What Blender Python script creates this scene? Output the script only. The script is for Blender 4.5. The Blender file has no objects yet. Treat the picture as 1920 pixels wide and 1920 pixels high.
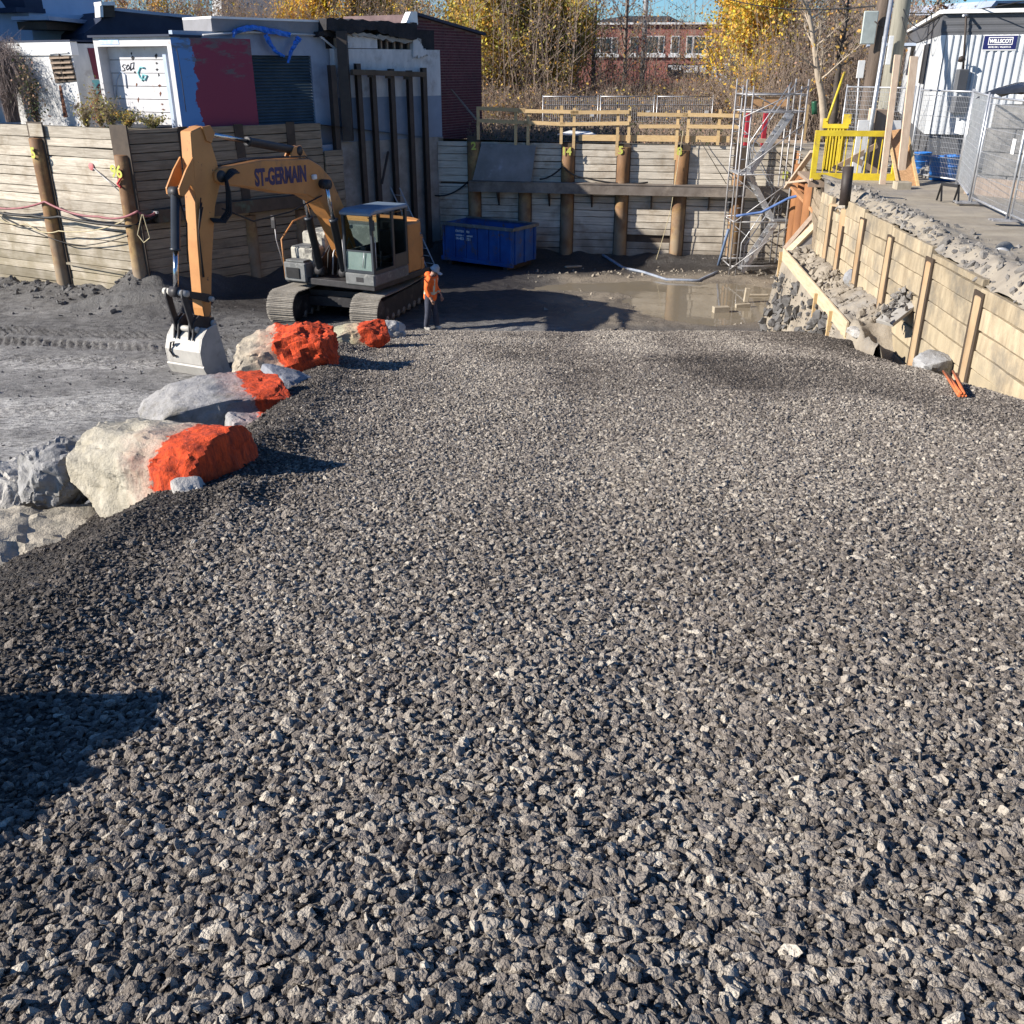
import bpy, bmesh, math, random
import numpy as np
from mathutils import Vector, Matrix, Euler, noise as mnoise

random.seed(7)
RNG = np.random.default_rng(11)
SC = bpy.context.scene
COL = SC.collection

# ------------------------------------------------------------------ camera, sky, sun, exposure
CAMZ = 6.55
PITCH = math.radians(25.0)
FPX = 1790.0                       # focal length in photograph pixels (1920 wide)
cam_d = bpy.data.cameras.new("camera")
cam_d.sensor_width = 36.0
cam_d.lens = 36.0 * FPX / 1920.0
cam_d.clip_start = 0.05
cam_d.clip_end = 3000
cam = bpy.data.objects.new("camera", cam_d)
cam.location = (0, 0, CAMZ)
cam.rotation_euler = (math.radians(90) - PITCH, 0, 0)
COL.objects.link(cam)
SC.camera = cam

SUN_DIR = Vector((1.0, 0.27, -0.52)).normalized()      # the way the light travels
SUN_EL = math.asin(-SUN_DIR.z)
world = bpy.data.worlds.new("World")
SC.world = world
world.use_nodes = True
wn = world.node_tree
wn.nodes.clear()
sky = wn.nodes.new("ShaderNodeTexSky")
sky.sky_type = 'NISHITA'
sky.sun_disc = False
sky.sun_elevation = SUN_EL
sky.sun_rotation = math.atan2(-SUN_DIR.x, -SUN_DIR.y)
sky.air_density = 1.0
sky.dust_density = 0.0
sky.ozone_density = 1.6
sky.altitude = 50
bg = wn.nodes.new("ShaderNodeBackground")
bg.inputs["Strength"].default_value = 0.052
wo = wn.nodes.new("ShaderNodeOutputWorld")
tint = wn.nodes.new("ShaderNodeMix"); tint.data_type = 'RGBA'; tint.blend_type = 'MULTIPLY'; tint.inputs[0].default_value = 1.0
tint.inputs[7].default_value = (0.56, 0.93, 1.4, 1)
wn.links.new(sky.outputs[0], tint.inputs[6]); wn.links.new(tint.outputs[2], bg.inputs[0])
wn.links.new(bg.outputs[0], wo.inputs[0])

sun_d = bpy.data.lights.new("sun", 'SUN')
sun_d.energy = 5.0
sun_d.angle = math.radians(0.5)
sun_d.color = (1.0, 0.93, 0.83)
sun = bpy.data.objects.new("sun", sun_d)
sun.rotation_euler = SUN_DIR.to_track_quat('-Z', 'Y').to_euler()
sun.location = (-40, -5, 30)
COL.objects.link(sun)

SC.view_settings.view_transform = 'Standard'
SC.view_settings.look = 'None'
SC.view_settings.exposure = 0.95
SC.view_settings.gamma = 1.0
SC.view_settings.use_curve_mapping = False

# ------------------------------------------------------------------ where things stand
_c, _s = math.cos(PITCH), math.sin(PITCH)
def ray(px, py):
    u = (px - 960) / FPX; v = (py - 960) / FPX
    return Vector((u, _c - v * _s, -_s - v * _c))
def PD(px, py, D):                  # point at ground distance D
    r = ray(px, py); t = D / r.y
    return Vector((r.x * t, D, CAMZ + r.z * t))
def PZ(px, py, z):                  # point on a level
    r = ray(px, py); t = (z - CAMZ) / r.z
    return Vector((r.x * t, r.y * t, z))
def PV(px, py, P, d):               # point on the upright plane through P along d
    r = ray(px, py); n = (-d[1], d[0])
    t = (P[0] * n[0] + P[1] * n[1]) / (r.x * n[0] + r.y * n[1])
    return Vector((r.x * t, r.y * t, CAMZ + r.z * t))

# ------------------------------------------------------------------ noise in numpy
def _hash(ix, iy, seed):
    h = (ix * 374761393 + iy * 668265263 + seed * 1442695041) & 0xFFFFFFFF
    h = ((h ^ (h >> 13)) * 1274126177) & 0xFFFFFFFF
    return ((h ^ (h >> 16)) & 0xFFFF) / 65535.0
def vnoise(x, y, seed=0):
    x = np.asarray(x, float); y = np.asarray(y, float)
    ix = np.floor(x).astype(np.int64); iy = np.floor(y).astype(np.int64)
    fx = x - ix; fy = y - iy
    fx = fx * fx * (3 - 2 * fx); fy = fy * fy * (3 - 2 * fy)
    a = _hash(ix, iy, seed); b = _hash(ix + 1, iy, seed)
    c = _hash(ix, iy + 1, seed); d = _hash(ix + 1, iy + 1, seed)
    return (a * (1 - fx) + b * fx) * (1 - fy) + (c * (1 - fx) + d * fx) * fy
def fbm(x, y, seed=0, oct=4):
    s = 0; a = 0.5; t = 0
    for k in range(oct):
        s = s + a * (vnoise(np.asarray(x) * 2 ** k, np.asarray(y) * 2 ** k, seed + k) - 0.5)
        t += a; a *= 0.5
    return s / t * 2
def sstep(a, b, x):
    t = np.clip((np.asarray(x, float) - a) / (b - a), 0, 1)
    return t * t * (3 - 2 * t)

# ------------------------------------------------------------------ meshes
class MB:
    def __init__(s):
        s.v = []; s.f = []; s.mi = []; s.sm = []
    def add(s, vs, fs, mi=0, smooth=False):
        o = len(s.v)
        s.v.extend([tuple(p) for p in vs])
        for f in fs:
            s.f.append(tuple(i + o for i in f)); s.mi.append(mi); s.sm.append(smooth)
        return s
    def box(s, c, size, R=None, mi=0):
        c = Vector(c); hx, hy, hz = size[0] / 2, size[1] / 2, size[2] / 2
        vs = []
        for z in (-hz, hz):
            for x, y in ((-hx, -hy), (hx, -hy), (hx, hy), (-hx, hy)):
                p = Vector((x, y, z))
                if R is not None: p = R @ p
                vs.append(c + p)
        return s.add(vs, [(0, 3, 2, 1), (4, 5, 6, 7), (0, 1, 5, 4), (1, 2, 6, 5), (2, 3, 7, 6), (3, 0, 4, 7)], mi)
    def beam(s, a, b, w, h, up=(0, 0, 1), mi=0):
        a = Vector(a); b = Vector(b); d = (b - a).normalized(); up = Vector(up)
        if abs(d.dot(up)) > 0.98: up = Vector((0, 1, 0)) if abs(d.y) < 0.9 else Vector((1, 0, 0))
        sd = d.cross(up).normalized(); u = sd.cross(d).normalized()
        vs = []
        for p in (a, b):
            for i, j in ((-1, -1), (1, -1), (1, 1), (-1, 1)):
                vs.append(p + sd * (i * w / 2) + u * (j * h / 2))
        return s.add(vs, [(0, 3, 2, 1), (4, 5, 6, 7), (0, 1, 5, 4), (1, 2, 6, 5), (2, 3, 7, 6), (3, 0, 4, 7)], mi)
    def tube(s, pts, r, n=8, mi=0, cap=True, smooth=True):
        pts = [Vector(p) for p in pts]
        if not isinstance(r, (list, tuple)): r = [r] * len(pts)
        d0 = (pts[1] - pts[0]).normalized()
        ref = Vector((0, 0, 1)) if abs(d0.z) < 0.9 else Vector((1, 0, 0))
        u = d0.cross(ref).normalized()
        vs = []
        for i, p in enumerate(pts):
            if i == 0: d = pts[1] - pts[0]
            elif i == len(pts) - 1: d = pts[-1] - pts[-2]
            else: d = pts[i + 1] - pts[i - 1]
            if d.length < 1e-9: d = d0
            d.normalize()
            u = (u - d * u.dot(d))
            if u.length < 1e-6: u = d.orthogonal()
            u.normalize(); w = d.cross(u)
            for k in range(n):
                t = 2 * math.pi * k / n
                vs.append(p + (u * math.cos(t) + w * math.sin(t)) * r[i])
        fs = []
        for i in range(len(pts) - 1):
            for k in range(n):
                fs.append((i * n + k, i * n + (k + 1) % n, (i + 1) * n + (k + 1) % n, (i + 1) * n + k))
        s.add(vs, fs, mi, smooth)
        if cap:
            o = len(s.v) - len(vs)
            s.f.append(tuple(o + k for k in reversed(range(n)))); s.mi.append(mi); s.sm.append(False)
            q = o + (len(pts) - 1) * n
            s.f.append(tuple(q + k for k in range(n))); s.mi.append(mi); s.sm.append(False)
        return s
    def prism(s, poly, off, mi=0):          # a flat outline pushed out by a vector
        poly = [Vector(p) for p in poly]; off = Vector(off); n = len(poly)
        vs = poly + [p + off for p in poly]
        fs = [tuple(reversed(range(n))), tuple(range(n, 2 * n))]
        fs += [(k, (k + 1) % n, n + (k + 1) % n, n + k) for k in range(n)]
        return s.add(vs, fs, mi)
    def lathe(s, prof, c=(0, 0, 0), n=16, mi=0, R=None, smooth=True):
        c = Vector(c); vs = []
        for r, z in prof:
            for k in range(n):
                t = 2 * math.pi * k / n
                p = Vector((r * math.cos(t), r * math.sin(t), z))
                if R is not None: p = R @ p
                vs.append(c + p)
        fs = []
        for i in range(len(prof) - 1):
            for k in range(n):
                fs.append((i * n + k, i * n + (k + 1) % n, (i + 1) * n + (k + 1) % n, (i + 1) * n + k))
        s.add(vs, fs, mi, smooth)
        return s
    def quad(s, a, b, c, d, mi=0):
        return s.add([a, b, c, d], [(0, 1, 2, 3)], mi)
    def mesh(s, name, mats, bevel=0):
        me = bpy.data.meshes.new(name)
        me.from_pydata(s.v, [], s.f)
        if not isinstance(mats, (list, tuple)): mats = [mats]
        for m in mats: me.materials.append(m)
        me.polygons.foreach_set("material_index", s.mi)
        me.polygons.foreach_set("use_smooth", s.sm)
        if bevel:
            bm = bmesh.new(); bm.from_mesh(me)
            bmesh.ops.recalc_face_normals(bm, faces=bm.faces)
            es = [e for e in bm.edges if len(e.link_faces) == 2 and e.calc_face_angle(0) > 0.5]
            bmesh.ops.bevel(bm, geom=es, offset=bevel, segments=1, affect='EDGES', clamp_overlap=True)
            bm.to_mesh(me); bm.free()
        me.update()
        return me
    def build(s, name, mats, parent=None, bevel=0, local=None):
        me = s.mesh(name, mats, bevel)
        return link(name, me, parent, local)

def link(name, me, parent=None, local=None):
    o = bpy.data.objects.new(name, me)
    COL.objects.link(o)
    if parent is not None:
        o.parent = parent
    if local is not None: o.matrix_local = local
    return o
def tag(o, label=None, cat=None, group=None, kind=None):
    if label: o["label"] = label
    if cat: o["category"] = cat
    if group: o["group"] = group
    if kind: o["kind"] = kind
    return o
def thing(name, label, cat, loc=(0, 0, 0), rz=0.0, group=None, rot=None):
    o = bpy.data.objects.new(name, None)
    o.empty_display_size = 0.2
    COL.objects.link(o)
    o.location = loc
    o.rotation_euler = rot if rot is not None else (0, 0, rz)
    tag(o, label, cat, group)
    return o
def grid_mesh(name, X, Y, Z, mats, smooth=True, keep=None):
    ny, nx = X.shape
    v = np.stack([X, Y, Z], -1).reshape(-1, 3)
    i = np.arange(ny * nx).reshape(ny, nx)
    f = np.stack([i[:-1, :-1], i[:-1, 1:], i[1:, 1:], i[1:, :-1]], -1).reshape(-1, 4)
    if keep is not None:
        k = keep.reshape(-1); f = f[k[f].any(1)]
    me = bpy.data.meshes.new(name)
    me.vertices.add(len(v)); me.vertices.foreach_set("co", v.astype(np.float32).ravel())
    me.loops.add(len(f) * 4); me.loops.foreach_set("vertex_index", f.astype(np.int32).ravel())
    me.polygons.add(len(f)); me.polygons.foreach_set("loop_start", np.arange(0, len(f) * 4, 4, dtype=np.int32))
    me.polygons.foreach_set("loop_total", np.full(len(f), 4, np.int32))
    me.polygons.foreach_set("use_smooth", np.full(len(f), smooth))
    me.update(calc_edges=True)
    if not isinstance(mats, (list, tuple)): mats = [mats]
    for m in mats: me.materials.append(m)
    return me
def text_mesh(name, txt, size, mat, depth=0.004, parent=None, loc=(0, 0, 0), rot=(0, 0, 0), sx=1.0, bold=0.0, align='LEFT', mtx=None):
    cu = bpy.data.curves.new(name, 'FONT')
    cu.body = txt; cu.size = size; cu.extrude = depth; cu.offset = bold; cu.align_x = align
    cu.resolution_u = 3
    t = bpy.data.objects.new(name, cu)
    COL.objects.link(t)
    dg = bpy.context.evaluated_depsgraph_get()
    me = bpy.data.meshes.new_from_object(t.evaluated_get(dg))
    bpy.data.objects.remove(t); bpy.data.curves.remove(cu)
    me.materials.clear(); me.materials.append(mat)
    me.name = name
    o = link(name, me, parent)
    if mtx is not None:
        o.matrix_local = mtx @ Matrix.Diagonal((sx, 1, 1, 1))
    else:
        o.location = loc; o.rotation_euler = rot; o.scale = (sx, 1, 1)
    return o

# ------------------------------------------------------------------ materials
def _n(nt, t, **kw):
    n = nt.nodes.new(t)
    for k, v in kw.items(): setattr(n, k, v)
    return n
def mat(name, c1, c2=None, scale=4.0, rough=0.8, metal=0.0, bump=0.0, bscale=None, stretch=None, obj=False,
        c3=None, s3=None, t3=(0.5, 0.7), rnd=0.0, detail=6.0, spec=0.3, low=None, lowz=None, alpha=None, trans=None, coat=0.0,
        ramp=(0.35, 0.65)):
    m = bpy.data.materials.new(name); m.use_nodes = True
    nt = m.node_tree; L = nt.links
    b = nt.nodes["Principled BSDF"]
    b.inputs["Roughness"].default_value = rough
    b.inputs["Metallic"].default_value = metal
    b.inputs["Specular IOR Level"].default_value = spec
    b.inputs["Coat Weight"].default_value = coat
    if c2 is None: c2 = tuple(x * 0.75 for x in c1)
    if obj:
        tc = _n(nt, "ShaderNodeTexCoord").outputs["Object"]
    else:
        tc = _n(nt, "ShaderNodeNewGeometry").outputs["Position"]
    mp = _n(nt, "ShaderNodeMapping")
    mp.inputs["Scale"].default_value = stretch if stretch else (1, 1, 1)
    L.new(tc, mp.inputs["Vector"])
    oi = None
    if rnd:
        oi = _n(nt, "ShaderNodeObjectInfo")
        cb = _n(nt, "ShaderNodeVectorMath", operation='SCALE'); cb.inputs[0].default_value = (17, 31, 11)
        L.new(oi.outputs["Random"], cb.inputs["Scale"])
        L.new(cb.outputs[0], mp.inputs["Location"])
    nz = _n(nt, "ShaderNodeTexNoise"); nz.inputs["Scale"].default_value = scale
    nz.inputs["Detail"].default_value = detail; nz.inputs["Roughness"].default_value = 0.65
    L.new(mp.outputs[0], nz.inputs["Vector"])
    rp = _n(nt, "ShaderNodeValToRGB")
    rp.color_ramp.elements[0].position = ramp[0]; rp.color_ramp.elements[0].color = (*c2, 1)
    rp.color_ramp.elements[1].position = ramp[1]; rp.color_ramp.elements[1].color = (*c1, 1)
    L.new(nz.outputs["Fac"], rp.inputs[0])
    col = rp.outputs[0]
    def mix(fac, a, bcol, mode='MIX'):
        x = _n(nt, "ShaderNodeMix", data_type='RGBA', blend_type=mode)
        if isinstance(fac, float): x.inputs[0].default_value = fac
        else: L.new(fac, x.inputs[0])
        L.new(a, x.inputs[6])
        if isinstance(bcol, tuple): x.inputs[7].default_value = (*bcol, 1)
        else: L.new(bcol, x.inputs[7])
        return x.outputs[2]
    if c3 is not None:
        n3 = _n(nt, "ShaderNodeTexNoise"); n3.inputs["Scale"].default_value = s3 or scale * 0.3
        n3.inputs["Detail"].default_value = 5; n3.inputs["Roughness"].default_value = 0.7
        L.new(tc, n3.inputs["Vector"])
        r3 = _n(nt, "ShaderNodeMapRange"); r3.inputs[1].default_value = t3[0]; r3.inputs[2].default_value = t3[1]
        L.new(n3.outputs["Fac"], r3.inputs[0])
        col = mix(r3.outputs[0], col, c3)
    if low is not None:                     # splashed mud up to a level
        gp = _n(nt, "ShaderNodeNewGeometry"); sp = _n(nt, "ShaderNodeSeparateXYZ")
        L.new(gp.outputs["Position"], sp.inputs[0])
        n4 = _n(nt, "ShaderNodeTexNoise"); n4.inputs["Scale"].default_value = 1.7; n4.inputs["Detail"].default_value = 7
        L.new(gp.outputs["Position"], n4.inputs["Vector"])
        ad = _n(nt, "ShaderNodeMath", operation='MULTIPLY_ADD')
        L.new(n4.outputs["Fac"], ad.inputs[0]); ad.inputs[1].default_value = 3.0 * (lowz[1] - lowz[0]); L.new(sp.outputs["Z"], ad.inputs[2])
        rr = _n(nt, "ShaderNodeMapRange"); o4 = 1.5 * (lowz[1] - lowz[0])
        rr.inputs[1].default_value = lowz[0] + o4; rr.inputs[2].default_value = lowz[1] + o4
        rr.inputs[3].default_value = 0.75; rr.inputs[4].default_value = 0.0
        L.new(ad.outputs[0], rr.inputs[0])
        col = mix(rr.outputs[0], col, low)
    if rnd:
        mr = _n(nt, "ShaderNodeMapRange"); mr.inputs[3].default_value = 1 - rnd; mr.inputs[4].default_value = 1 + rnd
        L.new(oi.outputs["Random"], mr.inputs[0])
        sc = _n(nt, "ShaderNodeVectorMath", operation='SCALE')
        L.new(col, sc.inputs[0]); L.new(mr.outputs[0], sc.inputs["Scale"])
        col = sc.outputs[0]
    L.new(col, b.inputs["Base Color"])
    if bump:
        nb = _n(nt, "ShaderNodeTexNoise"); nb.inputs["Scale"].default_value = bscale or scale * 3
        nb.inputs["Detail"].default_value = 6; nb.inputs["Roughness"].default_value = 0.7
        L.new(mp.outputs[0], nb.inputs["Vector"])
        bp = _n(nt, "ShaderNodeBump"); bp.inputs["Strength"].default_value = 1.0; bp.inputs["Distance"].default_value = bump
        L.new(nb.outputs["Fac"], bp.inputs["Height"])
        L.new(bp.outputs[0], b.inputs["Normal"])
    if trans: b.inputs["Transmission Weight"].default_value = trans
    if alpha is not None: b.inputs["Alpha"].default_value = alpha
    return m
def glass_mat(name, tint=(0.62, 0.7, 0.68)):
    m = bpy.data.materials.new(name); m.use_nodes = True
    nt = m.node_tree; L = nt.links
    b = nt.nodes["Principled BSDF"]
    b.inputs["Base Color"].default_value = (*tint, 1); b.inputs["Roughness"].default_value = 0.06
    b.inputs["Transmission Weight"].default_value = 1.0; b.inputs["IOR"].default_value = 1.03
    b.inputs["Specular IOR Level"].default_value = 0.5
    return m
M = {}
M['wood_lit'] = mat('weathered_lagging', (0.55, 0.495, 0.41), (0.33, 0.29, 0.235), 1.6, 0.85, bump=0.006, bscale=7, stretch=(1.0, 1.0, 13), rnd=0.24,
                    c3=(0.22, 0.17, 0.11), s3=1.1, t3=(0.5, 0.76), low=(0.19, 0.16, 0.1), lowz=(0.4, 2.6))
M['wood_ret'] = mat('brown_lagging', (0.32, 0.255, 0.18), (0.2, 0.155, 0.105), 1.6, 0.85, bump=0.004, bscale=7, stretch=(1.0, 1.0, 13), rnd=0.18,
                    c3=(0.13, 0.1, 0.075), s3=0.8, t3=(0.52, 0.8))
M['wood_back'] = mat('grey_lagging', (0.56, 0.51, 0.43), (0.38, 0.34, 0.28), 1.6, 0.85, bump=0.004, bscale=7, stretch=(1.0, 1.0, 13), rnd=0.16,
                     c3=(0.22, 0.17, 0.115), s3=0.7, t3=(0.5, 0.75), low=(0.16, 0.13, 0.1), lowz=(0.0, 1.6))
M['wood_right'] = mat('tan_lagging', (0.42, 0.345, 0.235), (0.25, 0.2, 0.135), 2.2, 0.9, bump=0.014, bscale=5, stretch=(2.4, 2.4, 0.7), rnd=0.16,
                      c3=(0.17, 0.15, 0.12), s3=1.3, t3=(0.47, 0.68), detail=9, low=(0.36, 0.3, 0.2), lowz=(2.0, 2.9))
M['lumber'] = mat('new_lumber', (0.56, 0.4, 0.21), (0.45, 0.31, 0.155), 3, 0.7, bump=0.001, stretch=(2, 2, 8), rnd=0.12)
M['lumber_pale'] = mat('pale_stud', (0.55, 0.43, 0.32), (0.44, 0.33, 0.24), 2, 0.7, stretch=(6, 6, 1), rnd=0.1)
M['osb'] = mat('sheathing_board', (0.55, 0.33, 0.17), (0.36, 0.2, 0.095), 22, 0.75, stretch=(1, 1, 3), detail=3)
M['ply_grey'] = mat('grey_plywood', (0.23, 0.22, 0.22), (0.16, 0.155, 0.15), 1.5, 0.8, c3=(0.36, 0.37, 0.4), s3=0.9, t3=(0.55, 0.75))
M['pile'] = mat('rusty_pile', (0.25, 0.135, 0.06), (0.12, 0.066, 0.036), 2.2, 0.7, bump=0.004, stretch=(1, 1, 0.35), c3=(0.33, 0.22, 0.09), s3=1.2, t3=(0.5, 0.68),
                low=(0.27, 0.22, 0.16), lowz=(0.0, 2.6))
M['pile_tan'] = mat('dusty_pile', (0.42, 0.31, 0.19), (0.29, 0.2, 0.115), 2.2, 0.8, bump=0.006, stretch=(1, 1, 0.4), c3=(0.36, 0.2, 0.1), s3=1.0, t3=(0.52, 0.7))
M['pile_orange'] = mat('orange_rust_pile', (0.33, 0.15, 0.06), (0.2, 0.085, 0.035), 2.2, 0.75, bump=0.004, stretch=(1, 1, 0.4))
M['flange'] = mat('dark_flange', (0.075, 0.055, 0.04), (0.045, 0.033, 0.025), 3, 0.65, bump=0.002)
M['steel_dark'] = mat('dark_steel', (0.05, 0.038, 0.032), (0.03, 0.022, 0.02), 3, 0.6, spec=0.4)
M['wale'] = mat('wale_steel', (0.19, 0.165, 0.145), (0.11, 0.09, 0.075), 1.5, 0.7, bump=0.003, c3=(0.28, 0.24, 0.2), s3=0.8)
M['wale_brown'] = mat('brown_wale', (0.115, 0.085, 0.06), (0.07, 0.05, 0.035), 1.5, 0.75, c3=(0.1, 0.13, 0.09), s3=2.0, t3=(0.58, 0.7))
M['galv'] = mat('galvanised_steel', (0.52, 0.53, 0.55), (0.36, 0.37, 0.39), 9, 0.42, metal=0.55, spec=0.5)
M['galv_dull'] = mat('scaffold_steel', (0.4, 0.4, 0.41), (0.25, 0.24, 0.24), 7, 0.5, metal=0.4, spec=0.5)
M['black'] = mat('black_rubber', (0.02, 0.02, 0.022), (0.012, 0.012, 0.013), 5, 0.55)
M['paint_yellow_green'] = mat('yellow_green_spray', (0.5, 0.52, 0.09), (0.38, 0.4, 0.1), 14, 0.7)
M['paint_pink'] = mat('pink_spray', (0.62, 0.2, 0.2), None, 14, 0.7)
M['white'] = mat('white_paint', (0.78, 0.78, 0.77), (0.68, 0.68, 0.67), 3, 0.5)
M['navy'] = mat('navy_paint', (0.016, 0.02, 0.105), (0.012, 0.015, 0.08), 3, 0.4)
M['concrete'] = mat('grey_concrete', (0.34, 0.325, 0.3), (0.24, 0.225, 0.205), 2.5, 0.85, bump=0.006, c3=(0.17, 0.15, 0.13), s3=0.8, t3=(0.52, 0.72))
M['brown_cloth'] = mat('brown_timber', (0.33, 0.25, 0.19), (0.24, 0.18, 0.135), 3, 0.8, stretch=(5, 5, 1))

# ================================================================== THE GROUND
A_ = Vector((-26.0, 36.9)); B_ = Vector((-10.88, 28.7)); D_ = Vector((-2.75, 37.1))
E_ = Vector((9.8, 34.75)); F_ = Vector((7.35, 23.6)); G_ = Vector((6.77, 12.6)); H_ = Vector((6.3, 3.7))
def wall_x(y): return 6.77 + 0.0527 * (np.asarray(y, float) - 12.6)

def xl_of(y):
    y = np.asarray(y, float)
    return -2.3 - 0.75 * sstep(7, 16, y) + 0.15 * fbm(y * 0.5, y * 0 + 3.3, 5, 3)
def ramp_z(x, y, fine=True):
    x = np.asarray(x, float); y = np.asarray(y, float)
    z = 4.95 - 0.174 * y - 0.86 * sstep(19.6, 24.6, y)
    z = z + 0.05 * fbm(x * 0.35, y * 0.35, 21, 3)
    if fine: z = z + 0.022 * fbm(x * 1.7, y * 1.7, 31, 3)
    # wheel ruts along the ramp
    z = z - 0.03 * np.exp(-((x - 0.4 - 0.04 * y) / 0.35) ** 2) - 0.03 * np.exp(-((x - 2.5 - 0.04 * y) / 0.35) ** 2)
    xl = xl_of(y)
    d = xl - x
    z = z + 0.10 * np.exp(-((d + 0.25) / 0.35) ** 2) * sstep(2, 5, y)
    z = z + 0.09 * fbm(x * 1.3, y * 1.1, 43, 4) * sstep(-1.6, -0.3, d)
    # a machine track pressed into the crest
    t = np.exp(-(((x + 2.05 + 0.13 * (y - 5)) / 0.24) ** 4)) * sstep(3.6, 4.4, y) * (1 - sstep(6.2, 6.9, y))
    z = z - 0.07 * t
    dd = np.clip(d, 0, None)
    z = z - 0.42 * dd - 0.22 * np.clip(dd - 1.2, 0, None) - 0.3 * np.clip(dd - 3.0, 0, None)
    z = z + 0.12 * fbm(x * 0.9, y * 0.9, 41, 4) * sstep(0, 0.6, dd)
    # trough along the shoring on the right
    wx = wall_x(y)
    tr = np.exp(-(((wx - x - 0.25) / 0.45) ** 2)) * sstep(13.3, 14.6, y) * (1 - sstep(16.8, 17.6, y))
    z = z - 0.75 * tr
    z = z - 0.42 * np.exp(-((wx - x) / 0.6) ** 2) * sstep(8.5, 11.5, y) * (1 - sstep(13.0, 14.4, y))
    z = z + 0.5 * np.exp(-((x - 2.4) / 1.5) ** 2) * sstep(22.3, 24.2, y) * (0.7 + 0.6 * vnoise(x * 2, y * 2, 47))
    z = z - 0.5 * np.clip(x - 6.15, 0, None) * sstep(17.5, 18.5, y)
    return np.maximum(z, -0.35)

def spaced(lo, hi, f0, f1, fine, coarse):
    a = list(np.arange(f0, f1 + 1e-6, fine))
    x = f0; st = fine
    left = []
    while x > lo:
        st = min(st * 1.25, coarse); x -= st; left.append(max(x, lo))
    x = a[-1]; st = fine; right = []
    while x < hi:
        st = min(st * 1.25, coarse); x += st; right.append(min(x, hi))
    return np.array(left[::-1] + a + right)

def floor_z(x, y):
    z = 0.07 + 0.05 * fbm(x * 0.3, y * 0.3, 1, 3) + 0.03 * fbm(x * 1.5, y * 1.5, 2, 4)
    rough = 0.6 + 0.8 * vnoise(x * 0.4, y * 0.4, 77)
    z = z + 0.03 * rough * fbm(x * 5, y * 5, 3, 3)
    px = (x - 6.4) / 3.6; py = (y - 29.2) / 2.9
    pr = px * px + py * py + 0.5 * fbm(x * 0.55, y * 0.55, 9, 4)
    z = z - 0.2 * (1 - sstep(0.45, 1.25, pr))
    pr2 = ((x - 3.0) / 4.2) ** 2 + ((y - 31.6) / 1.1) ** 2 + 0.7 * fbm(x * 0.6, y * 0.6, 19, 4)
    z = z - 0.09 * (1 - sstep(0.3, 1.0, pr2))
    pr3 = ((x + 5.9) / 1.3) ** 2 + ((y - 21.6) / 0.5) ** 2 + 0.5 * fbm(x * 0.9, y * 0.9, 29, 3)
    z = z - 0.13 * (1 - sstep(0.4, 1.0, pr3))
    # crawler prints running across the left of the pit
    for (y0, k, w, ph) in ((25.4, -0.16, 0.42, 0.3), (22.7, -0.13, 0.36, -0.3), (24.3, -0.2, 0.38, 0.15), (18.6, 0.1, 0.4, 0.25), (20.2, -0.04, 0.4, -0.2)):
        yy = y - (y0 + k * (x + 12) + 0.02 * (x + 12) ** 2 * 0.3)
        band = np.exp(-(yy / w) ** 6) * sstep(-30, -22, x) * (1 - sstep(-6.5, -5.0, x)) * sstep(0.1, 0.45, vnoise(x * 0.35 + y0, y * 0.2, 55))
        z = z + band * (0.05 * np.sin((x + yy * ph * 3) * 2 * math.pi / 0.23) - 0.03)
    # mud heaped along the foot of the left shoring
    n = Vector((-(B_ - A_).y, (B_ - A_).x)).normalized()
    dl = -((x - B_.x) * n.x + (y - B_.y) * n.y)
    z = z + (0.28 + 0.5 * fbm(x * 0.7, y * 0.7, 61, 3)) * np.exp(-(dl / 0.9) ** 2) * (0.5 + vnoise(x * 1.1, y * 1.1, 62)) * (x < -9.5)
    z = z + 0.10 * np.abs(fbm(x * 2.6, y * 2.6, 63, 3)) * np.exp(-(dl / 1.7) ** 2) * (x < -9.5)
    # heap before the long return wall and along the far wall
    n2 = Vector((-(D_ - B_).y, (D_ - B_).x)).normalized()
    d2 = -((x - B_.x) * n2.x + (y - B_.y) * n2.y)
    z = z + (0.55 + 0.5 * fbm(x * 0.6, y * 0.6, 71, 3)) * np.exp(-((d2 + 0.1) / 0.8) ** 2) * (y > 28)
    n3 = Vector((-(E_ - D_).y, (E_ - D_).x)).normalized()
    d3 = -((x - D_.x) * n3.x + (y - D_.y) * n3.y)
    z = z + (0.22 + 0.3 * fbm(x * 0.8, y * 0.8, 81, 3)) * np.exp(-(d3 / 0.7) ** 2) * (y > 30)
    return z

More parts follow.
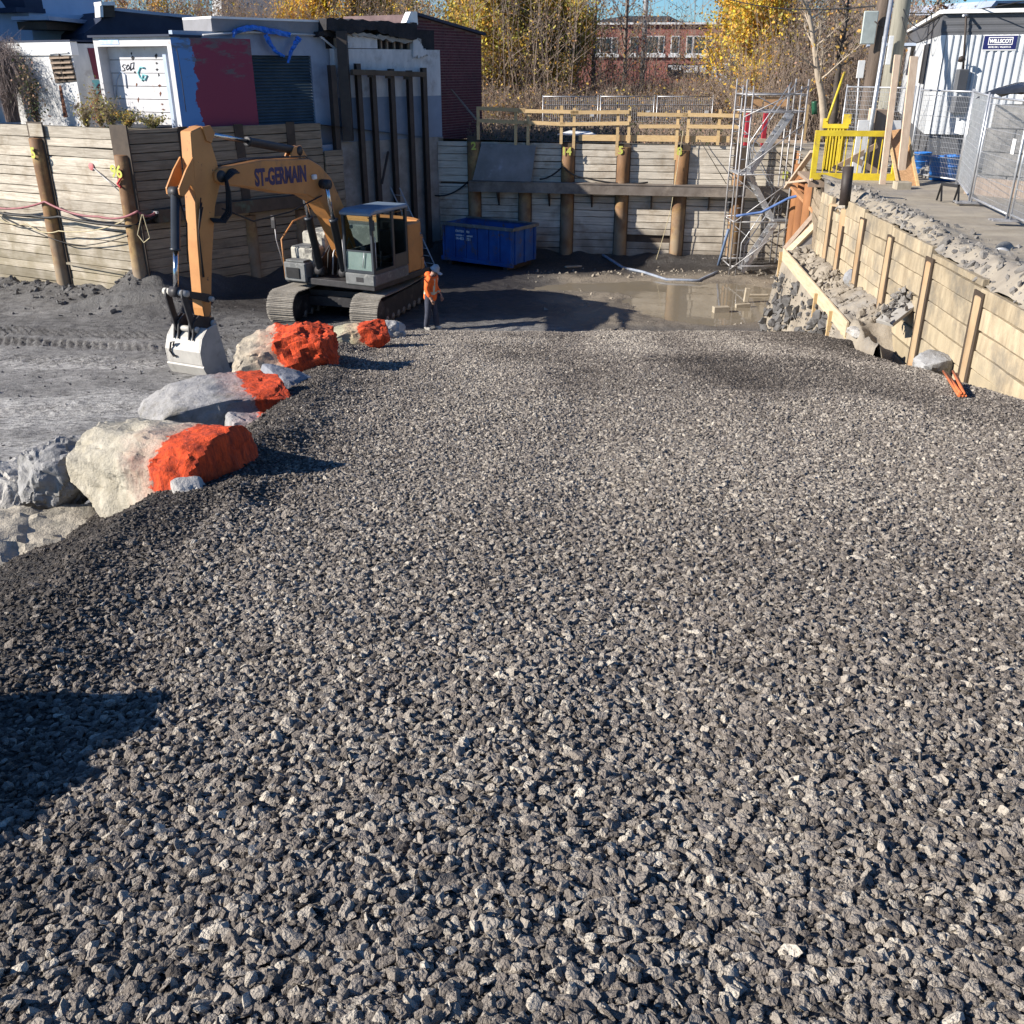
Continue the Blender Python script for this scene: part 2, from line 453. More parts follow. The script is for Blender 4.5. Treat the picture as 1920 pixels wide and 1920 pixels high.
M['mud'] = None
def floor_material():
    m = bpy.data.materials.new("pit_mud"); m.use_nodes = True
    nt = m.node_tree; L = nt.links; b = nt.nodes["Principled BSDF"]
    g = _n(nt, "ShaderNodeNewGeometry")
    a1 = _n(nt, "ShaderNodeAttribute", attribute_name="wet"); a2 = _n(nt, "ShaderNodeAttribute", attribute_name="dust"); a3 = _n(nt, "ShaderNodeAttribute", attribute_name="brown")
    mp = _n(nt, "ShaderNodeMapping"); mp.inputs["Scale"].default_value = (0.8, 2.0, 1)
    L.new(g.outputs["Position"], mp.inputs[0])
    n1 = _n(nt, "ShaderNodeTexNoise"); n1.inputs["Scale"].default_value = 2.2; n1.inputs["Detail"].default_value = 9; n1.inputs["Roughness"].default_value = 0.72
    L.new(mp.outputs[0], n1.inputs["Vector"])
    r = _n(nt, "ShaderNodeValToRGB")
    r.color_ramp.elements[0].position = 0.38; r.color_ramp.elements[0].color = (0.07, 0.067, 0.065, 1)
    r.color_ramp.elements[1].position = 0.66; r.color_ramp.elements[1].color = (0.2, 0.195, 0.19, 1)
    L.new(n1.outputs["Fac"], r.inputs[0])
    def mix(f, a, c):
        x = _n(nt, "ShaderNodeMix", data_type='RGBA')
        L.new(f, x.inputs[0]); L.new(a, x.inputs[6]); x.inputs[7].default_value = (*c, 1)
        return x.outputs[2]
    n2 = _n(nt, "ShaderNodeTexNoise"); n2.inputs["Scale"].default_value = 7; n2.inputs["Detail"].default_value = 6; n2.inputs["Roughness"].default_value = 0.7
    L.new(mp.outputs[0], n2.inputs["Vector"])
    ml = _n(nt, "ShaderNodeMath", operation='MULTIPLY'); L.new(a2.outputs["Fac"], ml.inputs[0])
    mr = _n(nt, "ShaderNodeMapRange"); mr.inputs[1].default_value = 0.36; mr.inputs[2].default_value = 0.62; L.new(n2.outputs["Fac"], mr.inputs[0]); L.new(mr.outputs[0], ml.inputs[1])
    c = mix(ml.outputs[0], r.outputs[0], (0.5, 0.485, 0.46))
    c = mix(a3.outputs["Fac"], c, (0.25, 0.208, 0.155))
    c = mix(a1.outputs["Fac"], c, (0.042, 0.038, 0.036))
    L.new(c, b.inputs["Base Color"])
    rr = _n(nt, "ShaderNodeMapRange"); rr.inputs[3].default_value = 0.9; rr.inputs[4].default_value = 0.42; L.new(a1.outputs["Fac"], rr.inputs[0]); L.new(rr.outputs[0], b.inputs["Roughness"])
    nb = _n(nt, "ShaderNodeTexNoise"); nb.inputs["Scale"].default_value = 14; nb.inputs["Detail"].default_value = 9; nb.inputs["Roughness"].default_value = 0.75
    L.new(g.outputs["Position"], nb.inputs["Vector"])
    bp = _n(nt, "ShaderNodeBump"); bp.inputs["Distance"].default_value = 0.07; L.new(nb.outputs["Fac"], bp.inputs["Height"]); L.new(bp.outputs[0], b.inputs["Normal"])
    return m
def set_attr(me, name, arr):
    a = me.attributes.new(name, 'FLOAT', 'POINT'); a.data.foreach_set("value", np.asarray(arr, np.float32).ravel())

def build_floor():
    xs = spaced(-60, 10.6, -19.5, 10.2, 0.07, 3.0); ys = spaced(-25, 38.2, 13.5, 37.6, 0.07, 2.0)
    X, Y = np.meshgrid(xs, ys)
    Z = floor_z(X, Y)
    me = grid_mesh("pit_floor", X, Y, Z, floor_material())
    nz = fbm(X * 0.25, Y * 0.25, 91, 4)
    wet = sstep(26.2, 28.4, Y + 1.4 * nz + 0.12 * (X + 8)) * sstep(-11, -8.5, X + 1.5 * nz)
    brown = sstep(-0.5, 2.0, X + 1.6 * nz) * sstep(25, 26.5, Y)
    wet = wet * (1 - 0.93 * brown * (1 - sstep(32.6, 34.0, Y)) * (0.55 + 0.45 * sstep(-0.25, 0.15, fbm(X * 0.8, Y * 1.4, 97, 4))))
    wet = np.maximum(wet, 0.8 * (1 - sstep(-0.02, 0.05, Z)) * (1 - brown))
    n = Vector((-(B_ - A_).y, (B_ - A_).x)).normalized()
    dl = -((X - B_.x) * n.x + (Y - B_.y) * n.y)
    wet = np.maximum(wet, 0.62 * np.exp(-(dl / 1.5) ** 2) * (X < -9.5))
    dust = (1 - sstep(21.5, 25.0, Y + 2.2 * nz)) * sstep(0.1, -0.25, np.full_like(nz, 0)) if False else (1 - sstep(22.0, 26.0, Y + 2.5 * nz))
    dust = dust * (0.35 + 0.8 * sstep(-0.25, 0.35, fbm(X * 0.45, Y * 0.9, 93, 4)))
    dust = np.maximum(dust, 0.45 * sstep(26, 27.5, Y) * (X < -11.5) * sstep(0.0, 0.4, nz))
    set_attr(me, "wet", np.clip(wet, 0, 1)); set_attr(me, "dust", np.clip(dust, 0, 1)); set_attr(me, "brown", np.clip(brown * 0.9, 0, 1))
    o = link("pit_floor", me); tag(o, "grey muddy floor of the excavation pit with crawler prints", None, None, 'structure')
build_floor()

def build_water():
    m = bpy.data.materials.new("muddy_water"); m.use_nodes = True
    nt = m.node_tree; b = nt.nodes["Principled BSDF"]
    b.inputs["Base Color"].default_value = (0.2, 0.17, 0.125, 1); b.inputs["Roughness"].default_value = 0.03
    b.inputs["Specular IOR Level"].default_value = 0.5; b.inputs["IOR"].default_value = 1.33
    nb = _n(nt, "ShaderNodeTexNoise"); nb.inputs["Scale"].default_value = 3; nb.inputs["Detail"].default_value = 2
    bp = _n(nt, "ShaderNodeBump"); bp.inputs["Distance"].default_value = 0.0025
    g = _n(nt, "ShaderNodeNewGeometry"); nt.links.new(g.outputs["Position"], nb.inputs["Vector"])
    nt.links.new(nb.outputs["Fac"], bp.inputs["Height"]); nt.links.new(bp.outputs[0], b.inputs["Normal"])
    mb = MB(); mb.quad((0.2, 25.6, 0.0), (10.1, 25.6, 0.0), (10.1, 34.0, 0.0), (0.2, 34.0, 0.0))
    o = mb.build("puddle_water", m); tag(o, "brown puddle on the far pit floor", None, None, 'structure')
    mb = MB(); mb.quad((-7.6, 20.9, -0.002), (-4.2, 20.9, -0.002), (-4.2, 22.4, -0.002), (-7.6, 22.4, -0.002))
    o = mb.build("puddle_water", m); tag(o, "small puddle beside the digging bucket", None, None, 'structure')
build_water()

# ---- the gravel ramp: a bed of dark fines carrying real stones
def ramp_material():
    m = bpy.data.materials.new("gravel_bed"); m.use_nodes = True
    nt = m.node_tree; L = nt.links; b = nt.nodes["Principled BSDF"]
    g = _n(nt, "ShaderNodeNewGeometry")
    v = _n(nt, "ShaderNodeTexVoronoi"); v.inputs["Scale"].default_value = 42; L.new(g.outputs["Position"], v.inputs["Vector"])
    sp = _n(nt, "ShaderNodeSeparateXYZ"); L.new(v.outputs["Color"], sp.inputs[0])
    r = _n(nt, "ShaderNodeValToRGB"); r.color_ramp.elements[0].color = (0.035, 0.031, 0.028, 1); r.color_ramp.elements[1].color = (0.2, 0.18, 0.16, 1)
    L.new(sp.outputs[0], r.inputs[0])
    a = _n(nt, "ShaderNodeAttribute", attribute_name="fines")
    x = _n(nt, "ShaderNodeMix", data_type='RGBA'); L.new(a.outputs["Fac"], x.inputs[0]); L.new(r.outputs[0], x.inputs[6]); x.inputs[7].default_value = (0.04, 0.036, 0.034, 1)
    L.new(x.outputs[2], b.inputs["Base Color"]); b.inputs["Roughness"].default_value = 0.9; b.inputs["Specular IOR Level"].default_value = 0.2
    bp = _n(nt, "ShaderNodeBump"); bp.inputs["Distance"].default_value = 0.03; bp.invert = True
    L.new(v.outputs["Distance"], bp.inputs["Height"]); L.new(bp.outputs[0], b.inputs["Normal"])
    return m
def fines_of(x, y):
    xl = xl_of(y)
    f = sstep(-1.2, 0.5, xl - x + 0.7 * fbm(x * 0.6, y * 0.6, 101, 3)) * (1 - 0.45 * sstep(11, 16, y))
    f2 = sstep(0.12, 0.5, fbm(x * 0.28 + 3, y * 0.16, 103, 4))
    f3 = sstep(4.2, 6.4, x + 0.5 * fbm(x * 0.4, y * 0.4, 105, 3)) * sstep(12.5, 15, y)
    f4 = 0.7 * np.exp(-((y - 11.2 - 0.5 * np.sin(x)) / 0.8) ** 2) * sstep(-1.5, 0.5, x) * (1 - sstep(4.5, 6.0, x)) * vnoise(x * 0.8, y * 1.0, 107)
    return np.clip(np.maximum.reduce([f, 0.62 * f2, 0.8 * f3, f4]), 0, 1)
def build_ramp():
    xs = spaced(-9.5, 7.6, -5.0, 7.4, 0.06, 0.5); ys = spaced(-6, 25.2, 1.0, 25.0, 0.07, 0.5)
    X, Y = np.meshgrid(xs, ys); Z = ramp_z(X, Y)
    me = grid_mesh("gravel_ramp", X, Y, Z, ramp_material(), keep=(X < wall_x(Y) + 0.12))
    set_attr(me, "fines", fines_of(X, Y))
    o = link("gravel_ramp", me); tag(o, "crushed stone ramp sloping down into the pit", None, None, 'structure')
build_ramp()

def rock_mesh(name, seed, flat=0.7, long=1.3, npts=14):
    r = random.Random(seed); bm = bmesh.new()
    for k in range(npts):
        v = Vector((r.gauss(0, 1), r.gauss(0, 1), r.gauss(0, 1))).normalized() * r.uniform(0.8, 1.05)
        bm.verts.new((v.x * long, v.y, v.z * flat))
    bmesh.ops.convex_hull(bm, input=bm.verts)
    loose = [v for v in bm.verts if not v.link_faces]
    bmesh.ops.delete(bm, geom=loose, context='VERTS')
    bmesh.ops.recalc_face_normals(bm, faces=bm.faces)
    me = bpy.data.meshes.new(name); bm.to_mesh(me); bm.free()
    return me
def stone_material(name, dark, light, hue):
    m = bpy.data.materials.new(name); m.use_nodes = True
    nt = m.node_tree; L = nt.links; b = nt.nodes["Principled BSDF"]
    a = _n(nt, "ShaderNodeAttribute", attribute_name="tone", attribute_type='INSTANCER')
    r = _n(nt, "ShaderNodeValToRGB")
    r.color_ramp.elements[0].color = (*dark, 1); r.color_ramp.elements[1].color = (*light, 1)
    e = r.color_ramp.elements.new(0.5); e.color = (*hue, 1)
    L.new(a.outputs["Fac"], r.inputs[0])
    tc = _n(nt, "ShaderNodeTexCoord"); nz = _n(nt, "ShaderNodeTexNoise"); nz.inputs["Scale"].default_value = 2.5; nz.inputs["Detail"].default_value = 5
    L.new(tc.outputs["Object"], nz.inputs["Vector"])
    mr = _n(nt, "ShaderNodeMapRange"); mr.inputs[3].default_value = 0.78; mr.inputs[4].default_value = 1.22; L.new(nz.outputs["Fac"], mr.inputs[0])
    sc = _n(nt, "ShaderNodeVectorMath", operation='SCALE'); L.new(r.outputs[0], sc.inputs[0]); L.new(mr.outputs[0], sc.inputs["Scale"])
    L.new(sc.outputs[0], b.inputs["Base Color"]); b.inputs["Roughness"].default_value = 0.82; b.inputs["Specular IOR Level"].default_value = 0.3
    bp = _n(nt, "ShaderNodeBump"); bp.inputs["Distance"].default_value = 0.018; L.new(nz.outputs["Fac"], bp.inputs["Height"]); L.new(bp.outputs[0], b.inputs["Normal"])
    return m
M['stone'] = stone_material('crushed_stone', (0.075, 0.063, 0.054), (0.5, 0.45, 0.375), (0.235, 0.204, 0.175))

def scatter_object(name, P, size, rot, tone, label, stones):
    """one object: points that carry a stone each"""
    me = bpy.data.meshes.new(name)
    me.vertices.add(len(P)); me.vertices.foreach_set("co", P.astype(np.float32).ravel())
    set_attr(me, "tone", tone)
    a = me.attributes.new("size", 'FLOAT_VECTOR', 'POINT'); a.data.foreach_set("vector", size.astype(np.float32).ravel())
    a = me.attributes.new("turn", 'FLOAT_VECTOR', 'POINT'); a.data.foreach_set("vector", rot.astype(np.float32).ravel())
    o = link(name, me)
    ng = bpy.data.node_groups.new(name + "_spread", 'GeometryNodeTree')
    ng.interface.new_socket("Geometry", in_out='INPUT', socket_type='NodeSocketGeometry')
    ng.interface.new_socket("Geometry", in_out='OUTPUT', socket_type='NodeSocketGeometry')
    gi = ng.nodes.new("NodeGroupInput"); go = ng.nodes.new("NodeGroupOutput")
    ci = ng.nodes.new("GeometryNodeCollectionInfo"); ci.inputs["Collection"].default_value = stones
    ci.inputs["Separate Children"].default_value = True; ci.inputs["Reset Children"].default_value = True
    ip = ng.nodes.new("GeometryNodeInstanceOnPoints"); ip.inputs["Pick Instance"].default_value = True
    na = ng.nodes.new("GeometryNodeInputNamedAttribute"); na.data_type = 'FLOAT_VECTOR'; na.inputs[0].default_value = "size"
    nb = ng.nodes.new("GeometryNodeInputNamedAttribute"); nb.data_type = 'FLOAT_VECTOR'; nb.inputs[0].default_value = "turn"
    rv = ng.nodes.new("FunctionNodeRandomValue"); rv.data_type = 'INT'
    rv.inputs[4].default_value = 0; rv.inputs[5].default_value = len(stones.objects) - 1
    L = ng.links
    L.new(gi.outputs[0], ip.inputs["Points"]); L.new(ci.outputs[0], ip.inputs["Instance"])
    L.new(na.outputs["Attribute"], ip.inputs["Scale"]); L.new(nb.outputs["Attribute"], ip.inputs["Rotation"])
    L.new(rv.outputs[2], ip.inputs["Instance Index"]); L.new(ip.outputs[0], go.inputs[0])
    md = o.modifiers.new("spread", 'NODES'); md.node_group = ng
    tag(o, label, None, None, 'stuff')
    return o
STONES = bpy.data.collections.new("stone_shapes")
for k in range(12):
    me = rock_mesh("stone_shape", 100 + k, flat=(0.6, 0.36, 0.5, 0.75)[k % 4], long=(1.2, 1.55, 1.0, 1.35)[k % 4], npts=13 + k % 6)
    me.materials.append(M['stone'])
    STONES.objects.link(bpy.data.objects.new("stone_shape", me))

def rut_of(x, y):
    b = x - 0.045 * y
    return (np.exp(-((b - 0.3) / 0.4) ** 2) + np.exp(-((b - 2.35) / 0.45) ** 2) - 0.7 * np.exp(-((b - 1.3) / 0.5) ** 2) - 0.7 * np.exp(-((b + 0.9) / 0.5) ** 2) - 0.5 * np.exp(-((b - 3.4) / 0.5) ** 2)) * sstep(8, 13, y)
def gravel():
    P = []; S = []
    # (near, far, stones per square metre, smallest radius, largest radius, skew)
    for (y0, y1, dens, r0, r1, pw) in ((1.0, 4.2, 9800, 0.003, 0.0225, 2.9), (4.2, 8.0, 7000, 0.004, 0.0215, 2.7), (8.0, 13.0, 3300, 0.006, 0.0225, 2.2), (13.0, 25.0, 1400, 0.011, 0.025, 1.8)):
        x0, x1 = -5.5, 7.3
        if y1 <= 4.3: x0, x1 = -4.0, 3.6
        elif y1 <= 8.1: x0, x1 = -5.2, 5.2
        n = int((x1 - x0) * (y1 - y0) * dens)
        x = RNG.uniform(x0, x1, n); y = RNG.uniform(y0, y1, n)
        f = fines_of(x, y)
        keep = (RNG.random(n) > 0.7 * f) & (x < wall_x(y) - 0.02)
        keep &= (np.clip(xl_of(y) - x, 0, None) < 2.6) & (np.abs(x) < 0.536 * (0.98 * y + 0.7) + 0.9)
        x = x[keep]; y = y[keep]; f = f[keep]
        r = r0 + (r1 - r0) * RNG.random(len(x)) ** pw
        r = r * (1 - 0.35 * f)
        z = ramp_z(x, y)
        ok = z > -0.05
        P.append(np.stack([x, y, z + r * 0.25], 1)[ok]); S.append(np.stack([r, f], 1)[ok])
    # a few larger lumps
    n = 1100
    x = RNG.uniform(-3.2, 4.5, n); y = 1.2 + 9 * RNG.random(n) ** 1.3
    r = RNG.uniform(0.019, 0.027, n)
    P.append(np.stack([x, y, ramp_z(x, y) + r * 0.3], 1)); S.append(np.stack([r, fines_of(x, y)], 1))
    P = np.concatenate(P); S = np.concatenate(S); n = len(P)
    r = S[:, 0]; f = S[:, 1]
    size = r[:, None] * RNG.uniform(0.75, 1.25, (n, 3))
    rot = np.stack([RNG.normal(0, 0.5, n), RNG.normal(0, 0.5, n), RNG.uniform(0, 6.28, n)], 1)
    tone = np.clip(RNG.normal(0.48, 0.22, n) + 0.22 * (RNG.random(n) > 0.9) - 0.5 * f - 0.16 * rut_of(P[:, 0], P[:, 1]) + 0.14 * fbm(P[:, 0] * 0.5, P[:, 1] * 0.3, 201, 3), 0.02, 1)
    scatter_object("gravel", P, size, rot, tone, "grey crushed stone covering the ramp", STONES)
    return n
NG = gravel()

# ---- loose clods and rubble as one mesh each
ROCKS = []
for k in range(8):
    me = rock_mesh("clod", 300 + k, 0.75, 1.2, 12)
    me.calc_loop_triangles()
    vv = np.array([v.co[:] for v in me.vertices]); ff = np.array([t.vertices[:] for t in me.loop_triangles])
    ROCKS.append((vv, ff)); bpy.data.meshes.remove(me)
def rubble(name, P, R, material, label, kind='stuff', parent=None):
    V = []; Fs = []; o = 0
    for p, r in zip(P, R):
        vv, ff = ROCKS[RNG.integers(len(ROCKS))]
        e = Euler(RNG.uniform(0, 6.28, 3)).to_matrix()
        w = (vv * r * RNG.uniform(0.7, 1.3, 3)) @ np.array(e).T + np.array(p)
        V.append(w); Fs.append(ff + o); o += len(vv)
    V = np.concatenate(V); Fs = np.concatenate(Fs)
    me = bpy.data.meshes.new(name); me.from_pydata(V.tolist(), [], Fs.tolist()); me.materials.append(material); me.update()
    ob = link(name, me, parent); tag(ob, label, None, None, kind)
    return ob
M['dirt_clod'] = mat('grey_soil', (0.25, 0.235, 0.215), (0.13, 0.12, 0.11), 3.0, 0.92, bump=0.02, bscale=20)
M['soil_brown'] = mat('brown_soil', (0.33, 0.29, 0.23), (0.2, 0.17, 0.135), 1.6, 0.92, bump=0.02, bscale=16, c3=(0.2, 0.19, 0.18), s3=0.5)
M['mud_clod'] = mat('dark_mud', (0.15, 0.145, 0.14), (0.06, 0.056, 0.054), 2.0, 0.8, bump=0.02, bscale=14)

# bank of dirt between the shoring and its toe board
def build_bank():
    xs = np.arange(4.9, 7.6, 0.05); ys = np.arange(16.2, 24.6, 0.06)
    X, Y = np.meshgrid(xs, ys)
    Z = 2.22 + 0.12 * fbm(X * 1.2, Y * 1.2, 111, 4) + 0.10 * fbm(X * 4, Y * 4, 113, 3) + 0.22 * sstep(6.5, 7.2, X)
    Z = Z - 0.9 * np.clip(17.6 - Y, 0, None) * sstep(6.3, 6.8, X)
    xb = 6.42 + 0.055 * (Y - 18)
    Z = np.where(X < xb, Z - 7.0 * (xb - X) + 0.3 * fbm(X * 2.2, Y * 2.2, 117, 4) * sstep(0.0, 0.3, xb - X), Z)
    me = grid_mesh("dirt_bank", X, Y, np.maximum(Z, -0.2), M['soil_brown'], keep=(X < wall_x(Y) + 0.1) & (X > xb - 0.34))
    tag(link("dirt_bank", me), "bank of brown dirt held behind the toe board", None, None, 'structure')
    n = 330
    y = RNG.uniform(17.4, 24.2, n); x = RNG.uniform(0.05, 0.95, n) * (wall_x(y) - (6.42 + 0.055 * (y - 18))) + 6.42 + 0.055 * (y - 18)
    m = 620; yy = RNG.uniform(18.2, 24.4, m); q = RNG.random(m); xx = 6.42 + 0.055 * (yy - 18) - 0.06 - 0.36 * q
    rubble("rubble", np.stack([xx, yy, np.maximum(1.95 - 5.2 * 0.36 * q, 0.05)], 1), 0.015 + 0.15 * RNG.random(m) ** 4, M['mud_clod'], "grey rubble tumbled below the toe board")
    rubble("rubble", np.stack([x, y, np.full(n, 2.24) + 0.22 * sstep(6.5, 7.2, x)], 1), 0.02 + 0.09 * RNG.random(n) ** 2.5, M['soil_brown'], "lumps of brown soil on the bank by the shoring")
build_bank()

def street_z(x, y):
    z = 3.83 + 0.012 * (y - 12) + 0.02 * fbm(x * 0.6, y * 0.6, 121, 3) + 0.012 * fbm(x * 4, y * 4, 123, 3)
    d = x - wall_x(y)
    z = z + (0.15 + 0.12 * fbm(x * 0.9, y * 0.9, 125, 4) + 0.08 * fbm(x * 3, y * 3, 126, 3)) * np.exp(-((d - 0.2) / 0.5) ** 2) * (y < 25)
    top = np.interp(y, [5, 8.7, 11.5, 13.6, 15.2, 17.0, 19.2, 21.0, 22.0, 23.2], [3.64, 3.66, 3.68, 3.7, 3.82, 3.91, 3.94, 3.97, 3.62, 3.9])
    e = sstep(-0.02, 0.42, d)
    z = np.where(y < 23.6, (top - 0.03 + 0.05 * fbm(x * 5, y * 5, 129, 2)) * (1 - e) + z * e, z)
    return z
def build_street():
    m = mat('packed_yard', (0.37, 0.325, 0.255), (0.25, 0.215, 0.165), 1.3, 0.92, bump=0.012, bscale=18, stretch=(0.6, 1.6, 1), c3=(0.22, 0.2, 0.18), s3=0.45, t3=(0.45, 0.7))
    xs = spaced(6.2, 40, 6.4, 9.4, 0.06, 1.2); ys = spaced(2, 36.5, 10, 25, 0.07, 1.0)
    X, Y = np.meshgrid(xs, ys); Z = street_z(X, Y)
    me = grid_mesh("yard_ground", X, Y, Z, m, keep=(X > wall_x(np.minimum(Y, 23.6)) + 0.045) & ((Y < 23.5) | (X > 7.4 + 0.213 * (Y - 23.6))))
    tag(link("yard_ground", me), "packed dirt yard along the right edge of the pit", None, None, 'structure')
    n = 750
    y = RNG.uniform(11, 24, n); d = 0.0 + np.abs(RNG.normal(0, 0.5, n)); x = wall_x(y) + d
    rubble("clods", np.stack([x, y, street_z(x, y) + 0.0], 1), 0.012 + 0.085 * RNG.random(n) ** 3, M['dirt_clod'], "clods of grey soil along the top of the right shoring")
    mg = mat('far_ground', (0.17, 0.145, 0.105), (0.09, 0.08, 0.055), 0.5, 0.95, bump=0.05, bscale=4)
    inner = [A_, B_, Vector((-6.2, 33.5)), D_, E_, F_, G_, H_, Vector((6.3, -25))]
    zin = [4.9, 4.9, 4.85, 4.2, 4.02, 3.7, 3.6, 3.5, 3.5]
    outer = [(-500, 240), (-260, 600), (-120, 800), (-20, 900), (320, 800), (600, 300), (600, 12), (600, 3), (600, -25)]
    mid = [(-34, 52, 4.6), (-24, 48, 4.5), (-12, 47, 4.1), (-4, 46, 3.35), (14, 45, 3.35), (26, 34, 3.7), (26, 13, 3.6), (26, 3, 3.5), (26, -25, 3.5)]
    mb = MB()
    for k in range(len(inner) - 1):
        a, b_ = inner[k], inner[k + 1]; c, d = outer[k + 1], outer[k]; e, f = mid[k], mid[k + 1]
        mb.quad((a.x, a.y, zin[k]), (b_.x, b_.y, zin[k + 1]), f, e)
        mb.quad(e, f, (c[0], c[1], 3.3), (d[0], d[1], 3.3))
    tag(mb.build("street_ground", mg), "level ground around the pit", None, None, 'structure')
build_street()
def mud_heaps():
    n = 700; t = RNG.random(n); q = np.abs(RNG.normal(0, 0.7, n))
    x = A_.x + (B_.x - A_.x) * t; y = A_.y + (B_.y - A_.y) * t
    nn = Vector((-(B_ - A_).y, (B_ - A_).x)).normalized()
    x = x - nn.x * (q + 0.1); y = y - nn.y * (q + 0.1)
    rubble("mud_clods", np.stack([x, y, floor_z(x, y) + 0.0], 1), 0.02 + 0.12 * RNG.random(n) ** 3, M['mud_clod'], "dark clods along the foot of the left shoring")
    n = 420; x = RNG.uniform(0.5, 9.6, n); y = np.where(RNG.random(n) < 0.5, 33.4 + RNG.normal(0, 0.35, n), RNG.uniform(26, 35, n))
    z = floor_z(x, y); k = z > 0.0
    rubble("mud_clods", np.stack([x, y, z], 1)[k], (0.015 + 0.07 * RNG.random(n) ** 3)[k], M['soil_brown'], "small brown clods around the puddle")
    n = 2600; x = RNG.uniform(-18, -4, n); y = RNG.uniform(13.5, 28.5, n); k = RNG.random(n) < 0.25 + 0.75 * sstep(0.0, 0.5, fbm(x * 0.4, y * 0.7, 95, 3)); x = x[k]; y = y[k]; n = len(x)
    rubble("mud_clods", np.stack([x, y, floor_z(x, y)], 1), 0.008 + 0.045 * RNG.random(n) ** 3, M['mud_clod'], "small grey crumbs spread over the left of the pit floor")
    n = 260; x = RNG.uniform(-9, -5, n); y = RNG.uniform(21, 26.5, n)
    rubble("mud_clods", np.stack([x, y, floor_z(x, y)], 1), 0.015 + 0.06 * RNG.random(n) ** 3, M['mud_clod'], "dark clods in front of the crawler tracks")
mud_heaps()

# ================================================================== SHORING
def plank_mesh(name, seed, m, wav=0.05):
    r = random.Random(seed); mb = MB(); N = 5; vs = []
    for i in range(N + 1):
        x = -0.5 + i / N
        if i == 0 or i == N: x += r.uniform(-0.004, 0.004)
        t = 0.5 + r.uniform(-wav, wav) * 0.5; b = -0.5 + r.uniform(-wav, wav) * 0.5
        f = r.uniform(-0.12, 0.12)
        vs += [(x, -0.5 + f, b + 0.03), (x, -0.5 + f, t - 0.03), (x, -0.38 + f, t), (x, 0.5, t), (x, 0.5, b), (x, -0.38 + f, b)]
    fs = []
    for i in range(N):
        for k in range(6):
            fs.append((i * 6 + k, i * 6 + (k + 1) % 6, (i + 1) * 6 + (k + 1) % 6, (i + 1) * 6 + k))
    fs.append(tuple(range(5, -1, -1))); fs.append(tuple(N * 6 + k for k in range(6)))
    mb.add(vs, fs)
    return mb.mesh(name, m)
PLANKS = {}
def planks_for(key):
    if key not in PLANKS: PLANKS[key] = [plank_mesh("plank", 500 + k, M[key]) for k in range(5)]
    return PLANKS[key]

class Wall:
    """an upright wall line: t runs along it, n points into the pit"""
    def __init__(s, P0, P1):
        s.P = Vector((P0[0], P0[1], 0)); d = Vector((P1[0] - P0[0], P1[1] - P0[1], 0)); s.len = d.length
        s.a = d.normalized(); s.n = Vector((s.a.y, -s.a.x, 0))
    def at(s, t, z, off=0.0): return s.P + s.a * t + s.n * off + Vector((0, 0, z))
    def px(s, px, py, off=0.0):
        p = PV(px, py, (s.P + s.n * off)[:2], s.a[:2])
        return (p - s.P).dot(s.a), p.z
    def pt(s, px, py, off=0.0): return PV(px, py, (s.P + s.n * off)[:2], s.a[:2])
    def mtx(s, t, z, off=0.0):
        m = Matrix((s.a, -s.n, Vector((0, 0, 1)))).transposed().to_4x4()     # x along, y into the bank, z up
        m.translation = s.at(t, z, off); return m
    def poly(s, pts, off=0.0): return [s.pt(x, y, off) for x, y in pts]

def lay_planks(w, root, t0, t1, z0, z1, ph, key, thick=0.07, off=0.0, seed=0, skip=()):
    r = random.Random(seed * 31 + int(t0 * 100)); ms = planks_for(key); z = z0; k = 0
    while z < z1 - 0.04:
        h = min(ph * r.uniform(0.86, 1.14), z1 - z)
        if z1 - (z + h) < 0.08: h = z1 - z
        if k not in skip:
            m = w.mtx((t0 + t1) / 2, z + h / 2, off + r.uniform(-0.012, 0.012)) @ Matrix.Rotation(r.uniform(-0.006, 0.006), 4, 'Y') \
                @ Matrix.Diagonal((t1 - t0 - r.uniform(0.0, 0.03), thick, h - r.uniform(0.006, 0.032), 1))
            o = link("plank", r.choice(ms)); o.matrix_world = m
            o.parent = root
        z += h; k += 1
def pile(w, root, t, ztop, zcase, r=0.24, z0=-0.4, m='pile', off=0.05, flw=0.44, name="soldier_pile"):
    mb = MB()
    mb.box((0, 0, (ztop + z0) / 2), (flw, 0.05, ztop - z0))
    link_m = mb.mesh("pile_flange", M['flange'])
    o = link("pile_flange", link_m, root); o.matrix_world = w.mtx(t, 0, 0.045)
    mb = MB(); N = 14; rr = []
    zs = np.linspace(z0, zcase, 7)
    for z in zs: rr.append((r * (1 + 0.03 * math.sin(z * 3.1 + t)), z))
    mb.lathe(rr + [(r * 0.9, zcase + 0.015), (0.001, zcase + 0.02)], n=N)
    o = mb.build(name, M[m], root); o.matrix_world = w.mtx(t, 0, off)
def paint_number(w, root, t, z, txt, size, off, key='paint_yellow_green'):
    m = w.mtx(t, z, off) @ Matrix.Rotation(math.radians(90), 4, 'X')
    o = text_mesh("painted_number", txt, size, M[key], 0.004, None, bold=0.012, align='CENTER')
    o.matrix_world = m; o.parent = root
    return o

def backing(w, root, t0, t1, z0, z1, off=-0.12, name="earth_backing"):
    mb = MB(); mb.box((0, 0, 0), (t1 - t0, 0.1, z1 - z0))
    o = mb.build(name, M['flange'], root); o.matrix_world = w.mtx((t0 + t1) / 2, (z0 + z1) / 2, off)

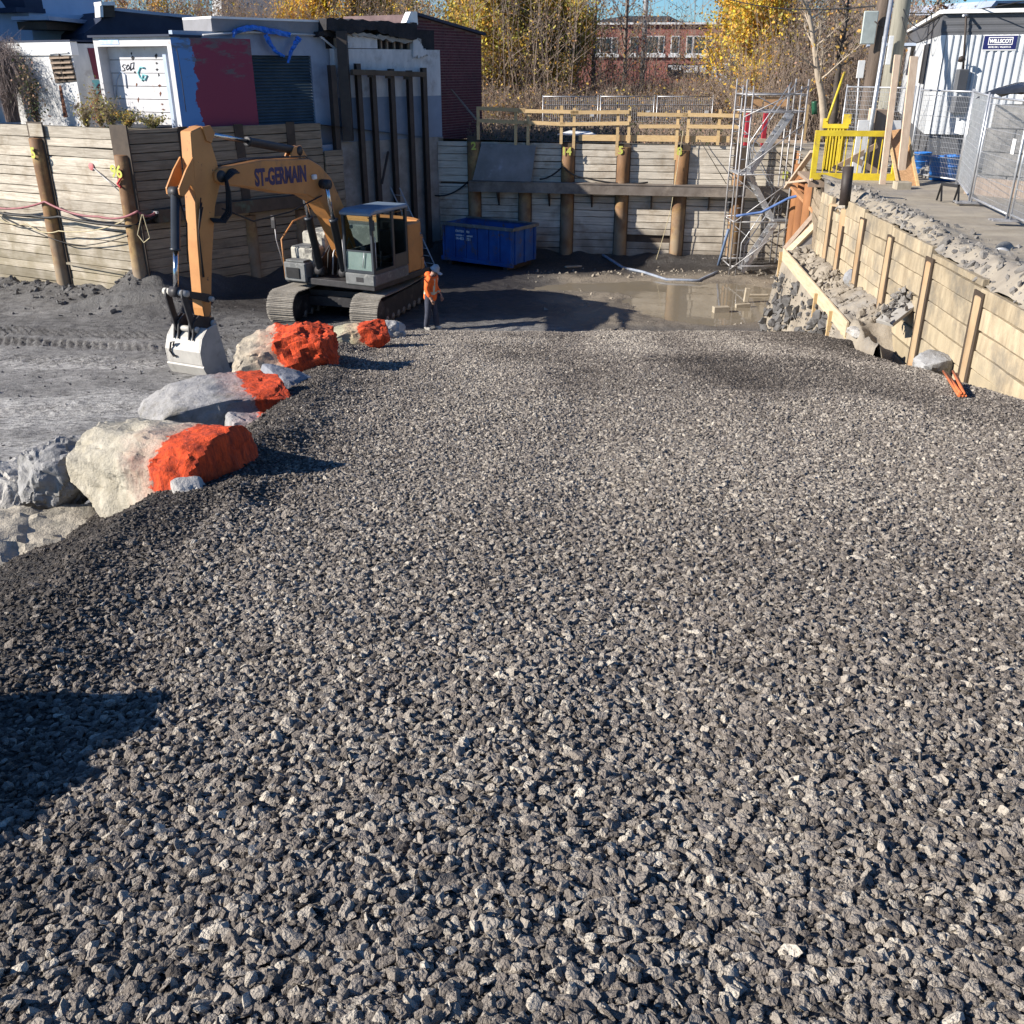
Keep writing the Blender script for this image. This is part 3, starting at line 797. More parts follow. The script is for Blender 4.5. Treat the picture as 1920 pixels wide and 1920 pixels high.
# ---- left wall, facing the sun
WL = Wall(A_, B_)
rootL = thing("shoring_wall", "pale sunlit plank wall with pile number 5 at the far left of the pit", "retaining wall")
tp = [WL.px(-330, 350)[0], WL.px(-100, 380)[0], WL.px(98, 390)[0], WL.len - 0.12]
tb = [0.0] + tp
for i in range(len(tp)):
    lay_planks(WL, rootL, tb[i], tp[i], -0.2, 4.98, 0.262, 'wood_lit', seed=1 + i)
for i, t in enumerate(tp[1:]):
    pile(WL, rootL, t, 5.08, (4.4, 4.62, 4.28)[i], r=0.24, flw=0.68)
backing(WL, rootL, 0, WL.len, -0.3, 4.9)
paint_number(WL, rootL, tp[2] + 0.06, 4.1, "5", 0.42, 0.335)
paint_number(WL, rootL, tp[3] - 0.02, 3.72, "96", 0.46, 0.345)
mb = MB(); t, z = WL.px(80, 233); mb.box((0, 0, 0), (0.6, 0.03, 0.35))
o = mb.build("cover_board", M['wood_lit'], rootL); o.matrix_world = WL.mtx(tp[2] + 0.12, 4.86, 0.13)
mb = MB(); mb.tube([WL.pt(175, 315, 0.05), WL.pt(228, 362, 0.2)], 0.018, 6); mb.build("anchor_rod", M['galv_dull'], rootL)
mb = MB(); mb.lathe([(0.001, 0.01), (0.10, 0.008), (0.11, 0)], n=12)
o = mb.build("paint_mark", M['paint_pink'], rootL); o.matrix_world = WL.mtx(WL.px(174, 312)[0], WL.px(174, 312)[1], 0.06) @ Matrix.Rotation(math.radians(90), 4, 'X')
mb = MB(); mb.beam(WL.at(tp[2] + 0.35, 1.02, 0.1), WL.at(tp[3] - 0.3, 0.92, 0.1), 0.1, 0.06); mb.build("ledger_board", M['wood_lit'], rootL)

# ---- long return wall, in shade, running back beside the old buildings
R1 = Vector((-6.2, 33.5))
WR = Wall(B_, D_)
rootR = thing("shoring_wall", "brown shaded plank wall behind the excavator arm", "retaining wall")
tr = [0.04, WR.px(348, 300)[0], WR.px(452, 300)[0], WR.px(547, 290)[0], WR.px(606, 290)[0]]
ztops = [4.95, 4.94, 4.93, 4.9]
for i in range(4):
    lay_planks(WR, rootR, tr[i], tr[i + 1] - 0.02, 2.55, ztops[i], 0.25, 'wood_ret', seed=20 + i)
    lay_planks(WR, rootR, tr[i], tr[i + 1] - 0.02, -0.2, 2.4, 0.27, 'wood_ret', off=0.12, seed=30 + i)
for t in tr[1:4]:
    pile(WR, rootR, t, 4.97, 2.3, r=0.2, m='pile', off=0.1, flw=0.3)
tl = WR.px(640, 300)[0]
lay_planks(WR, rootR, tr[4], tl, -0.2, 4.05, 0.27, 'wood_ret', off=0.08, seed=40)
backing(WR, rootR, 0.05, tl, -0.3, 4.0)
backing(WR, rootR, 0.05, tr[4], 4.0, 4.88)
mb = MB(); mb.box((0, 0, 0), (tr[4] - 0.3, 0.32, 0.36))
o = mb.build("wale", M['wale_brown'], rootR); o.matrix_world = WR.mtx((tr[4] + 0.6) / 2, 2.62, 0.3)
for t in (0.0, 0.9):
    mb = MB(); mb.beam(WR.at(t + 0.35, 2.75, 0.3), WR.at(t + 0.35, 2.75, 0.62), 0.06, 0.06); mb.build("anchor_head", M['galv_dull'], rootR)

# ---- far wall
WB = Wall(D_, E_)
rootB = thing("shoring_wall", "grey plank wall with a steel wale across the far end of the pit", "retaining wall")
pb = [(890, 4.1), (985, 2.5), (1065, 3.95), (1168, 3.98), (1277, 3.9), (1386, 3.3), (1497, 3.95)]
tbk = [WB.px(p, 330)[0] for p, z in pb]
edges = [0.05] + tbk + [WB.len]
for i in range(len(edges) - 1):
    a, b = edges[i], edges[i + 1]
    lay_planks(WB, rootB, a, b, 2.72, 4.12 - 0.01 * i, 0.235, 'wood_back', seed=50 + i)
    lay_planks(WB, rootB, a, b, -0.25, 2.66, 0.25, 'wood_back', seed=60 + i, skip=(4,) if i in (1, 4) else ())
for (p, zc), t in zip(pb, tbk):
    pile(WB, rootB, t, 4.3 if p in (890,) else (2.6 if p == 985 else 4.1), zc, r=0.235, m='pile_orange' if p == 1497 else 'pile', off=0.04, flw=0.5)
backing(WB, rootB, 0, WB.len, -0.3, 4.0)
t0 = WB.px(884, 340)[0]; t1 = WB.px(1480, 350)[0]
mb = MB(); z = 0
mb.box((0, 0, 0.165), (t1 - t0, 0.4, 0.03)); mb.box((0, 0, -0.165), (t1 - t0, 0.4, 0.03)); mb.box((0, -0.16, 0), (t1 - t0, 0.03, 0.3))
o = mb.build("wale", M['wale'], rootB); o.matrix_world = WB.mtx((t0 + t1) / 2, 2.62, 0.3)
for px_ in (935, 1030, 1110, 1222, 1330, 1440):
    t = WB.px(px_, 350)[0]
    mb = MB(); mb.prism([(0, 0, 0), (0, -0.42, 0), (0, 0, -0.5)], (0.05, 0, 0)); o = mb.build("wale_bracket", M['steel_dark'], rootB); o.matrix_world = WB.mtx(t, 2.44, 0.06)
for px_, py_, n_ in ((888, 272, "2"), (1062, 282, "14"), (1164, 280, "5"), (1274, 282, "8")):
    t, z = WB.px(px_, py_, 0.3); paint_number(WB, rootB, t, z - 0.15, n_, 0.36, 0.3)
t, z = WB.px(1472, 330, 0.06); paint_number(WB, rootB, t, z - 0.1, "8", 0.4, 0.09)

# ---- side wall behind the stair, mostly hidden
WE = Wall(E_, F_)
rootE = thing("shoring_wall", "dark plank wall under the yellow platform by the stair tower", "retaining wall")
for i in range(4):
    lay_planks(WE, rootE, WE.len * i / 4, WE.len * (i + 1) / 4, -0.2, 3.75, 0.27, 'wood_ret', seed=80 + i)
for i in (1, 2, 3): pile(WE, rootE, WE.len * i / 4, 3.8, 3.75, r=0.2, m='pile_orange')
backing(WE, rootE, 0, WE.len, -0.3, 3.8)

# ---- right wall, full sun
WG = Wall(F_, H_)
rootG = thing("shoring_wall", "tan sunlit plank wall along the right side of the ramp", "retaining wall")
pr = [(1556, 440), (1583, 420), (1617, 455), (1668, 495), (1737, 560), (1826, 640)]
tg = [WG.px(*p)[0] for p in pr] + [WG.px(1826, 640)[0] + 2.2, WG.px(1826, 640)[0] + 4.4]
edges = [0.0] + tg
gz = [3.9, 3.62, 3.98, 3.92, 3.9, 3.8, 3.68, 3.66, 3.6]
for i in range(len(edges) - 1):
    lay_planks(WG, rootG, edges[i], edges[i + 1], 1.55, gz[i] - 0.02, 0.31, 'wood_right', seed=90 + i, thick=0.08)
    lay_planks(WG, rootG, edges[i], edges[i + 1], 0.3, 1.55, 0.31, 'wood_right', seed=190 + i, thick=0.08) if edges[i] < 9 else None
for i, t in enumerate(tg):
    pile(WG, rootG, t, gz[i] - 0.2, (3.72, 3.75, 3.74, 3.68, 3.62, 3.52, 3.4, 3.4)[i], r=0.17, z0=0.3, m='pile_tan', off=-0.065, flw=0.36)
backing(WG, rootG, 0, WG.len, 0.3, 3.4)
# a taller black post end standing at the second pile
mb = MB(); mb.tube([WG.pt(1583, 385, 0.1), WG.pt(1591, 312, 0.1)], 0.115, 12); mb.build("pile_extension", M['steel_dark'], rootG)

# ---- cables and ropes along the left wall
def hang(name, label, cat, pts, r, m, sag=0.0, n=10, group=None, top=True, kind=None):
    P = []
    for i in range(len(pts) - 1):
        a, b = Vector(pts[i]), Vector(pts[i + 1])
        for k in range(n):
            t = k / n; p = a.lerp(b, t); p.z -= 4 * sag * t * (1 - t); P.append(p)
    P.append(Vector(pts[-1]))
    mb = MB(); mb.tube(P, r, 6)
    o = mb.build(name, m); tag(o, label, cat, group, kind); return o
M['cable_pink'] = mat('pink_cable', (0.3, 0.1, 0.11), (0.2, 0.07, 0.08), 6, 0.5)
M['rope'] = mat('pale_rope', (0.5, 0.43, 0.27), None, 9, 0.8)
hang("hose", "dusty pink hose slung along the sunlit left wall", "hose", [WL.pt(-20, 388, 0.3), WL.pt(84, 378, 0.34), WL.pt(185, 406, 0.3), WL.pt(258, 396, 0.42), WR.pt(292, 398, 0.5)], 0.035, M['cable_pink'], 0.12)
hang("cable", "black cable bundle sagging along the left wall below the pink hose", "cable", [WL.pt(-20, 395, 0.28), WL.pt(60, 404, 0.2), WL.pt(110, 406, 0.34), WL.pt(240, 424, 0.3), WR.pt(300, 400, 0.4)], 0.04, M['black'], 0.05)
hang("cable", "thin black cable drooping lowest on the left wall", "cable", [WL.pt(-20, 396, 0.26), WL.pt(105, 450, 0.34), WL.pt(160, 460, 0.14), WL.pt(240, 442, 0.28)], 0.016, M['black'], 0.04)
hang("rope", "pale rope sagging between the two numbered piles", "rope", [WL.pt(-20, 400, 0.26), WL.pt(50, 420, 0.2), WL.pt(110, 433, 0.34), WL.pt(235, 413, 0.3)], 0.018, M['rope'], 0.14)
hang("rope", "loop of pale rope hanging from pile 96", "rope", [WL.pt(266, 402, 0.5), WL.pt(258, 440, 0.5), WL.pt(270, 455, 0.5), WL.pt(281, 446, 0.5), WL.pt(268, 402, 0.52)], 0.014, M['rope'], 0.0)
hang("ribbon", "red marking ribbon tied to pile 96", "ribbon", [WL.pt(224, 318, 0.3), WL.pt(228, 332, 0.32), WL.pt(220, 345, 0.34), WL.pt(227, 352, 0.33)], 0.03, mat('red_ribbon', (0.55, 0.05, 0.06), None, 5, 0.6), 0.0, n=4)
hang("cable", "black cable looping across the far wall beside the leaning plywood", "cable", [WB.pt(752, 345, 0.15), WB.pt(812, 366, 0.15), WB.pt(880, 338, 0.15)], 0.03, M['black'], 0.2)
hang("hose", "dark hose draped on the wale right of the leaning plywood", "hose", [WB.pt(1012, 336, 0.2), WB.pt(1055, 312, 0.3), WB.pt(1100, 334, 0.2), WB.pt(1215, 342, 0.2)], 0.03, M['black'], 0.1)
hang("rope", "thin pale rope hanging down the far wall", "rope", [WB.pt(1281, 245, 0.3), WB.pt(1258, 392, 0.5), WB.pt(1228, 495, 0.6)], 0.012, M['rope'], 0.05)
hang("cable", "slack guy wire slanting over the planks left of the stair tower", "cable", [WB.pt(1312, 262, 0.15), WB.pt(1362, 345, 0.3)], 0.012, M['black'], 0.0, n=3)

# ---- plywood sheet leaning on the wale, guard rail of lumber
mb = MB()
pl = [WB.pt(886, 338, 0.42), WB.pt(996, 341, 0.42), WB.pt(1005, 273, 0.14), WB.pt(903, 268, 0.14)]
nn = (pl[1] - pl[0]).cross(pl[3] - pl[0]).normalized()
mb.prism(pl, nn * -0.025)
tag(mb.build("plywood_sheet", M['ply_grey']), "grey plywood sheet leaning on the wale of the far wall", "plywood")
gr = thing("guard_rail", "pale two-rail lumber guard rail along the top of the far wall", "guard rail")
for (p, yt, yb) in ((897, 200, 262), (967, 205, 272), (990, 207, 272), (1052, 198, 270), (1075, 202, 292), (1156, 203, 292), (1178, 204, 268), (1266, 206, 300), (1288, 207, 268), (1345, 205, 272)):
    mb = MB(); a = WB.pt(p, yb, 0.13); b = WB.pt(p - (0.02 * (yb - yt) if p < 960 else 0), yt, 0.13); b = Vector((a.x, a.y, b.z))
    mb.beam(a, b, 0.1, 0.06, up=WB.n); mb.build("post", M['lumber'], gr)
for (x0, y0, x1, y1) in ((895, 203, 985, 207), (972, 208, 1085, 210), (1070, 211, 1180, 210), (1195, 214, 1290, 216), (1280, 215, 1385, 217),
                         (895, 226, 990, 230), (982, 229, 1060, 233), (1050, 233, 1180, 231), (1198, 237, 1275, 237), (1288, 237, 1385, 238)):
    mb = MB(); a = WB.pt(x0, y0, 0.19); b = WB.pt(x1, y1, 0.19); mb.beam(a, b, 0.045, 0.12); mb.build("rail", M['lumber'], gr)
mb = MB(); mb.beam(WB.pt(1085, 258, 0.02), WB.pt(1368, 261, 0.02), 0.05, 0.2); mb.build("toe_board", M['lumber'], gr)
for p, q in (((1060, 250), (1110, 256)), ((1118, 253), (1060, 254))):
    pass
mb = MB()
pts = [WB.pt(1045, 254, -0.1), WB.pt(1070, 247, -0.3), WB.pt(1105, 249, -0.4), WB.pt(1120, 256, -0.1)]
mb.prism([p + Vector((0, 0, 0.02)) for p in pts], (0, 0, 0.03)); tag(mb.build("tarp_scrap", M['white']), "crumpled white scrap sheet behind the lumber rail", "sheet")

# ================================================================== OLD BUILDINGS ON THE LEFT
wdir = WR.a
def slab(w, pts, back, m, name, parent, off=0.0):
    """an outline on the wall plane, given real thickness behind it"""
    mb = MB(); mb.prism(w.poly(pts, off), w.n * -back); return mb.build(name, m, parent)
M['wall_white'] = mat('chalky_white_wall', (0.6, 0.6, 0.6), (0.45, 0.455, 0.46), 1.8, 0.85, bump=0.006, c3=(0.3, 0.265, 0.25), s3=1.8, t3=(0.55, 0.75), stretch=(2, 2, 0.6))
M['wall_bluewhite'] = mat('pale_blue_wall', (0.48, 0.56, 0.68), (0.4, 0.48, 0.6), 0.8, 0.85)
M['wall_bluegrey'] = mat('blue_grey_wall', (0.36, 0.42, 0.52), (0.27, 0.32, 0.42), 1.0, 0.85, c3=(0.2, 0.23, 0.3), s3=0.9, t3=(0.55, 0.8))
M['roof_navy'] = mat('navy_roofing', (0.03, 0.042, 0.075), (0.02, 0.028, 0.055), 1.5, 0.7)
M['roof_black'] = mat('torn_black_roofing', (0.028, 0.026, 0.03), (0.012, 0.012, 0.014), 3, 0.75, bump=0.03)
M['shutter'] = mat('dark_green_shutter', (0.075, 0.115, 0.15), (0.05, 0.082, 0.11), 1.2, 0.6)
M['door_white'] = mat('stained_white_door', (0.62, 0.62, 0.64), (0.5, 0.49, 0.5), 2.2, 0.7, c3=(0.42, 0.3, 0.24), s3=2.6, t3=(0.62, 0.75))
M['rust'] = mat('rust_stain', (0.2, 0.085, 0.05), (0.11, 0.05, 0.035), 8, 0.9)
M['teal_spray'] = mat('teal_spray', (0.12, 0.42, 0.45), (0.25, 0.5, 0.52), 8, 0.8)
M['black_spray'] = mat('black_spray', (0.03, 0.03, 0.035), None, 8, 0.8)
M['red_panel'] = mat('maroon_panel', (0.16, 0.03, 0.05), (0.11, 0.02, 0.04), 2, 0.7)

def shed_side_material():
    m = bpy.data.materials.new("peeling_blue_and_red"); m.use_nodes = True
    nt = m.node_tree; L = nt.links; b = nt.nodes["Principled BSDF"]; b.inputs["Roughness"].default_value = 0.75
    tc = _n(nt, "ShaderNodeTexCoord"); sp = _n(nt, "ShaderNodeSeparateXYZ"); L.new(tc.outputs["Object"], sp.inputs[0])
    nz = _n(nt, "ShaderNodeTexNoise"); nz.inputs["Scale"].default_value = 2.2; nz.inputs["Detail"].default_value = 8; nz.inputs["Roughness"].default_value = 0.7; L.new(tc.outputs["Object"], nz.inputs["Vector"])
    a = _n(nt, "ShaderNodeMath", operation='MULTIPLY_ADD'); L.new(nz.outputs["Fac"], a.inputs[0]); a.inputs[1].default_value = 1.1; L.new(sp.outputs["X"], a.inputs[2])
    gt = _n(nt, "ShaderNodeMath", operation='GREATER_THAN'); L.new(a.outputs[0], gt.inputs[0]); gt.inputs[1].default_value = 1.22
    x = _n(nt, "ShaderNodeMix", data_type='RGBA'); L.new(gt.outputs[0], x.inputs[0]); x.inputs[6].default_value = (0.09, 0.24, 0.52, 1); x.inputs[7].default_value = (0.2, 0.028, 0.06, 1)
    # a washed out olive patch near the top
    mp = _n(nt, "ShaderNodeMapping"); mp.inputs["Scale"].default_value = (0.9, 1, 2.4)
    L.new(tc.outputs["Object"], mp.inputs[0]); n5 = _n(nt, "ShaderNodeTexNoise"); n5.inputs["Scale"].default_value = 1.4; n5.inputs["Detail"].default_value = 9; n5.inputs["Roughness"].default_value = 0.7; L.new(mp.outputs[0], n5.inputs["Vector"])
    a2 = _n(nt, "ShaderNodeMath", operation='MULTIPLY_ADD'); L.new(sp.outputs["Z"], a2.inputs[0]); a2.inputs[1].default_value = 0.11; L.new(n5.outputs["Fac"], a2.inputs[2])
    lt = _n(nt, "ShaderNodeMapRange"); lt.inputs[1].default_value = 1.27; lt.inputs[2].default_value = 1.34; lt.inputs[4].default_value = 0.75; L.new(a2.outputs[0], lt.inputs[0])
    y = _n(nt, "ShaderNodeMix", data_type='RGBA'); L.new(lt.outputs[0], y.inputs[0]); L.new(x.outputs[2], y.inputs[6]); y.inputs[7].default_value = (0.1, 0.11, 0.115, 1)
    L.new(y.outputs[2], b.inputs["Base Color"])
    return m

# white garage box with the peeling side
FR = Vector((-9.72, 30.3)); FL = Vector((-12.4, 31.5))
WF = Wall(FL, FR); WS = Wall(FR, FR + Vector((wdir.x, wdir.y)) * 2.6)
shed = thing("garage_shed", "white garage shed with graffiti door and blue and red peeling side wall", "shed")
zt = WF.pt(345, 68)[2]; zb = 4.95
Lf = WF.len
def wbox(w, t0, t1, z0, z1, off0, off1, m, name, parent, bevel=0):
    mb = MB(); mb.box(((t0 + t1) / 2, -(off0 + off1) / 2, (z0 + z1) / 2), (t1 - t0, abs(off1 - off0), z1 - z0))
    o = mb.build(name, m, parent, bevel); o.matrix_world = w.mtx(0, 0, 0); return o
wbox(WF, 0, 0.13, zb, zt, -0.4, 0, M['door_white'], "door_jamb", shed); wbox(WF, Lf - 0.16, Lf, zb, zt, -0.4, 0, M['door_white'], "door_jamb", shed)
wbox(WF, 0.13, Lf - 0.16, zt - 0.24, zt, -0.4, 0, M['door_white'], "lintel", shed)
mb = MB(); mb.box((0, 0, 0), (0.75, 0.01, 0.13)); o = mb.build("faded_sign", mat('faded_blue_print', (0.33, 0.5, 0.75), (0.6, 0.68, 0.8), 9, 0.6), shed); o.matrix_world = WF.mtx(0.62, zt - 0.12, 0.007)
rows = 6; hz = (zt - 0.24 - zb) / rows
for k in range(rows):
    wbox(WF, 0.135, Lf - 0.165, zb + k * hz + 0.012, zb + (k + 1) * hz - 0.006, -0.42, -0.36, M['door_white'], "door_panel", shed)
wbox(WF, 0.05, Lf - 0.05, zb, zt - 0.05, -0.5, -0.44, M['flange'], "door_back", shed)
o = slab(WS, [(0, 0)] * 3, 0.1, M['wall_white'], "x", shed) if False else None
sm = shed_side_material()
wbox(WS, 0.0, 2.6, zb - 0.2, zt - 0.02, -0.12, 0, sm, "side_wall", shed)
wbox(WF, -0.1, Lf + 0.06, zt, zt + 0.06, -2.6, 0.1, M['roof_navy'], "roof", shed)
wbox(WF, 0.0, 0.1, zb, zt, -2.4, -0.4, M['wall_white'], "side_wall", shed)
def spray(w, pts, off, r, m, parent, name="graffiti"):
    mb = MB(); P = [w.pt(x, y, off) for x, y in pts]; mb.tube(P, r, 5); return mb.build(name, m, parent)
off = -0.352
spray(WF, [(236, 122), (231, 121), (229, 125), (233, 128), (234, 132), (229, 133)], off, 0.012, M['black_spray'], shed)
spray(WF, [(240, 121), (236, 127), (238, 131), (243, 127), (240, 121)], off, 0.012, M['black_spray'], shed)
spray(WF, [(244, 132), (245, 119), (251, 117), (250, 127), (244, 132)], off, 0.012, M['black_spray'], shed)
spray(WF, [(272, 128), (263, 126), (259, 136), (263, 146), (272, 150), (276, 142), (268, 140), (267, 152)], off, 0.03, M['teal_spray'], shed)
spray(WF, [(218, 186), (219, 150), (226, 134), (235, 140), (238, 165)], off, 0.022, M['wall_bluegrey'], shed)
spray(WF, [(331, 92), (334, 105), (337, 125), (341, 150), (345, 180), (349, 210)], 0.004, 0.012, M['black_spray'], shed)
rr = random.Random(4)
for bx, lst in ((247, (100, 108, 128, 135, 158, 186)), (291, (104, 118, 130, 140, 160, 175, 195, 205))):
    for y in lst:
        mb = MB(); x = bx + (y - 100) * 0.14 + rr.uniform(-1, 1); w_, h_ = rr.uniform(1.2, 4), rr.uniform(2, 7)
        q = [(x - w_, y), (x + rr.uniform(-1, 1), y - h_ * 0.6), (x + w_, y + rr.uniform(-1, 1)), (x + rr.uniform(-0.6, 0.6), y + h_)]
        mb.prism(WF.poly(q, off), WF.n * -0.006); mb.build("rust_stain", M['rust'] if y > 150 else M['black_spray'], shed)

# white garage further left: louvred window, maroon panel on its side
KC = PD(131, 78, 33.0); Kd = (A_ - B_).normalized()
WK = Wall((KC.x + Kd.x * 6, KC.y + Kd.y * 6), (KC.x, KC.y)); WKs = Wall((KC.x, KC.y), (KC.x + wdir.x * 3.2, KC.y + wdir.y * 3.2))
gar = thing("garage", "low white garage with a louvred window and rust streaks above the left wall", "garage")
zk = KC.z
wbox(WK, 0, 6, 4.7, zk - 0.38, -0.15, 0, M['wall_white'], "front_wall", gar)
wbox(WK, -0.1, 6.06, zk - 0.38, zk, -0.2, 0.06, M['white'], "fascia", gar)
wbox(WKs, 0.0, 3.2, 4.7, zk - 0.05, -0.15, 0, M['wall_white'], "side_wall", gar)
wbox(WK, -0.1, 6.1, zk, zk + 0.05, -3.2, 0.08, M['roof_navy'], "roof", gar)
lv = slab(WK, [(90, 96), (128, 94), (143, 152), (104, 156)], 0.02, M['flange'], "window", gar, off=0.03)
for k in range(6):
    y0 = 100 + k * 9.3; x0 = 91.5 + k * 2.35
    mb = MB(); a = WK.pt(x0, y0, 0.07); b = WK.pt(x0 + 37, y0 - 1.8 + k * 0.05, 0.07); mb.beam(a, b, 0.07, 0.05, up=(0, 0, 1)); mb.build("louvre", M['wall_white'] if k == 0 else M['brown_cloth'], lv)
mb = MB(); mb.beam(WK.pt(110, 98, 0.08), WK.pt(121, 152, 0.08), 0.03, 0.05); mb.build("window_bar", M['flange'], lv)
slab(WK, [(110, 160), (114, 160), (127, 220), (119, 220)], 0.01, M['rust'], "rust_stain", gar, off=0.008)
slab(WKs, [(164, 90), (196, 90), (210, 148), (178, 148)], 0.02, M['red_panel'], "maroon_panel", gar, off=0.02)
for k in range(4):
    spray(WKs, [(181 + k * 4.5, 102 + k), (184 + k * 4.5, 127)], 0.03, 0.012, M['wall_bluewhite'], gar, "grille_bar")
for k in range(3):
    spray(WKs, [(180 + k * 1.5, 107 + k * 8), (197 + k * 1.5, 108 + k * 8)], 0.03, 0.012, M['wall_bluewhite'], gar, "grille_bar")
spray(WKs, [(182, 165), (186, 158), (191, 164), (188, 172), (183, 180), (184, 195)], 0.02, 0.03, M['red_panel'], gar)
slab(WKs, [(172, 150), (205, 150), (214, 205), (186, 205)], 0.01, M['teal_spray'], "graffiti", gar, off=0.006)

# roll shutter building behind the garage shed
PBp = Vector((-10.0, 30.55)); WBd = Wall(PBp, PBp + Vector((wdir.x, wdir.y)) * 6.3)
fac = thing("workshop", "grey workshop with a dark ribbed roll shutter beside the peeling shed", "building")
zf = WBd.pt(600, 64)[2]
tS0 = WBd.px(470, 170)[0]; tS1 = WBd.px(588, 170)[0]; zs = WBd.pt(530, 104)[2]
wbox(WBd, 0.3, 6.1, zs, zf, -0.2, 0, M['wall_bluegrey'], "upper_wall", fac)
wbox(WBd, tS1, 6.1, 3.9, zs, -0.2, 0, M['wall_bluegrey'], "side_wall", fac)
wbox(WBd, 0, tS0, 3.9, zs, -0.2, 0, M['wall_bluegrey'], "side_wall", fac)
mb = MB(); nsl = 22; hs = (zs - 4.85) / nsl
for k in range(nsl):
    z = 4.85 + k * hs
    mb.prism([(tS0, 0.14, z + hs), (tS0, 0.05, z + hs * 0.3), (tS0, 0.06, z + hs * 0.12), (tS0, 0.13, z)], (tS1 - tS0, 0, 0))
o = mb.build("roll_shutter", M['shutter'], fac); o.matrix_world = WBd.mtx(0, 0, 0)
TF = WBd.px(395, 50)[0]
wbox(WBd, TF, 6.2, zf, WBd.pt(600, 42)[2], -1.6, 0.06, mat('grey_fascia', (0.25, 0.25, 0.27), (0.19, 0.19, 0.2), 1.2, 0.8), "roof_fascia", fac)
wbox(WBd, TF, 6.2, WBd.pt(600, 42)[2], WBd.pt(600, 38)[2], -1.6, 0.09, M['white'], "roof_flashing", fac)
mb = MB(); mb.tube([WBd.pt(380, 66, 0.12), WBd.pt(470, 60, 0.12), WBd.pt(596, 66, 0.12)], 0.035, 6); mb.build("gutter_pipe", M['wall_white'], fac)

# dark navy building behind
WN = Wall(PD(150, 60, 37.5)[:2], PD(416, 60, 41)[:2])
nav = thing("navy_building", "dark navy sided building with a sloping roof edge behind the white shed", "building")
slab(WN, [(146, 120), (158, 62), (212, 20), (417, 40), (417, 120)], 3.0, M['roof_navy'], "wall", nav)
mb = MB(); mb.beam(WN.pt(213, 17, 0.1), WN.pt(417, 38, 0.1), 0.1, 0.1); mb.build("roof_edge", M['wall_bluegrey'], nav)
slab(WN, [(196, 32), (194, 8), (214, 8), (216, 32)], 0.6, M['flange'], "chimney", nav, off=0.3)
slab(WN, [(190, 10), (189, 3), (216, 3), (216, 10)], 0.7, M['white'], "chimney_cap", nav, off=0.4)
slab(WN, [(188, 32), (187, 10), (193, 10), (194, 32)], 0.5, M['white'], "corner_trim", nav, off=0.34)

# big pale house at the far left
WH = Wall(PD(62, 60, 38.5)[:2], PD(190, 60, 43.0)[:2])
hou = thing("white_house", "tall pale blue-white house wall at the upper left corner", "house")
slab(WH, [(62, 130), (62, -160), (190, -110), (190, 130)], 9.0, M['wall_bluewhite'], "wall", hou)
Hd = Vector((-0.85, 0.53)); hp = PD(62, 60, 38.4); WH2 = Wall((hp.x + Hd.x * 13, hp.y + Hd.y * 13), (hp.x, hp.y))
wbox(WH2, 0, 12.98, 4.6, 8.3, -5, 0.0, M['wall_bluewhite'], "front_wing", hou)
wbox(WH2, -0.4, 13.1, 8.3, 8.45, -0.6, 0.55, M['roof_navy'], "eave", hou)
wbox(WH2, -0.4, 13.0, 8.45, 12.5, -0.6, 0.1, M['roof_navy'], "roof", hou)
WW3 = Wall((-34.0, 33.6), (-19.7, 33.6)); wbox(WW3, 0, 14.3, 4.6, 10.5, -9.0, 0, M['wall_bluewhite'], "shade_wing", hou)  # unseen wing added to shade the left of the garage front
mb = MB(); mb.beam(WH.pt(56, 34, 0.9), WH.pt(158, 44, 0.9), 1.4, 0.12); mb.build("canopy", M['wall_bluegrey'], hou)
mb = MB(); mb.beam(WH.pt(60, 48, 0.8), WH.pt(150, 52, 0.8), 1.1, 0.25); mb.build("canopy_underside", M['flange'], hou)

# damaged white wall with steel columns
WC = Wall(Vector((-5.78, 34.35)), D_ + Vector((wdir.x, wdir.y)) * 0.3)
dam = thing("damaged_building", "half demolished white building with torn black roof edge above the pit", "building")
zc0 = 3.75
wbox(WC, 0, WC.len, 5.62, WC.pt(700, 92)[2], -0.25, 0, M['wall_white'], "upper_wall", dam)
wbox(WC, 0.02, WC.len, 4.25, 5.617, -0.25, 0.004, mat('blue_grey_band', (0.25, 0.3, 0.38), (0.2, 0.245, 0.31), 1.2, 0.85), "painted_band", dam)
wbox(WC, -0.1, WC.len, -0.3, 4.25, -0.3, 0.06, M['concrete'], "foundation_wall", dam)
zr0 = WC.pt(700, 92)[2]; zr1 = WC.pt(720, 66)[2]
wbox(WC, 0.5, 1.75, zr0 + 0.02, zr1, -0.2, -0.02, M['wall_white'], "wall_panel", dam)
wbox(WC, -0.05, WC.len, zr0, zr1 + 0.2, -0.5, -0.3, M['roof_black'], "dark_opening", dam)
for t in (0.15, 0.33, 1.95, 2.2, 2.5, 2.8, 3.1): wbox(WC, t, t + 0.05, zr0, zr1, -0.2, -0.1, M['brown_cloth'], "stud", dam)
rr = random.Random(9)
def ragged(w, xs, ytop, ybot, off, m, name, parent, jt=3, jb=3, back=0.3):
    pts = []; n = 26
    for k in range(n): t = k / (n - 1); pts.append((xs[0] + (xs[1] - xs[0]) * t, ytop(t) + rr.uniform(-jt, jt)))
    for k in range(n): t = 1 - k / (n - 1); pts.append((xs[0] + (xs[1] - xs[0]) * t, ybot(t) + rr.uniform(-jb, jb)))
    return slab(w, pts, back, m, name, parent, off)
ragged(WC, (612, 782), lambda t: 34 + 10 * t, lambda t: 56 + 14 * t + 6 * math.sin(t * 9), 0.16, M['roof_black'], "torn_roofing", dam, 2.5, 3, 0.5)
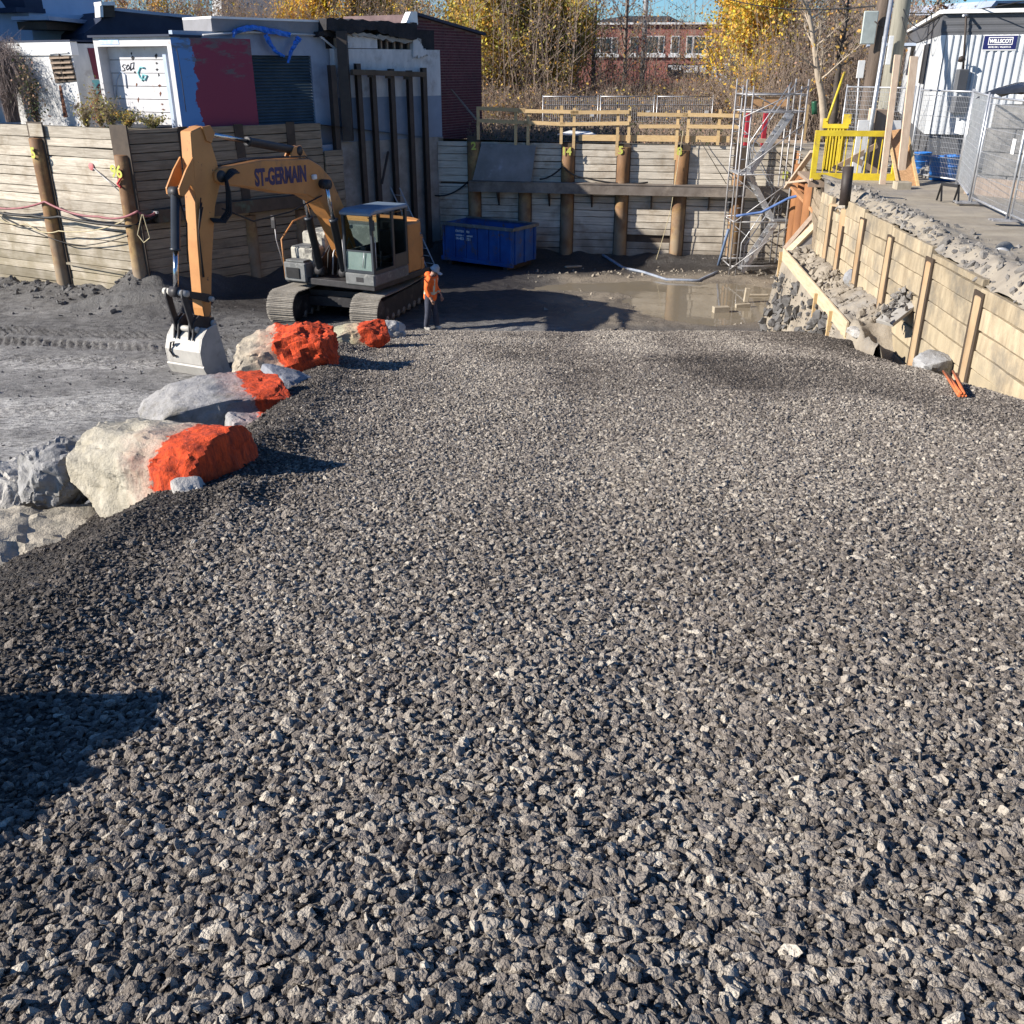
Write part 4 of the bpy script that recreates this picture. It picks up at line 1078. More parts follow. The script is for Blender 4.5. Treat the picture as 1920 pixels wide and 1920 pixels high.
ragged(WC, (640, 790), lambda t: 58 + 16 * t, lambda t: 64 + 20 * t, 0.07, M['concrete'], "broken_edge", dam, 2.5, 3, 0.15)
ragged(WC, (775, 803), lambda t: 62 + 40 * t, lambda t: 108 - 4 * t, 0.10, M['wall_white'], "broken_edge", dam, 3, 4, 0.2)
ragged(WBd, (598, 650), lambda t: 62 - 24 * t, lambda t: 68 + 2 * t, 0.35, M['roof_black'], "torn_roofing", dam, 3, 3, 0.3)
slab(WC, [(760, 46), (770, 22), (782, 22), (784, 46)], 0.3, M['white'], "parapet_trim", dam, off=0.0)
mb = MB(); mb.beam(WC.pt(640, 58, 0.2), Vector((WC.pt(640, 58, 0.2).x, WC.pt(640, 58, 0.2).y, 4.3)), 0.32, 0.3); mb.build("corner_post", M['steel_dark'], dam)
mb = MB(); mb.beam(WBd.pt(600, 68, 0.3), WBd.pt(634, 96, 0.25), 0.05, 0.05); mb.build("loose_trim", M['wall_white'], dam)
st = thing("steel_bracing", "row of dark steel posts with a cross beam shoring the damaged white wall", "steel bracing")
for (p, y) in ((672, 119), (700, 131), (735, 129), (769, 132), (796, 127)):
    a = WC.pt(p, y, 0.3); mb = MB()
    mb.beam(a, (a.x, a.y, -0.2), 0.17, 0.02, up=WC.n); q = a + WC.n * -0.15; mb.beam(q, (q.x, q.y, -0.2), 0.17, 0.02, up=WC.n); q = a + WC.n * -0.075; mb.beam(q, (q.x, q.y, -0.2), 0.02, 0.13, up=WC.n)
    mb.build("post", M['steel_dark'], st)
mb = MB(); mb.beam(WC.pt(660, 135, 0.46), WC.pt(798, 140, 0.46), 0.1, 0.16); mb.build("cross_beam", M['wale_brown'], st)
for p, y in ((663, 136), (695, 140), (728, 142), (762, 144)):
    mb = MB(); a = WC.pt(p, y, 0.36); mb.box(a, (0.2, 0.2, 0.16)); mb.build("bracket", M['steel_dark'], st)
a = WBd.pt(621, 122, 0.5); mb = MB(); mb.beam(a, (a.x, a.y, -0.2), 0.2, 0.2, up=WBd.n)
tag(mb.build("steel_post", M['steel_dark']), "single dark steel post standing before the roll shutter building", "post")
mb = MB(); mb.beam(WC.pt(716, 345, 0.35), WC.pt(728, 284, 0.2), 0.06, 0.06); mb.build("loose_bar", M['steel_dark'], st)
wbox(WC, -1.2, -0.12, -0.3, 4.2, -0.3, 0.0, M['wall_bluegrey'], "side_foundation", dam)
for z in (1.9, 2.6, 3.3): wbox(WC, -1.2, -0.12, z, z + 0.08, -0.2, 0.03, M['steel_dark'], "joint_strip", dam)

# blue tarp scraps hanging off the roof
M['tarp_blue'] = mat('blue_tarp', (0.03, 0.2, 0.72), (0.02, 0.12, 0.5), 6, 0.45, bump=0.03, bscale=9, spec=0.5)
tarp = thing("blue_tarp", "torn blue tarp hanging from the workshop roof edge", "tarp")
def rag(pts, widths, off, seed):
    r = random.Random(seed); mb = MB(); P = []
    for i in range(len(pts) - 1):
        for k in range(5):
            t = k / 5; P.append((pts[i][0] * (1 - t) + pts[i + 1][0] * t, pts[i][1] * (1 - t) + pts[i + 1][1] * t, widths[i] * (1 - t) + widths[i + 1] * t))
    P.append((*pts[-1], widths[-1])); vs = []; n = 6
    for i, (x, y, w_) in enumerate(P):
        for k in range(n):
            t = 2 * math.pi * k / n
            o_ = off + 0.1 * math.cos(t) * r.uniform(0.4, 1.5)
            dx, dy = (P[min(i + 1, len(P) - 1)][0] - P[max(i - 1, 0)][0], P[min(i + 1, len(P) - 1)][1] - P[max(i - 1, 0)][1]); l = math.hypot(dx, dy) or 1
            s_ = math.sin(t) * w_ * r.uniform(0.6, 1.25)
            vs.append(WBd.pt(x - dy / l * s_, y + dx / l * s_, o_))
    fs = []
    for i in range(len(P) - 1):
        for k in range(n): fs.append((i * n + k, i * n + (k + 1) % n, (i + 1) * n + (k + 1) % n, (i + 1) * n + k))
    fs.append(tuple(range(n))); fs.append(tuple(range((len(P) - 1) * n, len(P) * n)))
    mb.add(vs, fs); mb.build("strip", M['tarp_blue'], tarp)
rag([(436, 62), (455, 54), (478, 52), (510, 58), (545, 66)], [5, 7, 6, 6, 5], 0.2, 1)
rag([(498, 64), (506, 82), (518, 98), (534, 106)], [5, 4.5, 4, 3], 0.25, 2)
rag([(562, 70), (553, 82), (545, 98), (540, 118)], [7, 5, 4, 2.5], 0.25, 3)
rag([(438, 70), (440, 54)], [3, 2.5], 0.25, 4)

# dark brick block behind the far corner
M['brick'] = None
def brick_material(name, c1, c2, mortar, sx=1.0, bump=0.02):
    m = bpy.data.materials.new(name); m.use_nodes = True
    nt = m.node_tree; L = nt.links; b = nt.nodes["Principled BSDF"]; b.inputs["Roughness"].default_value = 0.9
    tc = _n(nt, "ShaderNodeTexCoord"); sp = _n(nt, "ShaderNodeSeparateXYZ"); L.new(tc.outputs["Object"], sp.inputs[0])
    cb = _n(nt, "ShaderNodeCombineXYZ"); L.new(sp.outputs["X"], cb.inputs[0]); L.new(sp.outputs["Z"], cb.inputs[1])
    br = _n(nt, "ShaderNodeTexBrick"); L.new(cb.outputs[0], br.inputs["Vector"])
    br.inputs["Color1"].default_value = (*c1, 1); br.inputs["Color2"].default_value = (*c2, 1); br.inputs["Mortar"].default_value = (*mortar, 1)
    br.inputs["Scale"].default_value = 1.0; br.inputs["Mortar Size"].default_value = 0.012; br.inputs["Brick Width"].default_value = 0.22 * sx; br.inputs["Row Height"].default_value = 0.085 * sx
    nz = _n(nt, "ShaderNodeTexNoise"); nz.inputs["Scale"].default_value = 1.2; nz.inputs["Detail"].default_value = 5; L.new(tc.outputs["Object"], nz.inputs["Vector"])
    mr = _n(nt, "ShaderNodeMapRange"); mr.inputs[3].default_value = 0.6; mr.inputs[4].default_value = 1.35; L.new(nz.outputs["Fac"], mr.inputs[0])
    sc = _n(nt, "ShaderNodeVectorMath", operation='SCALE'); L.new(br.outputs["Color"], sc.inputs[0]); L.new(mr.outputs[0], sc.inputs["Scale"])
    L.new(sc.outputs[0], b.inputs["Base Color"])
    bp = _n(nt, "ShaderNodeBump"); bp.inputs["Distance"].default_value = bump; bp.invert = True; L.new(br.outputs["Fac"], bp.inputs["Height"]); L.new(bp.outputs[0], b.inputs["Normal"])
    return m
WD = Wall((-3.5, 37.25), (-1.2, 41.2))
bk = thing("brick_building", "windowless dark red brick block beside the steel posts", "building")
zl = WD.pt(785, 28)[2]; zr = WD.pt(899, 66)[2]
mb = MB(); L_ = WD.len
nrow = 42; r0 = 4.0
vs = []; mb.prism([(0, 0, r0), (L_, 0, r0), (L_, 0, zr), (0, 0, zl)], (0, 3, 0))
o = mb.build("wall", mat("old_mortar", (0.2, 0.14, 0.14), (0.13, 0.09, 0.09), 3, 0.95), bk); o.matrix_world = WD.mtx(0, 0, 0)
mb = MB()                                     # the bricks, proud of recessed joints
z = r0 + 0.05; row = 0; rr = random.Random(77)
while z < zl - 0.04:
    x = -0.15 if row % 2 else 0.0
    while x < L_ - 0.02:
        a, b = max(x, 0.002), min(x + 0.285, L_ - 0.002); x += 0.3
        if b - a < 0.04 or z + 0.05 > zl + (zr - zl) * b / L_: continue
        p = rr.uniform(0.008, 0.02); mb.box(((a + b) / 2, -p / 2, z), (b - a, p, 0.066))
    z += 0.094; row += 1
o = mb.build("bricks", mat("old_brick", (0.14, 0.046, 0.055), (0.08, 0.027, 0.036), 7, 0.9, obj=True, bump=0.004, c3=(0.065, 0.028, 0.036), s3=1.4), bk); o.matrix_world = WD.mtx(0, 0, 0); tag(o, None, None, None, 'stuff')
mb = MB(); mb.beam(WD.at(-0.05, zl + 0.04, 0.0), WD.at(L_ + 0.05, zr + 0.04, 0.0), 0.4, 0.09); mb.build("coping", M['roof_navy'], bk)
mb = MB(); mb.beam(WD.pt(846, 168, 0.12), WB.pt(893, 224, 0.2), 0.05, 0.05); mb.build("slat", M['brown_cloth'], bk)

# ================================================================== EXCAVATOR
M['exc'] = mat('orange_tan_paint', (0.5, 0.225, 0.07), (0.4, 0.175, 0.055), 1.6, 0.5, obj=True, c3=(0.2, 0.12, 0.07), s3=2.4, t3=(0.54, 0.75), spec=0.4)
M['exc_dirty'] = mat('chipped_orange_paint', (0.52, 0.245, 0.08), (0.42, 0.19, 0.062), 1.6, 0.5, obj=True, c3=(0.09, 0.055, 0.04), s3=4.5, t3=(0.63, 0.68), spec=0.4)
M['exc_grey'] = mat('dusty_grey_paint', (0.16, 0.165, 0.165), (0.1, 0.104, 0.104), 2.4, 0.6, obj=True, c3=(0.26, 0.26, 0.245), s3=6, t3=(0.55, 0.7))
M['exc_pale'] = mat('dusty_pale_paint', (0.46, 0.44, 0.37), (0.3, 0.29, 0.26), 2.0, 0.65, obj=True, c3=(0.12, 0.115, 0.105), s3=3, t3=(0.5, 0.62))
M['exc_dark'] = mat('greasy_dark_steel', (0.045, 0.043, 0.045), (0.025, 0.024, 0.026), 4, 0.5, obj=True, c3=(0.16, 0.15, 0.14), s3=3, t3=(0.58, 0.75))
M['cab_dark'] = mat('cab_dark_paint', (0.035, 0.042, 0.052), (0.025, 0.03, 0.038), 3, 0.4, spec=0.5)
M['chrome'] = mat('cylinder_rod', (0.6, 0.62, 0.65), None, 3, 0.18, metal=1.0)
M['track'] = mat('muddy_track_steel', (0.3, 0.275, 0.235), (0.17, 0.155, 0.135), 5, 0.75, obj=True, bump=0.01, c3=(0.1, 0.09, 0.08), s3=3)
M['bucket'] = mat('worn_bucket_steel', (0.47, 0.45, 0.41), (0.36, 0.345, 0.315), 2.2, 0.55, obj=True, c3=(0.22, 0.2, 0.18), s3=3.5, t3=(0.55, 0.75), spec=0.4)
M['glass'] = glass_mat('cab_glass')
M['glass_green'] = mat('dusty_green_glass', (0.26, 0.35, 0.32), (0.2, 0.28, 0.26), 3, 0.25, trans=0.35, spec=0.5)
EF = Vector((-0.438, -0.899)); EL = Vector((0.899, -0.438)); EC = Vector((-4.38, 27.77, 0.02))
exc = thing("excavator", "large orange-tan tracked excavator with its bucket resting on the pit floor", "excavator", EC, math.atan2(EF.y, EF.x))
def xz(pts, y0, y1, name, m, parent=exc, bevel=0.015):
    mb = MB(); mb.prism([(x, y0, z) for x, z in pts], (0, y1 - y0, 0)); return mb.build(name, m, parent, bevel)
def ebox(x0, x1, y0, y1, z0, z1, name, m, parent=exc, bevel=0.02):
    mb = MB(); mb.box(((x0 + x1) / 2, (y0 + y1) / 2, (z0 + z1) / 2), (x1 - x0, y1 - y0, z1 - z0)); return mb.build(name, m, parent, bevel)

# crawlers
TY = math.radians(9.7); TM = Matrix.Translation((0, -0.22, 0)) @ Matrix.Rotation(TY, 4, 'Z')
def shoe_mesh():
    mb = MB(); w = 0.8
    prof = [(-0.085, 0), (0.085, 0), (0.085, 0.018), (0.062, 0.02), (0.058, 0.05), (0.042, 0.05), (0.038, 0.022), (0.01, 0.022), (0.006, 0.046), (-0.012, 0.046), (-0.016, 0.022), (-0.044, 0.022), (-0.05, 0.046), (-0.066, 0.046), (-0.07, 0.018), (-0.085, 0.018)]
    mb.prism([(x, -w / 2, z) for x, z in prof], (0, w, 0))
    mb.box((0, 0, -0.03), (0.12, 0.24, 0.06))
    return mb.mesh("shoe", M['track'])
SHOE = shoe_mesh()
def crawler(y):
    tr_ = thing("track_unit", None, None); tr_.parent = exc; tr_.matrix_local = TM @ Matrix.Translation((0, y, 0))
    mb = MB()
    fr = [(-1.95, 0.3), (-1.75, 0.14), (1.75, 0.14), (1.98, 0.32), (2.0, 0.55), (1.8, 0.72), (-1.8, 0.72), (-2.0, 0.55)]
    mb.prism([(x, -0.27, z) for x, z in fr], (0, 0.54, 0)); mb.build("track_frame", M['exc_dark'], tr_, 0.02)
    for x in (-1.72, 1.72):
        mb = MB(); mb.lathe([(0.001, -0.3), (0.32, -0.3), (0.4, -0.24), (0.4, 0.24), (0.32, 0.3), (0.001, 0.3)], (x, 0, 0.46), 18, R=Matrix.Rotation(math.radians(90), 3, 'X')); mb.build("idler" if x > 0 else "sprocket", M['exc_dark'], tr_)
    for k in range(7):
        mb = MB(); mb.lathe([(0.001, -0.28), (0.1, -0.28), (0.1, 0.28), (0.001, 0.28)], (-1.2 + k * 0.4, 0, 0.17), 10, R=Matrix.Rotation(math.radians(90), 3, 'X')); mb.build("roller", M['track'], tr_)
    R_ = 0.43; Ls = 3.44; per = 2 * Ls + 2 * math.pi * R_; n = int(per / 0.178)
    for k in range(n):
        s = per * k / n
        if s < Ls: x, z, a = -Ls / 2 + s, 0.46 + R_ , 0.0
        elif s < Ls + math.pi * R_:
            t = (s - Ls) / R_; x, z, a = Ls / 2 + R_ * math.sin(t), 0.46 + R_ * math.cos(t), t
        elif s < 2 * Ls + math.pi * R_: x, z, a = Ls / 2 - (s - Ls - math.pi * R_), 0.46 - R_, math.pi
        else:
            t = (s - 2 * Ls - math.pi * R_) / R_; x, z, a = -Ls / 2 - R_ * math.sin(t), 0.46 - R_ * math.cos(t), math.pi + t
        if a == 0.0: z -= 0.05 * math.sin(math.pi * s / Ls)
        o = link("shoe", SHOE, tr_); o.matrix_local = Matrix.Translation((x, 0, z)) @ Matrix.Rotation(a, 4, 'Y')
crawler(1.25); crawler(-1.25)
mb = MB(); mb.box((0, 0, 0.62), (1.7, 2.0, 0.34)); mb.box((0.7, 0.0, 0.5), (0.5, 2.1, 0.26)); mb.box((-0.7, 0, 0.5), (0.5, 2.1, 0.26))
mb.lathe([(0.001, 0.78), (0.62, 0.78), (0.62, 1.06), (0.001, 1.06)], n=24)
mb.build("undercarriage", M['exc_dark'], exc, 0.0, TM)

# house
ebox(-1.45, 1.45, -1.48, 1.48, 1.04, 1.22, "deck", M['exc_dark'])
cw = [(-1.0, -1.48), (-1.3, -1.4), (-1.56, -1.05), (-1.68, -0.5), (-1.7, 0), (-1.68, 0.5), (-1.56, 1.05), (-1.3, 1.4), (-1.0, 1.48)]
mb = MB(); mb.prism([(x, y, 0.98) for x, y in cw], (0, 0, 0.55)); mb.build("counterweight", M['exc'], exc, 0.03)
mb = MB(); mb.prism([(x * 0.985, y * 0.99, 1.545) for x, y in cw] , (0, 0, 0.62)); mb.build("engine_cover", M['exc'], exc, 0.03)
mb = MB(); mb.prism([(x * 0.965 , y * 0.97, 2.18) for x, y in cw], (0, 0, 0.4)); mb.build("engine_hood", M['exc'], exc, 0.06)
ebox(-1.0, -0.3, 0.5, 1.48, 1.225, 2.56, "side_door", M['exc'], bevel=0.03)
ebox(-1.0, -0.32, -1.46, 0.49, 1.225, 2.45, "engine_bay", M['exc_grey'], bevel=0.03)
# right hand boxes: tank, tool box, steps
def yzx(pts, x0, x1, name, m, bevel=0.02):
    mb = MB(); mb.prism([(x0, y, z) for y, z in pts], (x1 - x0, 0, 0)); return mb.build(name, m, exc, bevel)
ebox(-0.3, 0.62, -1.48, -0.62, 1.225, 2.32, "fuel_tank", M['exc_pale'], bevel=0.06)
ebox(0.64, 1.18, -1.48, -0.68, 1.225, 1.98, "tool_box", M['exc_pale'], bevel=0.05)
sb = ebox(1.2, 1.55, -1.46, -0.72, 1.1, 1.62, "step_box", M['exc_grey'], bevel=0.03)
ebox(1.52, 1.58, -1.36, -0.92, 1.2, 1.48, "step_opening", M['black'], bevel=0.0)
for z in (1.68, 2.0):
    ebox(1.2 if z < 1.8 else 0.66, 1.5 if z < 1.8 else 1.16, -1.4, -0.8, z - 0.03 if z > 1.8 else z - 0.045, z, "tread_plate", M['exc_grey'], bevel=0.0)
mb = MB(); mb.tube([(1.45, -1.5, 1.15), (1.45, -1.52, 2.2), (0.9, -1.5, 2.62), (0.3, -1.46, 2.72), (0.3, -1.46, 2.32)], 0.022, 8); mb.build("hand_rail", M['exc'], exc)
mb = MB(); mb.tube([(1.46, -1.52, 1.5), (1.5, -1.66, 2.2), (1.48, -1.68, 2.6)], 0.016, 6); mb.build("mirror_arm", M['galv_dull'], exc)
mb = MB(); mb.box((1.5, -1.7, 2.66), (0.05, 0.16, 0.36)); mb.build("mirror", M['exc_dark'], exc, 0.02)
for y in (-0.56, 0.44):
    xz([(-0.35, 1.22), (1.3, 1.22), (1.2, 1.6), (0.62, 2.0), (0.2, 2.0), (-0.3, 1.7)], y, y + 0.07, "boom_bracket", M['exc_dark'])
# cab
x0, x1, y0, y1, z0, z1 = -0.26, 1.5, 0.56, 1.52, 1.16, 3.02
cab = thing("cab", None, None); cab.parent = exc
def cbox(a, b, c, d, e, f, name, m, bevel=0.015): return ebox(a, b, c, d, e, f, name, m, cab, bevel)
cbox(x0, x1, y0, y1, z0, z0 + 0.34, "lower_panel", M['exc_grey'], 0.04)
mb = MB(); mb.prism([(x0 - 0.04, y0 - 0.02, z1), (x1 - 0.12, y0 - 0.02, z1), (x1 + 0.06, y0 - 0.02, z1 - 0.03), (x1 + 0.06, y0 - 0.02, z1 + 0.07), (x1 - 0.15, y0 - 0.02, z1 + 0.13), (x0 - 0.04, y0 - 0.02, z1 + 0.11)], (0, y1 - y0 + 0.04, 0)); mb.build("cab_roof", mat('cab_roof_paint', (0.2, 0.26, 0.33), (0.15, 0.2, 0.26), 2, 0.35, spec=0.5), cab, 0.03)
for (px0, px1, py0, py1) in ((x1 - 0.09, x1, y0, y0 + 0.08), (x1 - 0.09, x1, y1 - 0.08, y1), (x0, x0 + 0.1, y0, y0 + 0.08), (x0, x0 + 0.1, y1 - 0.08, y1), (0.42, 0.52, y1 - 0.07, y1)):
    cbox(px0, px1, py0, py1, z0 + 0.34, z1, "cab_post", M['cab_dark'], 0.012)
cbox(x0, x0 + 0.06, y0, y1, z0 + 0.34, z0 + 1.55, "rear_panel", M['cab_dark'])
cbox(x1 - 0.06, x1 - 0.01, y0 + 0.08, y1 - 0.08, z0 + 0.34, z0 + 0.42, "window_rail", M['cab_dark'], 0.0)
cbox(x1 - 0.06, x1 - 0.01, y0 + 0.08, y1 - 0.08, z0 + 0.9, z0 + 0.94, "window_rail", M['cab_dark'], 0.0)
cbox(x1 - 0.04, x1 - 0.025, y0 + 0.08, y1 - 0.08, z0 + 0.42, z0 + 0.9, "lower_glass", M['glass_green'], 0.0)
cbox(x1 - 0.05, x1 - 0.04, y0 + 0.08, y1 - 0.08, z0 + 0.94, z1, "front_glass", M['glass'], 0.0)
cbox(0.52, x1 - 0.09, y1 - 0.04, y1 - 0.03, z0 + 0.36, z1 - 0.04, "door_glass", M['glass'], 0.0)
cbox(0.5, x1 - 0.07, y1 - 0.06, y1 + 0.005, z0 + 0.34, z0 + 0.42, "door_sill", M['cab_dark'], 0.0)
cbox(x0 + 0.1, 0.42, y1 - 0.045, y1 - 0.035, z0 + 0.7, z1 - 0.06, "side_glass", M['glass'], 0.0)
cbox(x0 + 0.1, 0.42, y1 - 0.05, y1, z0 + 0.34, z0 + 0.7, "door_panel", M['cab_dark'], 0.0)
cbox(x0 + 0.1, x1 - 0.09, y0 + 0.02, y0 + 0.035, z0 + 0.9, z1, "inner_glass", M['glass'], 0.0)
cbox(x0 + 0.1, x1 - 0.09, y0 + 0.01, y0 + 0.04, z0 + 0.34, z0 + 0.895, "inner_panel", M['cab_dark'], 0.0)
mb = MB(); mb.box((0.35, 1.04, 1.72), (0.5, 0.5, 0.14)); mb.box((0.08, 1.04, 2.1), (0.12, 0.48, 0.7)); mb.box((0.06, 1.04, 2.55), (0.1, 0.28, 0.2)); mb.build("seat", M['black'], cab, 0.04)
mb = MB(); mb.box((0.95, 0.82, 1.8), (0.1, 0.14, 0.6)); mb.tube([(0.85, 0.8, 1.6), (0.8, 0.8, 2.05)], 0.02, 6); mb.tube([(0.85, 1.3, 1.6), (0.8, 1.3, 2.0)], 0.02, 6); mb.build("console", M['exc_grey'], cab, 0.01)
mb = MB(); mb.tube([(x1 + 0.01, y1 - 0.35, z0 + 0.5), (x1 + 0.01, y1 - 0.28, z0 + 0.9)], 0.012, 5); mb.build("wiper", M['galv'], cab)
mb = MB(); mb.box((x1 + 0.006, y1 - 0.48, z0 + 0.17), (0.01, 0.22, 0.12)); mb.build("front_plate", M['exc_dark'], cab)
mb = MB(); mb.tube([(x1 + 0.03, y0 + 0.04, z0 + 0.5), (x1 + 0.06, y0 + 0.04, z0 + 1.2)], 0.015, 6); mb.tube([(1.42, y1 + 0.03, z0 + 0.5), (1.42, y1 + 0.03, z0 + 1.3)], 0.015, 6); mb.build("grab_rail", M['galv_dull'], cab)
mb = MB(); mb.tube([(x1 + 0.02, y1 - 0.1, z1 - 0.05), (x1 + 0.16, y1 + 0.1, z1 - 0.1)], 0.012, 5); mb.box((x1 + 0.16, y1 + 0.12, z1 - 0.22), (0.04, 0.14, 0.26)); mb.build("cab_mirror", M['exc_dark'], cab)

# boom, arm, bucket
BW = 0.24
boom = xz([(5.66, 4.38), (5.5, 4.47), (3.97, 4.53), (2.2, 4.42), (1.75, 4.22), (1.3, 3.85), (0.85, 3.1), (0.38, 1.95), (0.18, 1.62), (0.32, 1.45), (0.56, 1.5), (0.95, 1.95), (1.45, 2.85), (1.85, 3.3), (2.4, 3.56), (3.4, 3.7), (4.5, 3.95), (5.45, 4.1), (5.66, 4.2)], -BW, BW, "boom", M['exc'], bevel=0.025)
arm_p = [(6.16, 5.26), (5.76, 5.36), (5.6, 5.1), (5.46, 4.6), (5.42, 4.15), (5.7, 3.65), (6.02, 2.5), (6.26, 1.4), (6.3, 1.08), (6.48, 1.02), (6.52, 1.5), (6.4, 3.0), (6.26, 4.2)]
arm = xz(arm_p, -0.16, 0.16, "arm", M['exc_dirty'], bevel=0.02)
for y in (-0.2, 0.15):
    xz([(6.24, 4.75), (6.5, 4.5), (6.78, 4.15), (6.78, 4.02), (6.66, 3.98), (6.42, 4.2), (6.3, 3.95)], y, y + 0.05, "arm_lug", M['exc'], bevel=0.006)
    xz([(5.84, 5.34), (5.58, 5.36), (5.46, 5.2), (5.6, 5.0), (5.75, 5.05)], y, y + 0.05, "arm_lug", M['exc'], bevel=0.006)
def ram(a, b, r, frac, name, y=0.0, m='cab_dark', rod=0.55, parent=exc):
    a = Vector((a[0], y, a[1])); b = Vector((b[0], y, b[1])); c = a.lerp(b, frac)
    mb = MB(); mb.tube([a, a.lerp(c, 0.96), a.lerp(c, 0.961), c, c], [r, r, r * 1.18, r * 1.18, r * 0.7], 12)
    o = mb.build(name, M[m], parent)
    mb = MB(); mb.tube([c, b], r * rod, 10); mb.build("rod", M['chrome'], o)
    mb = MB(); R_ = Matrix.Rotation(math.radians(90), 3, 'X')
    for p in (a, b):
        mb = MB(); mb.lathe([(0.001, -0.12), (r * 1.15, -0.12), (r * 1.15, 0.12), (0.001, 0.12)], p, 12, R=R_); mb.build("pin", M['exc_dark'], o)
    return o
ram((6.7, 4.06), (7.12, 1.98), 0.105, 0.58, "bucket_cylinder")
mb = MB(); mb.tube([(6.72, 0.1, 4.0), (6.62, 0.12, 3.4), (6.75, 0.12, 2.6)], 0.018, 6); mb.build("hydraulic_line", M['black'], exc)
ram((2.4, 4.62), (5.62, 5.2), 0.1, 0.56, "arm_cylinder", m='exc_dark')
for y in (-0.1, 0.06): xz([(2.8, 4.48), (2.62, 4.72), (2.32, 4.74), (2.1, 4.44)], y, y + 0.05, "boom_lug", M['exc'], bevel=0.005)
for y in (-0.4, 0.4):
    ram((1.28, 1.42), (1.82, 3.78), 0.105, 0.62, "boom_cylinder", y=y, m='cab_dark')
mb = MB(); mb.lathe([(0.001, -0.5), (0.1, -0.5), (0.1, 0.5), (0.001, 0.5)], (1.82, 0, 3.78), 14, R=Matrix.Rotation(math.radians(90), 3, 'X')); mb.build("pivot_pin", M['exc_dark'], exc)
mb = MB(); mb.lathe([(0.001, -0.29), (0.13, -0.29), (0.13, 0.29), (0.001, 0.29)], (5.5, 0, 4.29), 14, R=Matrix.Rotation(math.radians(90), 3, 'X')); mb.build("pivot_pin", M['exc_dark'], exc)
# hoses
for k in range(4):
    y = 0.26 + 0.045 * k; z = 4.5 - 0.02 * k
    mb = MB(); mb.tube([(5.0, y - 0.05, 4.42 - 0.03 * k), (5.2, y, z - 0.1), (5.42 + 0.03 * k, y + 0.03, z - 0.22), (5.46 + 0.01 * k, y + 0.06, 3.95), (5.5, y + 0.03, 3.55 - 0.02 * k), (5.7, y, 3.38 - 0.02 * k), (5.95, 0.2 + 0.02 * k, 3.42 - 0.02 * k)], 0.024, 6); mb.build("hydraulic_hose", M['black'], exc)
for k in range(3):
    mb = MB(); mb.tube([(5.4, -0.1 + 0.1 * k, 4.5), (4.2, -0.14 + 0.12 * k, 4.56), (2.2, -0.14 + 0.12 * k, 4.48), (1.72, -0.14 + 0.12 * k, 4.25), (0.9, -0.14 + 0.12 * k, 3.25), (0.5, -0.14 + 0.1 * k, 2.4)], 0.02, 6); mb.build("steel_pipe", M['exc_dark'], exc)
for k in range(4):
    mb = MB(); mb.tube([(0.55, -0.3 + 0.18 * k, 1.9), (0.75, -0.3 + 0.18 * k, 2.15 + 0.04 * k), (1.0, -0.3 + 0.17 * k, 1.85), (1.1, -0.3 + 0.17 * k, 1.3)], 0.026, 6); mb.build("hydraulic_hose", M['galv_dull'] if k % 2 else M['black'], exc)
for k in range(3):
    mb = MB(); mb.tube([(6.18 - 0.01 * k, 0.21, 3.9 - 0.1 * k), (6.38, 0.205, 3.2), (6.4 + 0.02 * k, 0.205, 2.2)], 0.014, 5); mb.build("hydraulic_line", M['black'], exc)
mb = MB(); mb.tube([(5.6, 0.26, 3.6), (4.6, 0.27, 3.2), (3.2, 0.28, 3.25), (1.9, 0.3, 3.5)], 0.02, 5); mb.build("drooping_hose", M['black'], exc)
mb = MB(); mb.box((2.13, BW + 0.05, 3.98), (0.14, 0.1, 0.12)); mb.build("work_lamp", M['white'], exc, 0.02)
# bucket
HB = 0.53
bp_ = [(6.55, 1.2), (6.86, 1.14), (7.06, 0.95), (7.18, 0.66), (7.16, 0.36), (7.02, 0.1), (6.72, 0.0), (6.28, 0.02)]
bk_ = thing("bucket", None, None); bk_.parent = exc
for y in (-HB, HB - 0.04): xz(bp_, y, y + 0.04, "side_plate", M['bucket'], bk_, 0.006)
mb = MB(); out = bp_[1:]; inn = [(x - 0.05 if z > 0.2 else x, z + 0.05 if z < 0.2 else z) for x, z in out]
mb.prism([(x, -HB + 0.04, z) for x, z in out] + [(x, -HB + 0.04, z) for x, z in reversed(inn)], (0, 2 * HB - 0.08, 0)); mb.build("shell", M['bucket'], bk_)
xz([(7.17, 0.3), (7.06, 0.07), (6.72, -0.03), (6.2, 0.0), (6.2, 0.03), (6.7, 0.0), (7.02, 0.1), (7.14, 0.34)], -HB - 0.02, HB + 0.02, "wear_plate", M['bucket'], bk_, 0.0)
for y in (-0.3, -0.18, 0.14, 0.26):
    xz([(6.35, 1.28), (6.5, 1.3), (6.8, 1.42), (7.02, 1.3), (7.08, 1.05), (7.12, 0.9), (6.7, 1.0), (6.4, 1.0)], y, y + 0.04, "bucket_ear", M['exc_dark'], bk_, 0.006)
for k in range(5):
    y = -0.43 + 0.215 * k; xz([(6.36, 0.05), (6.36, -0.03), (6.02, 0.0), (6.02, 0.02)], y - 0.04, y + 0.04, "tooth", M['bucket'], bk_, 0.0)
spr = MB(); spr.tube([(7.195, 0.0 - 0.25, 0.75), (7.2, -0.2, 0.85), (7.2, -0.3, 0.82), (7.21, -0.36, 0.62), (7.2, -0.28, 0.5), (7.2, -0.2, 0.52)], 0.022, 5); spr.build("paint_mark", M['black_spray'], bk_)
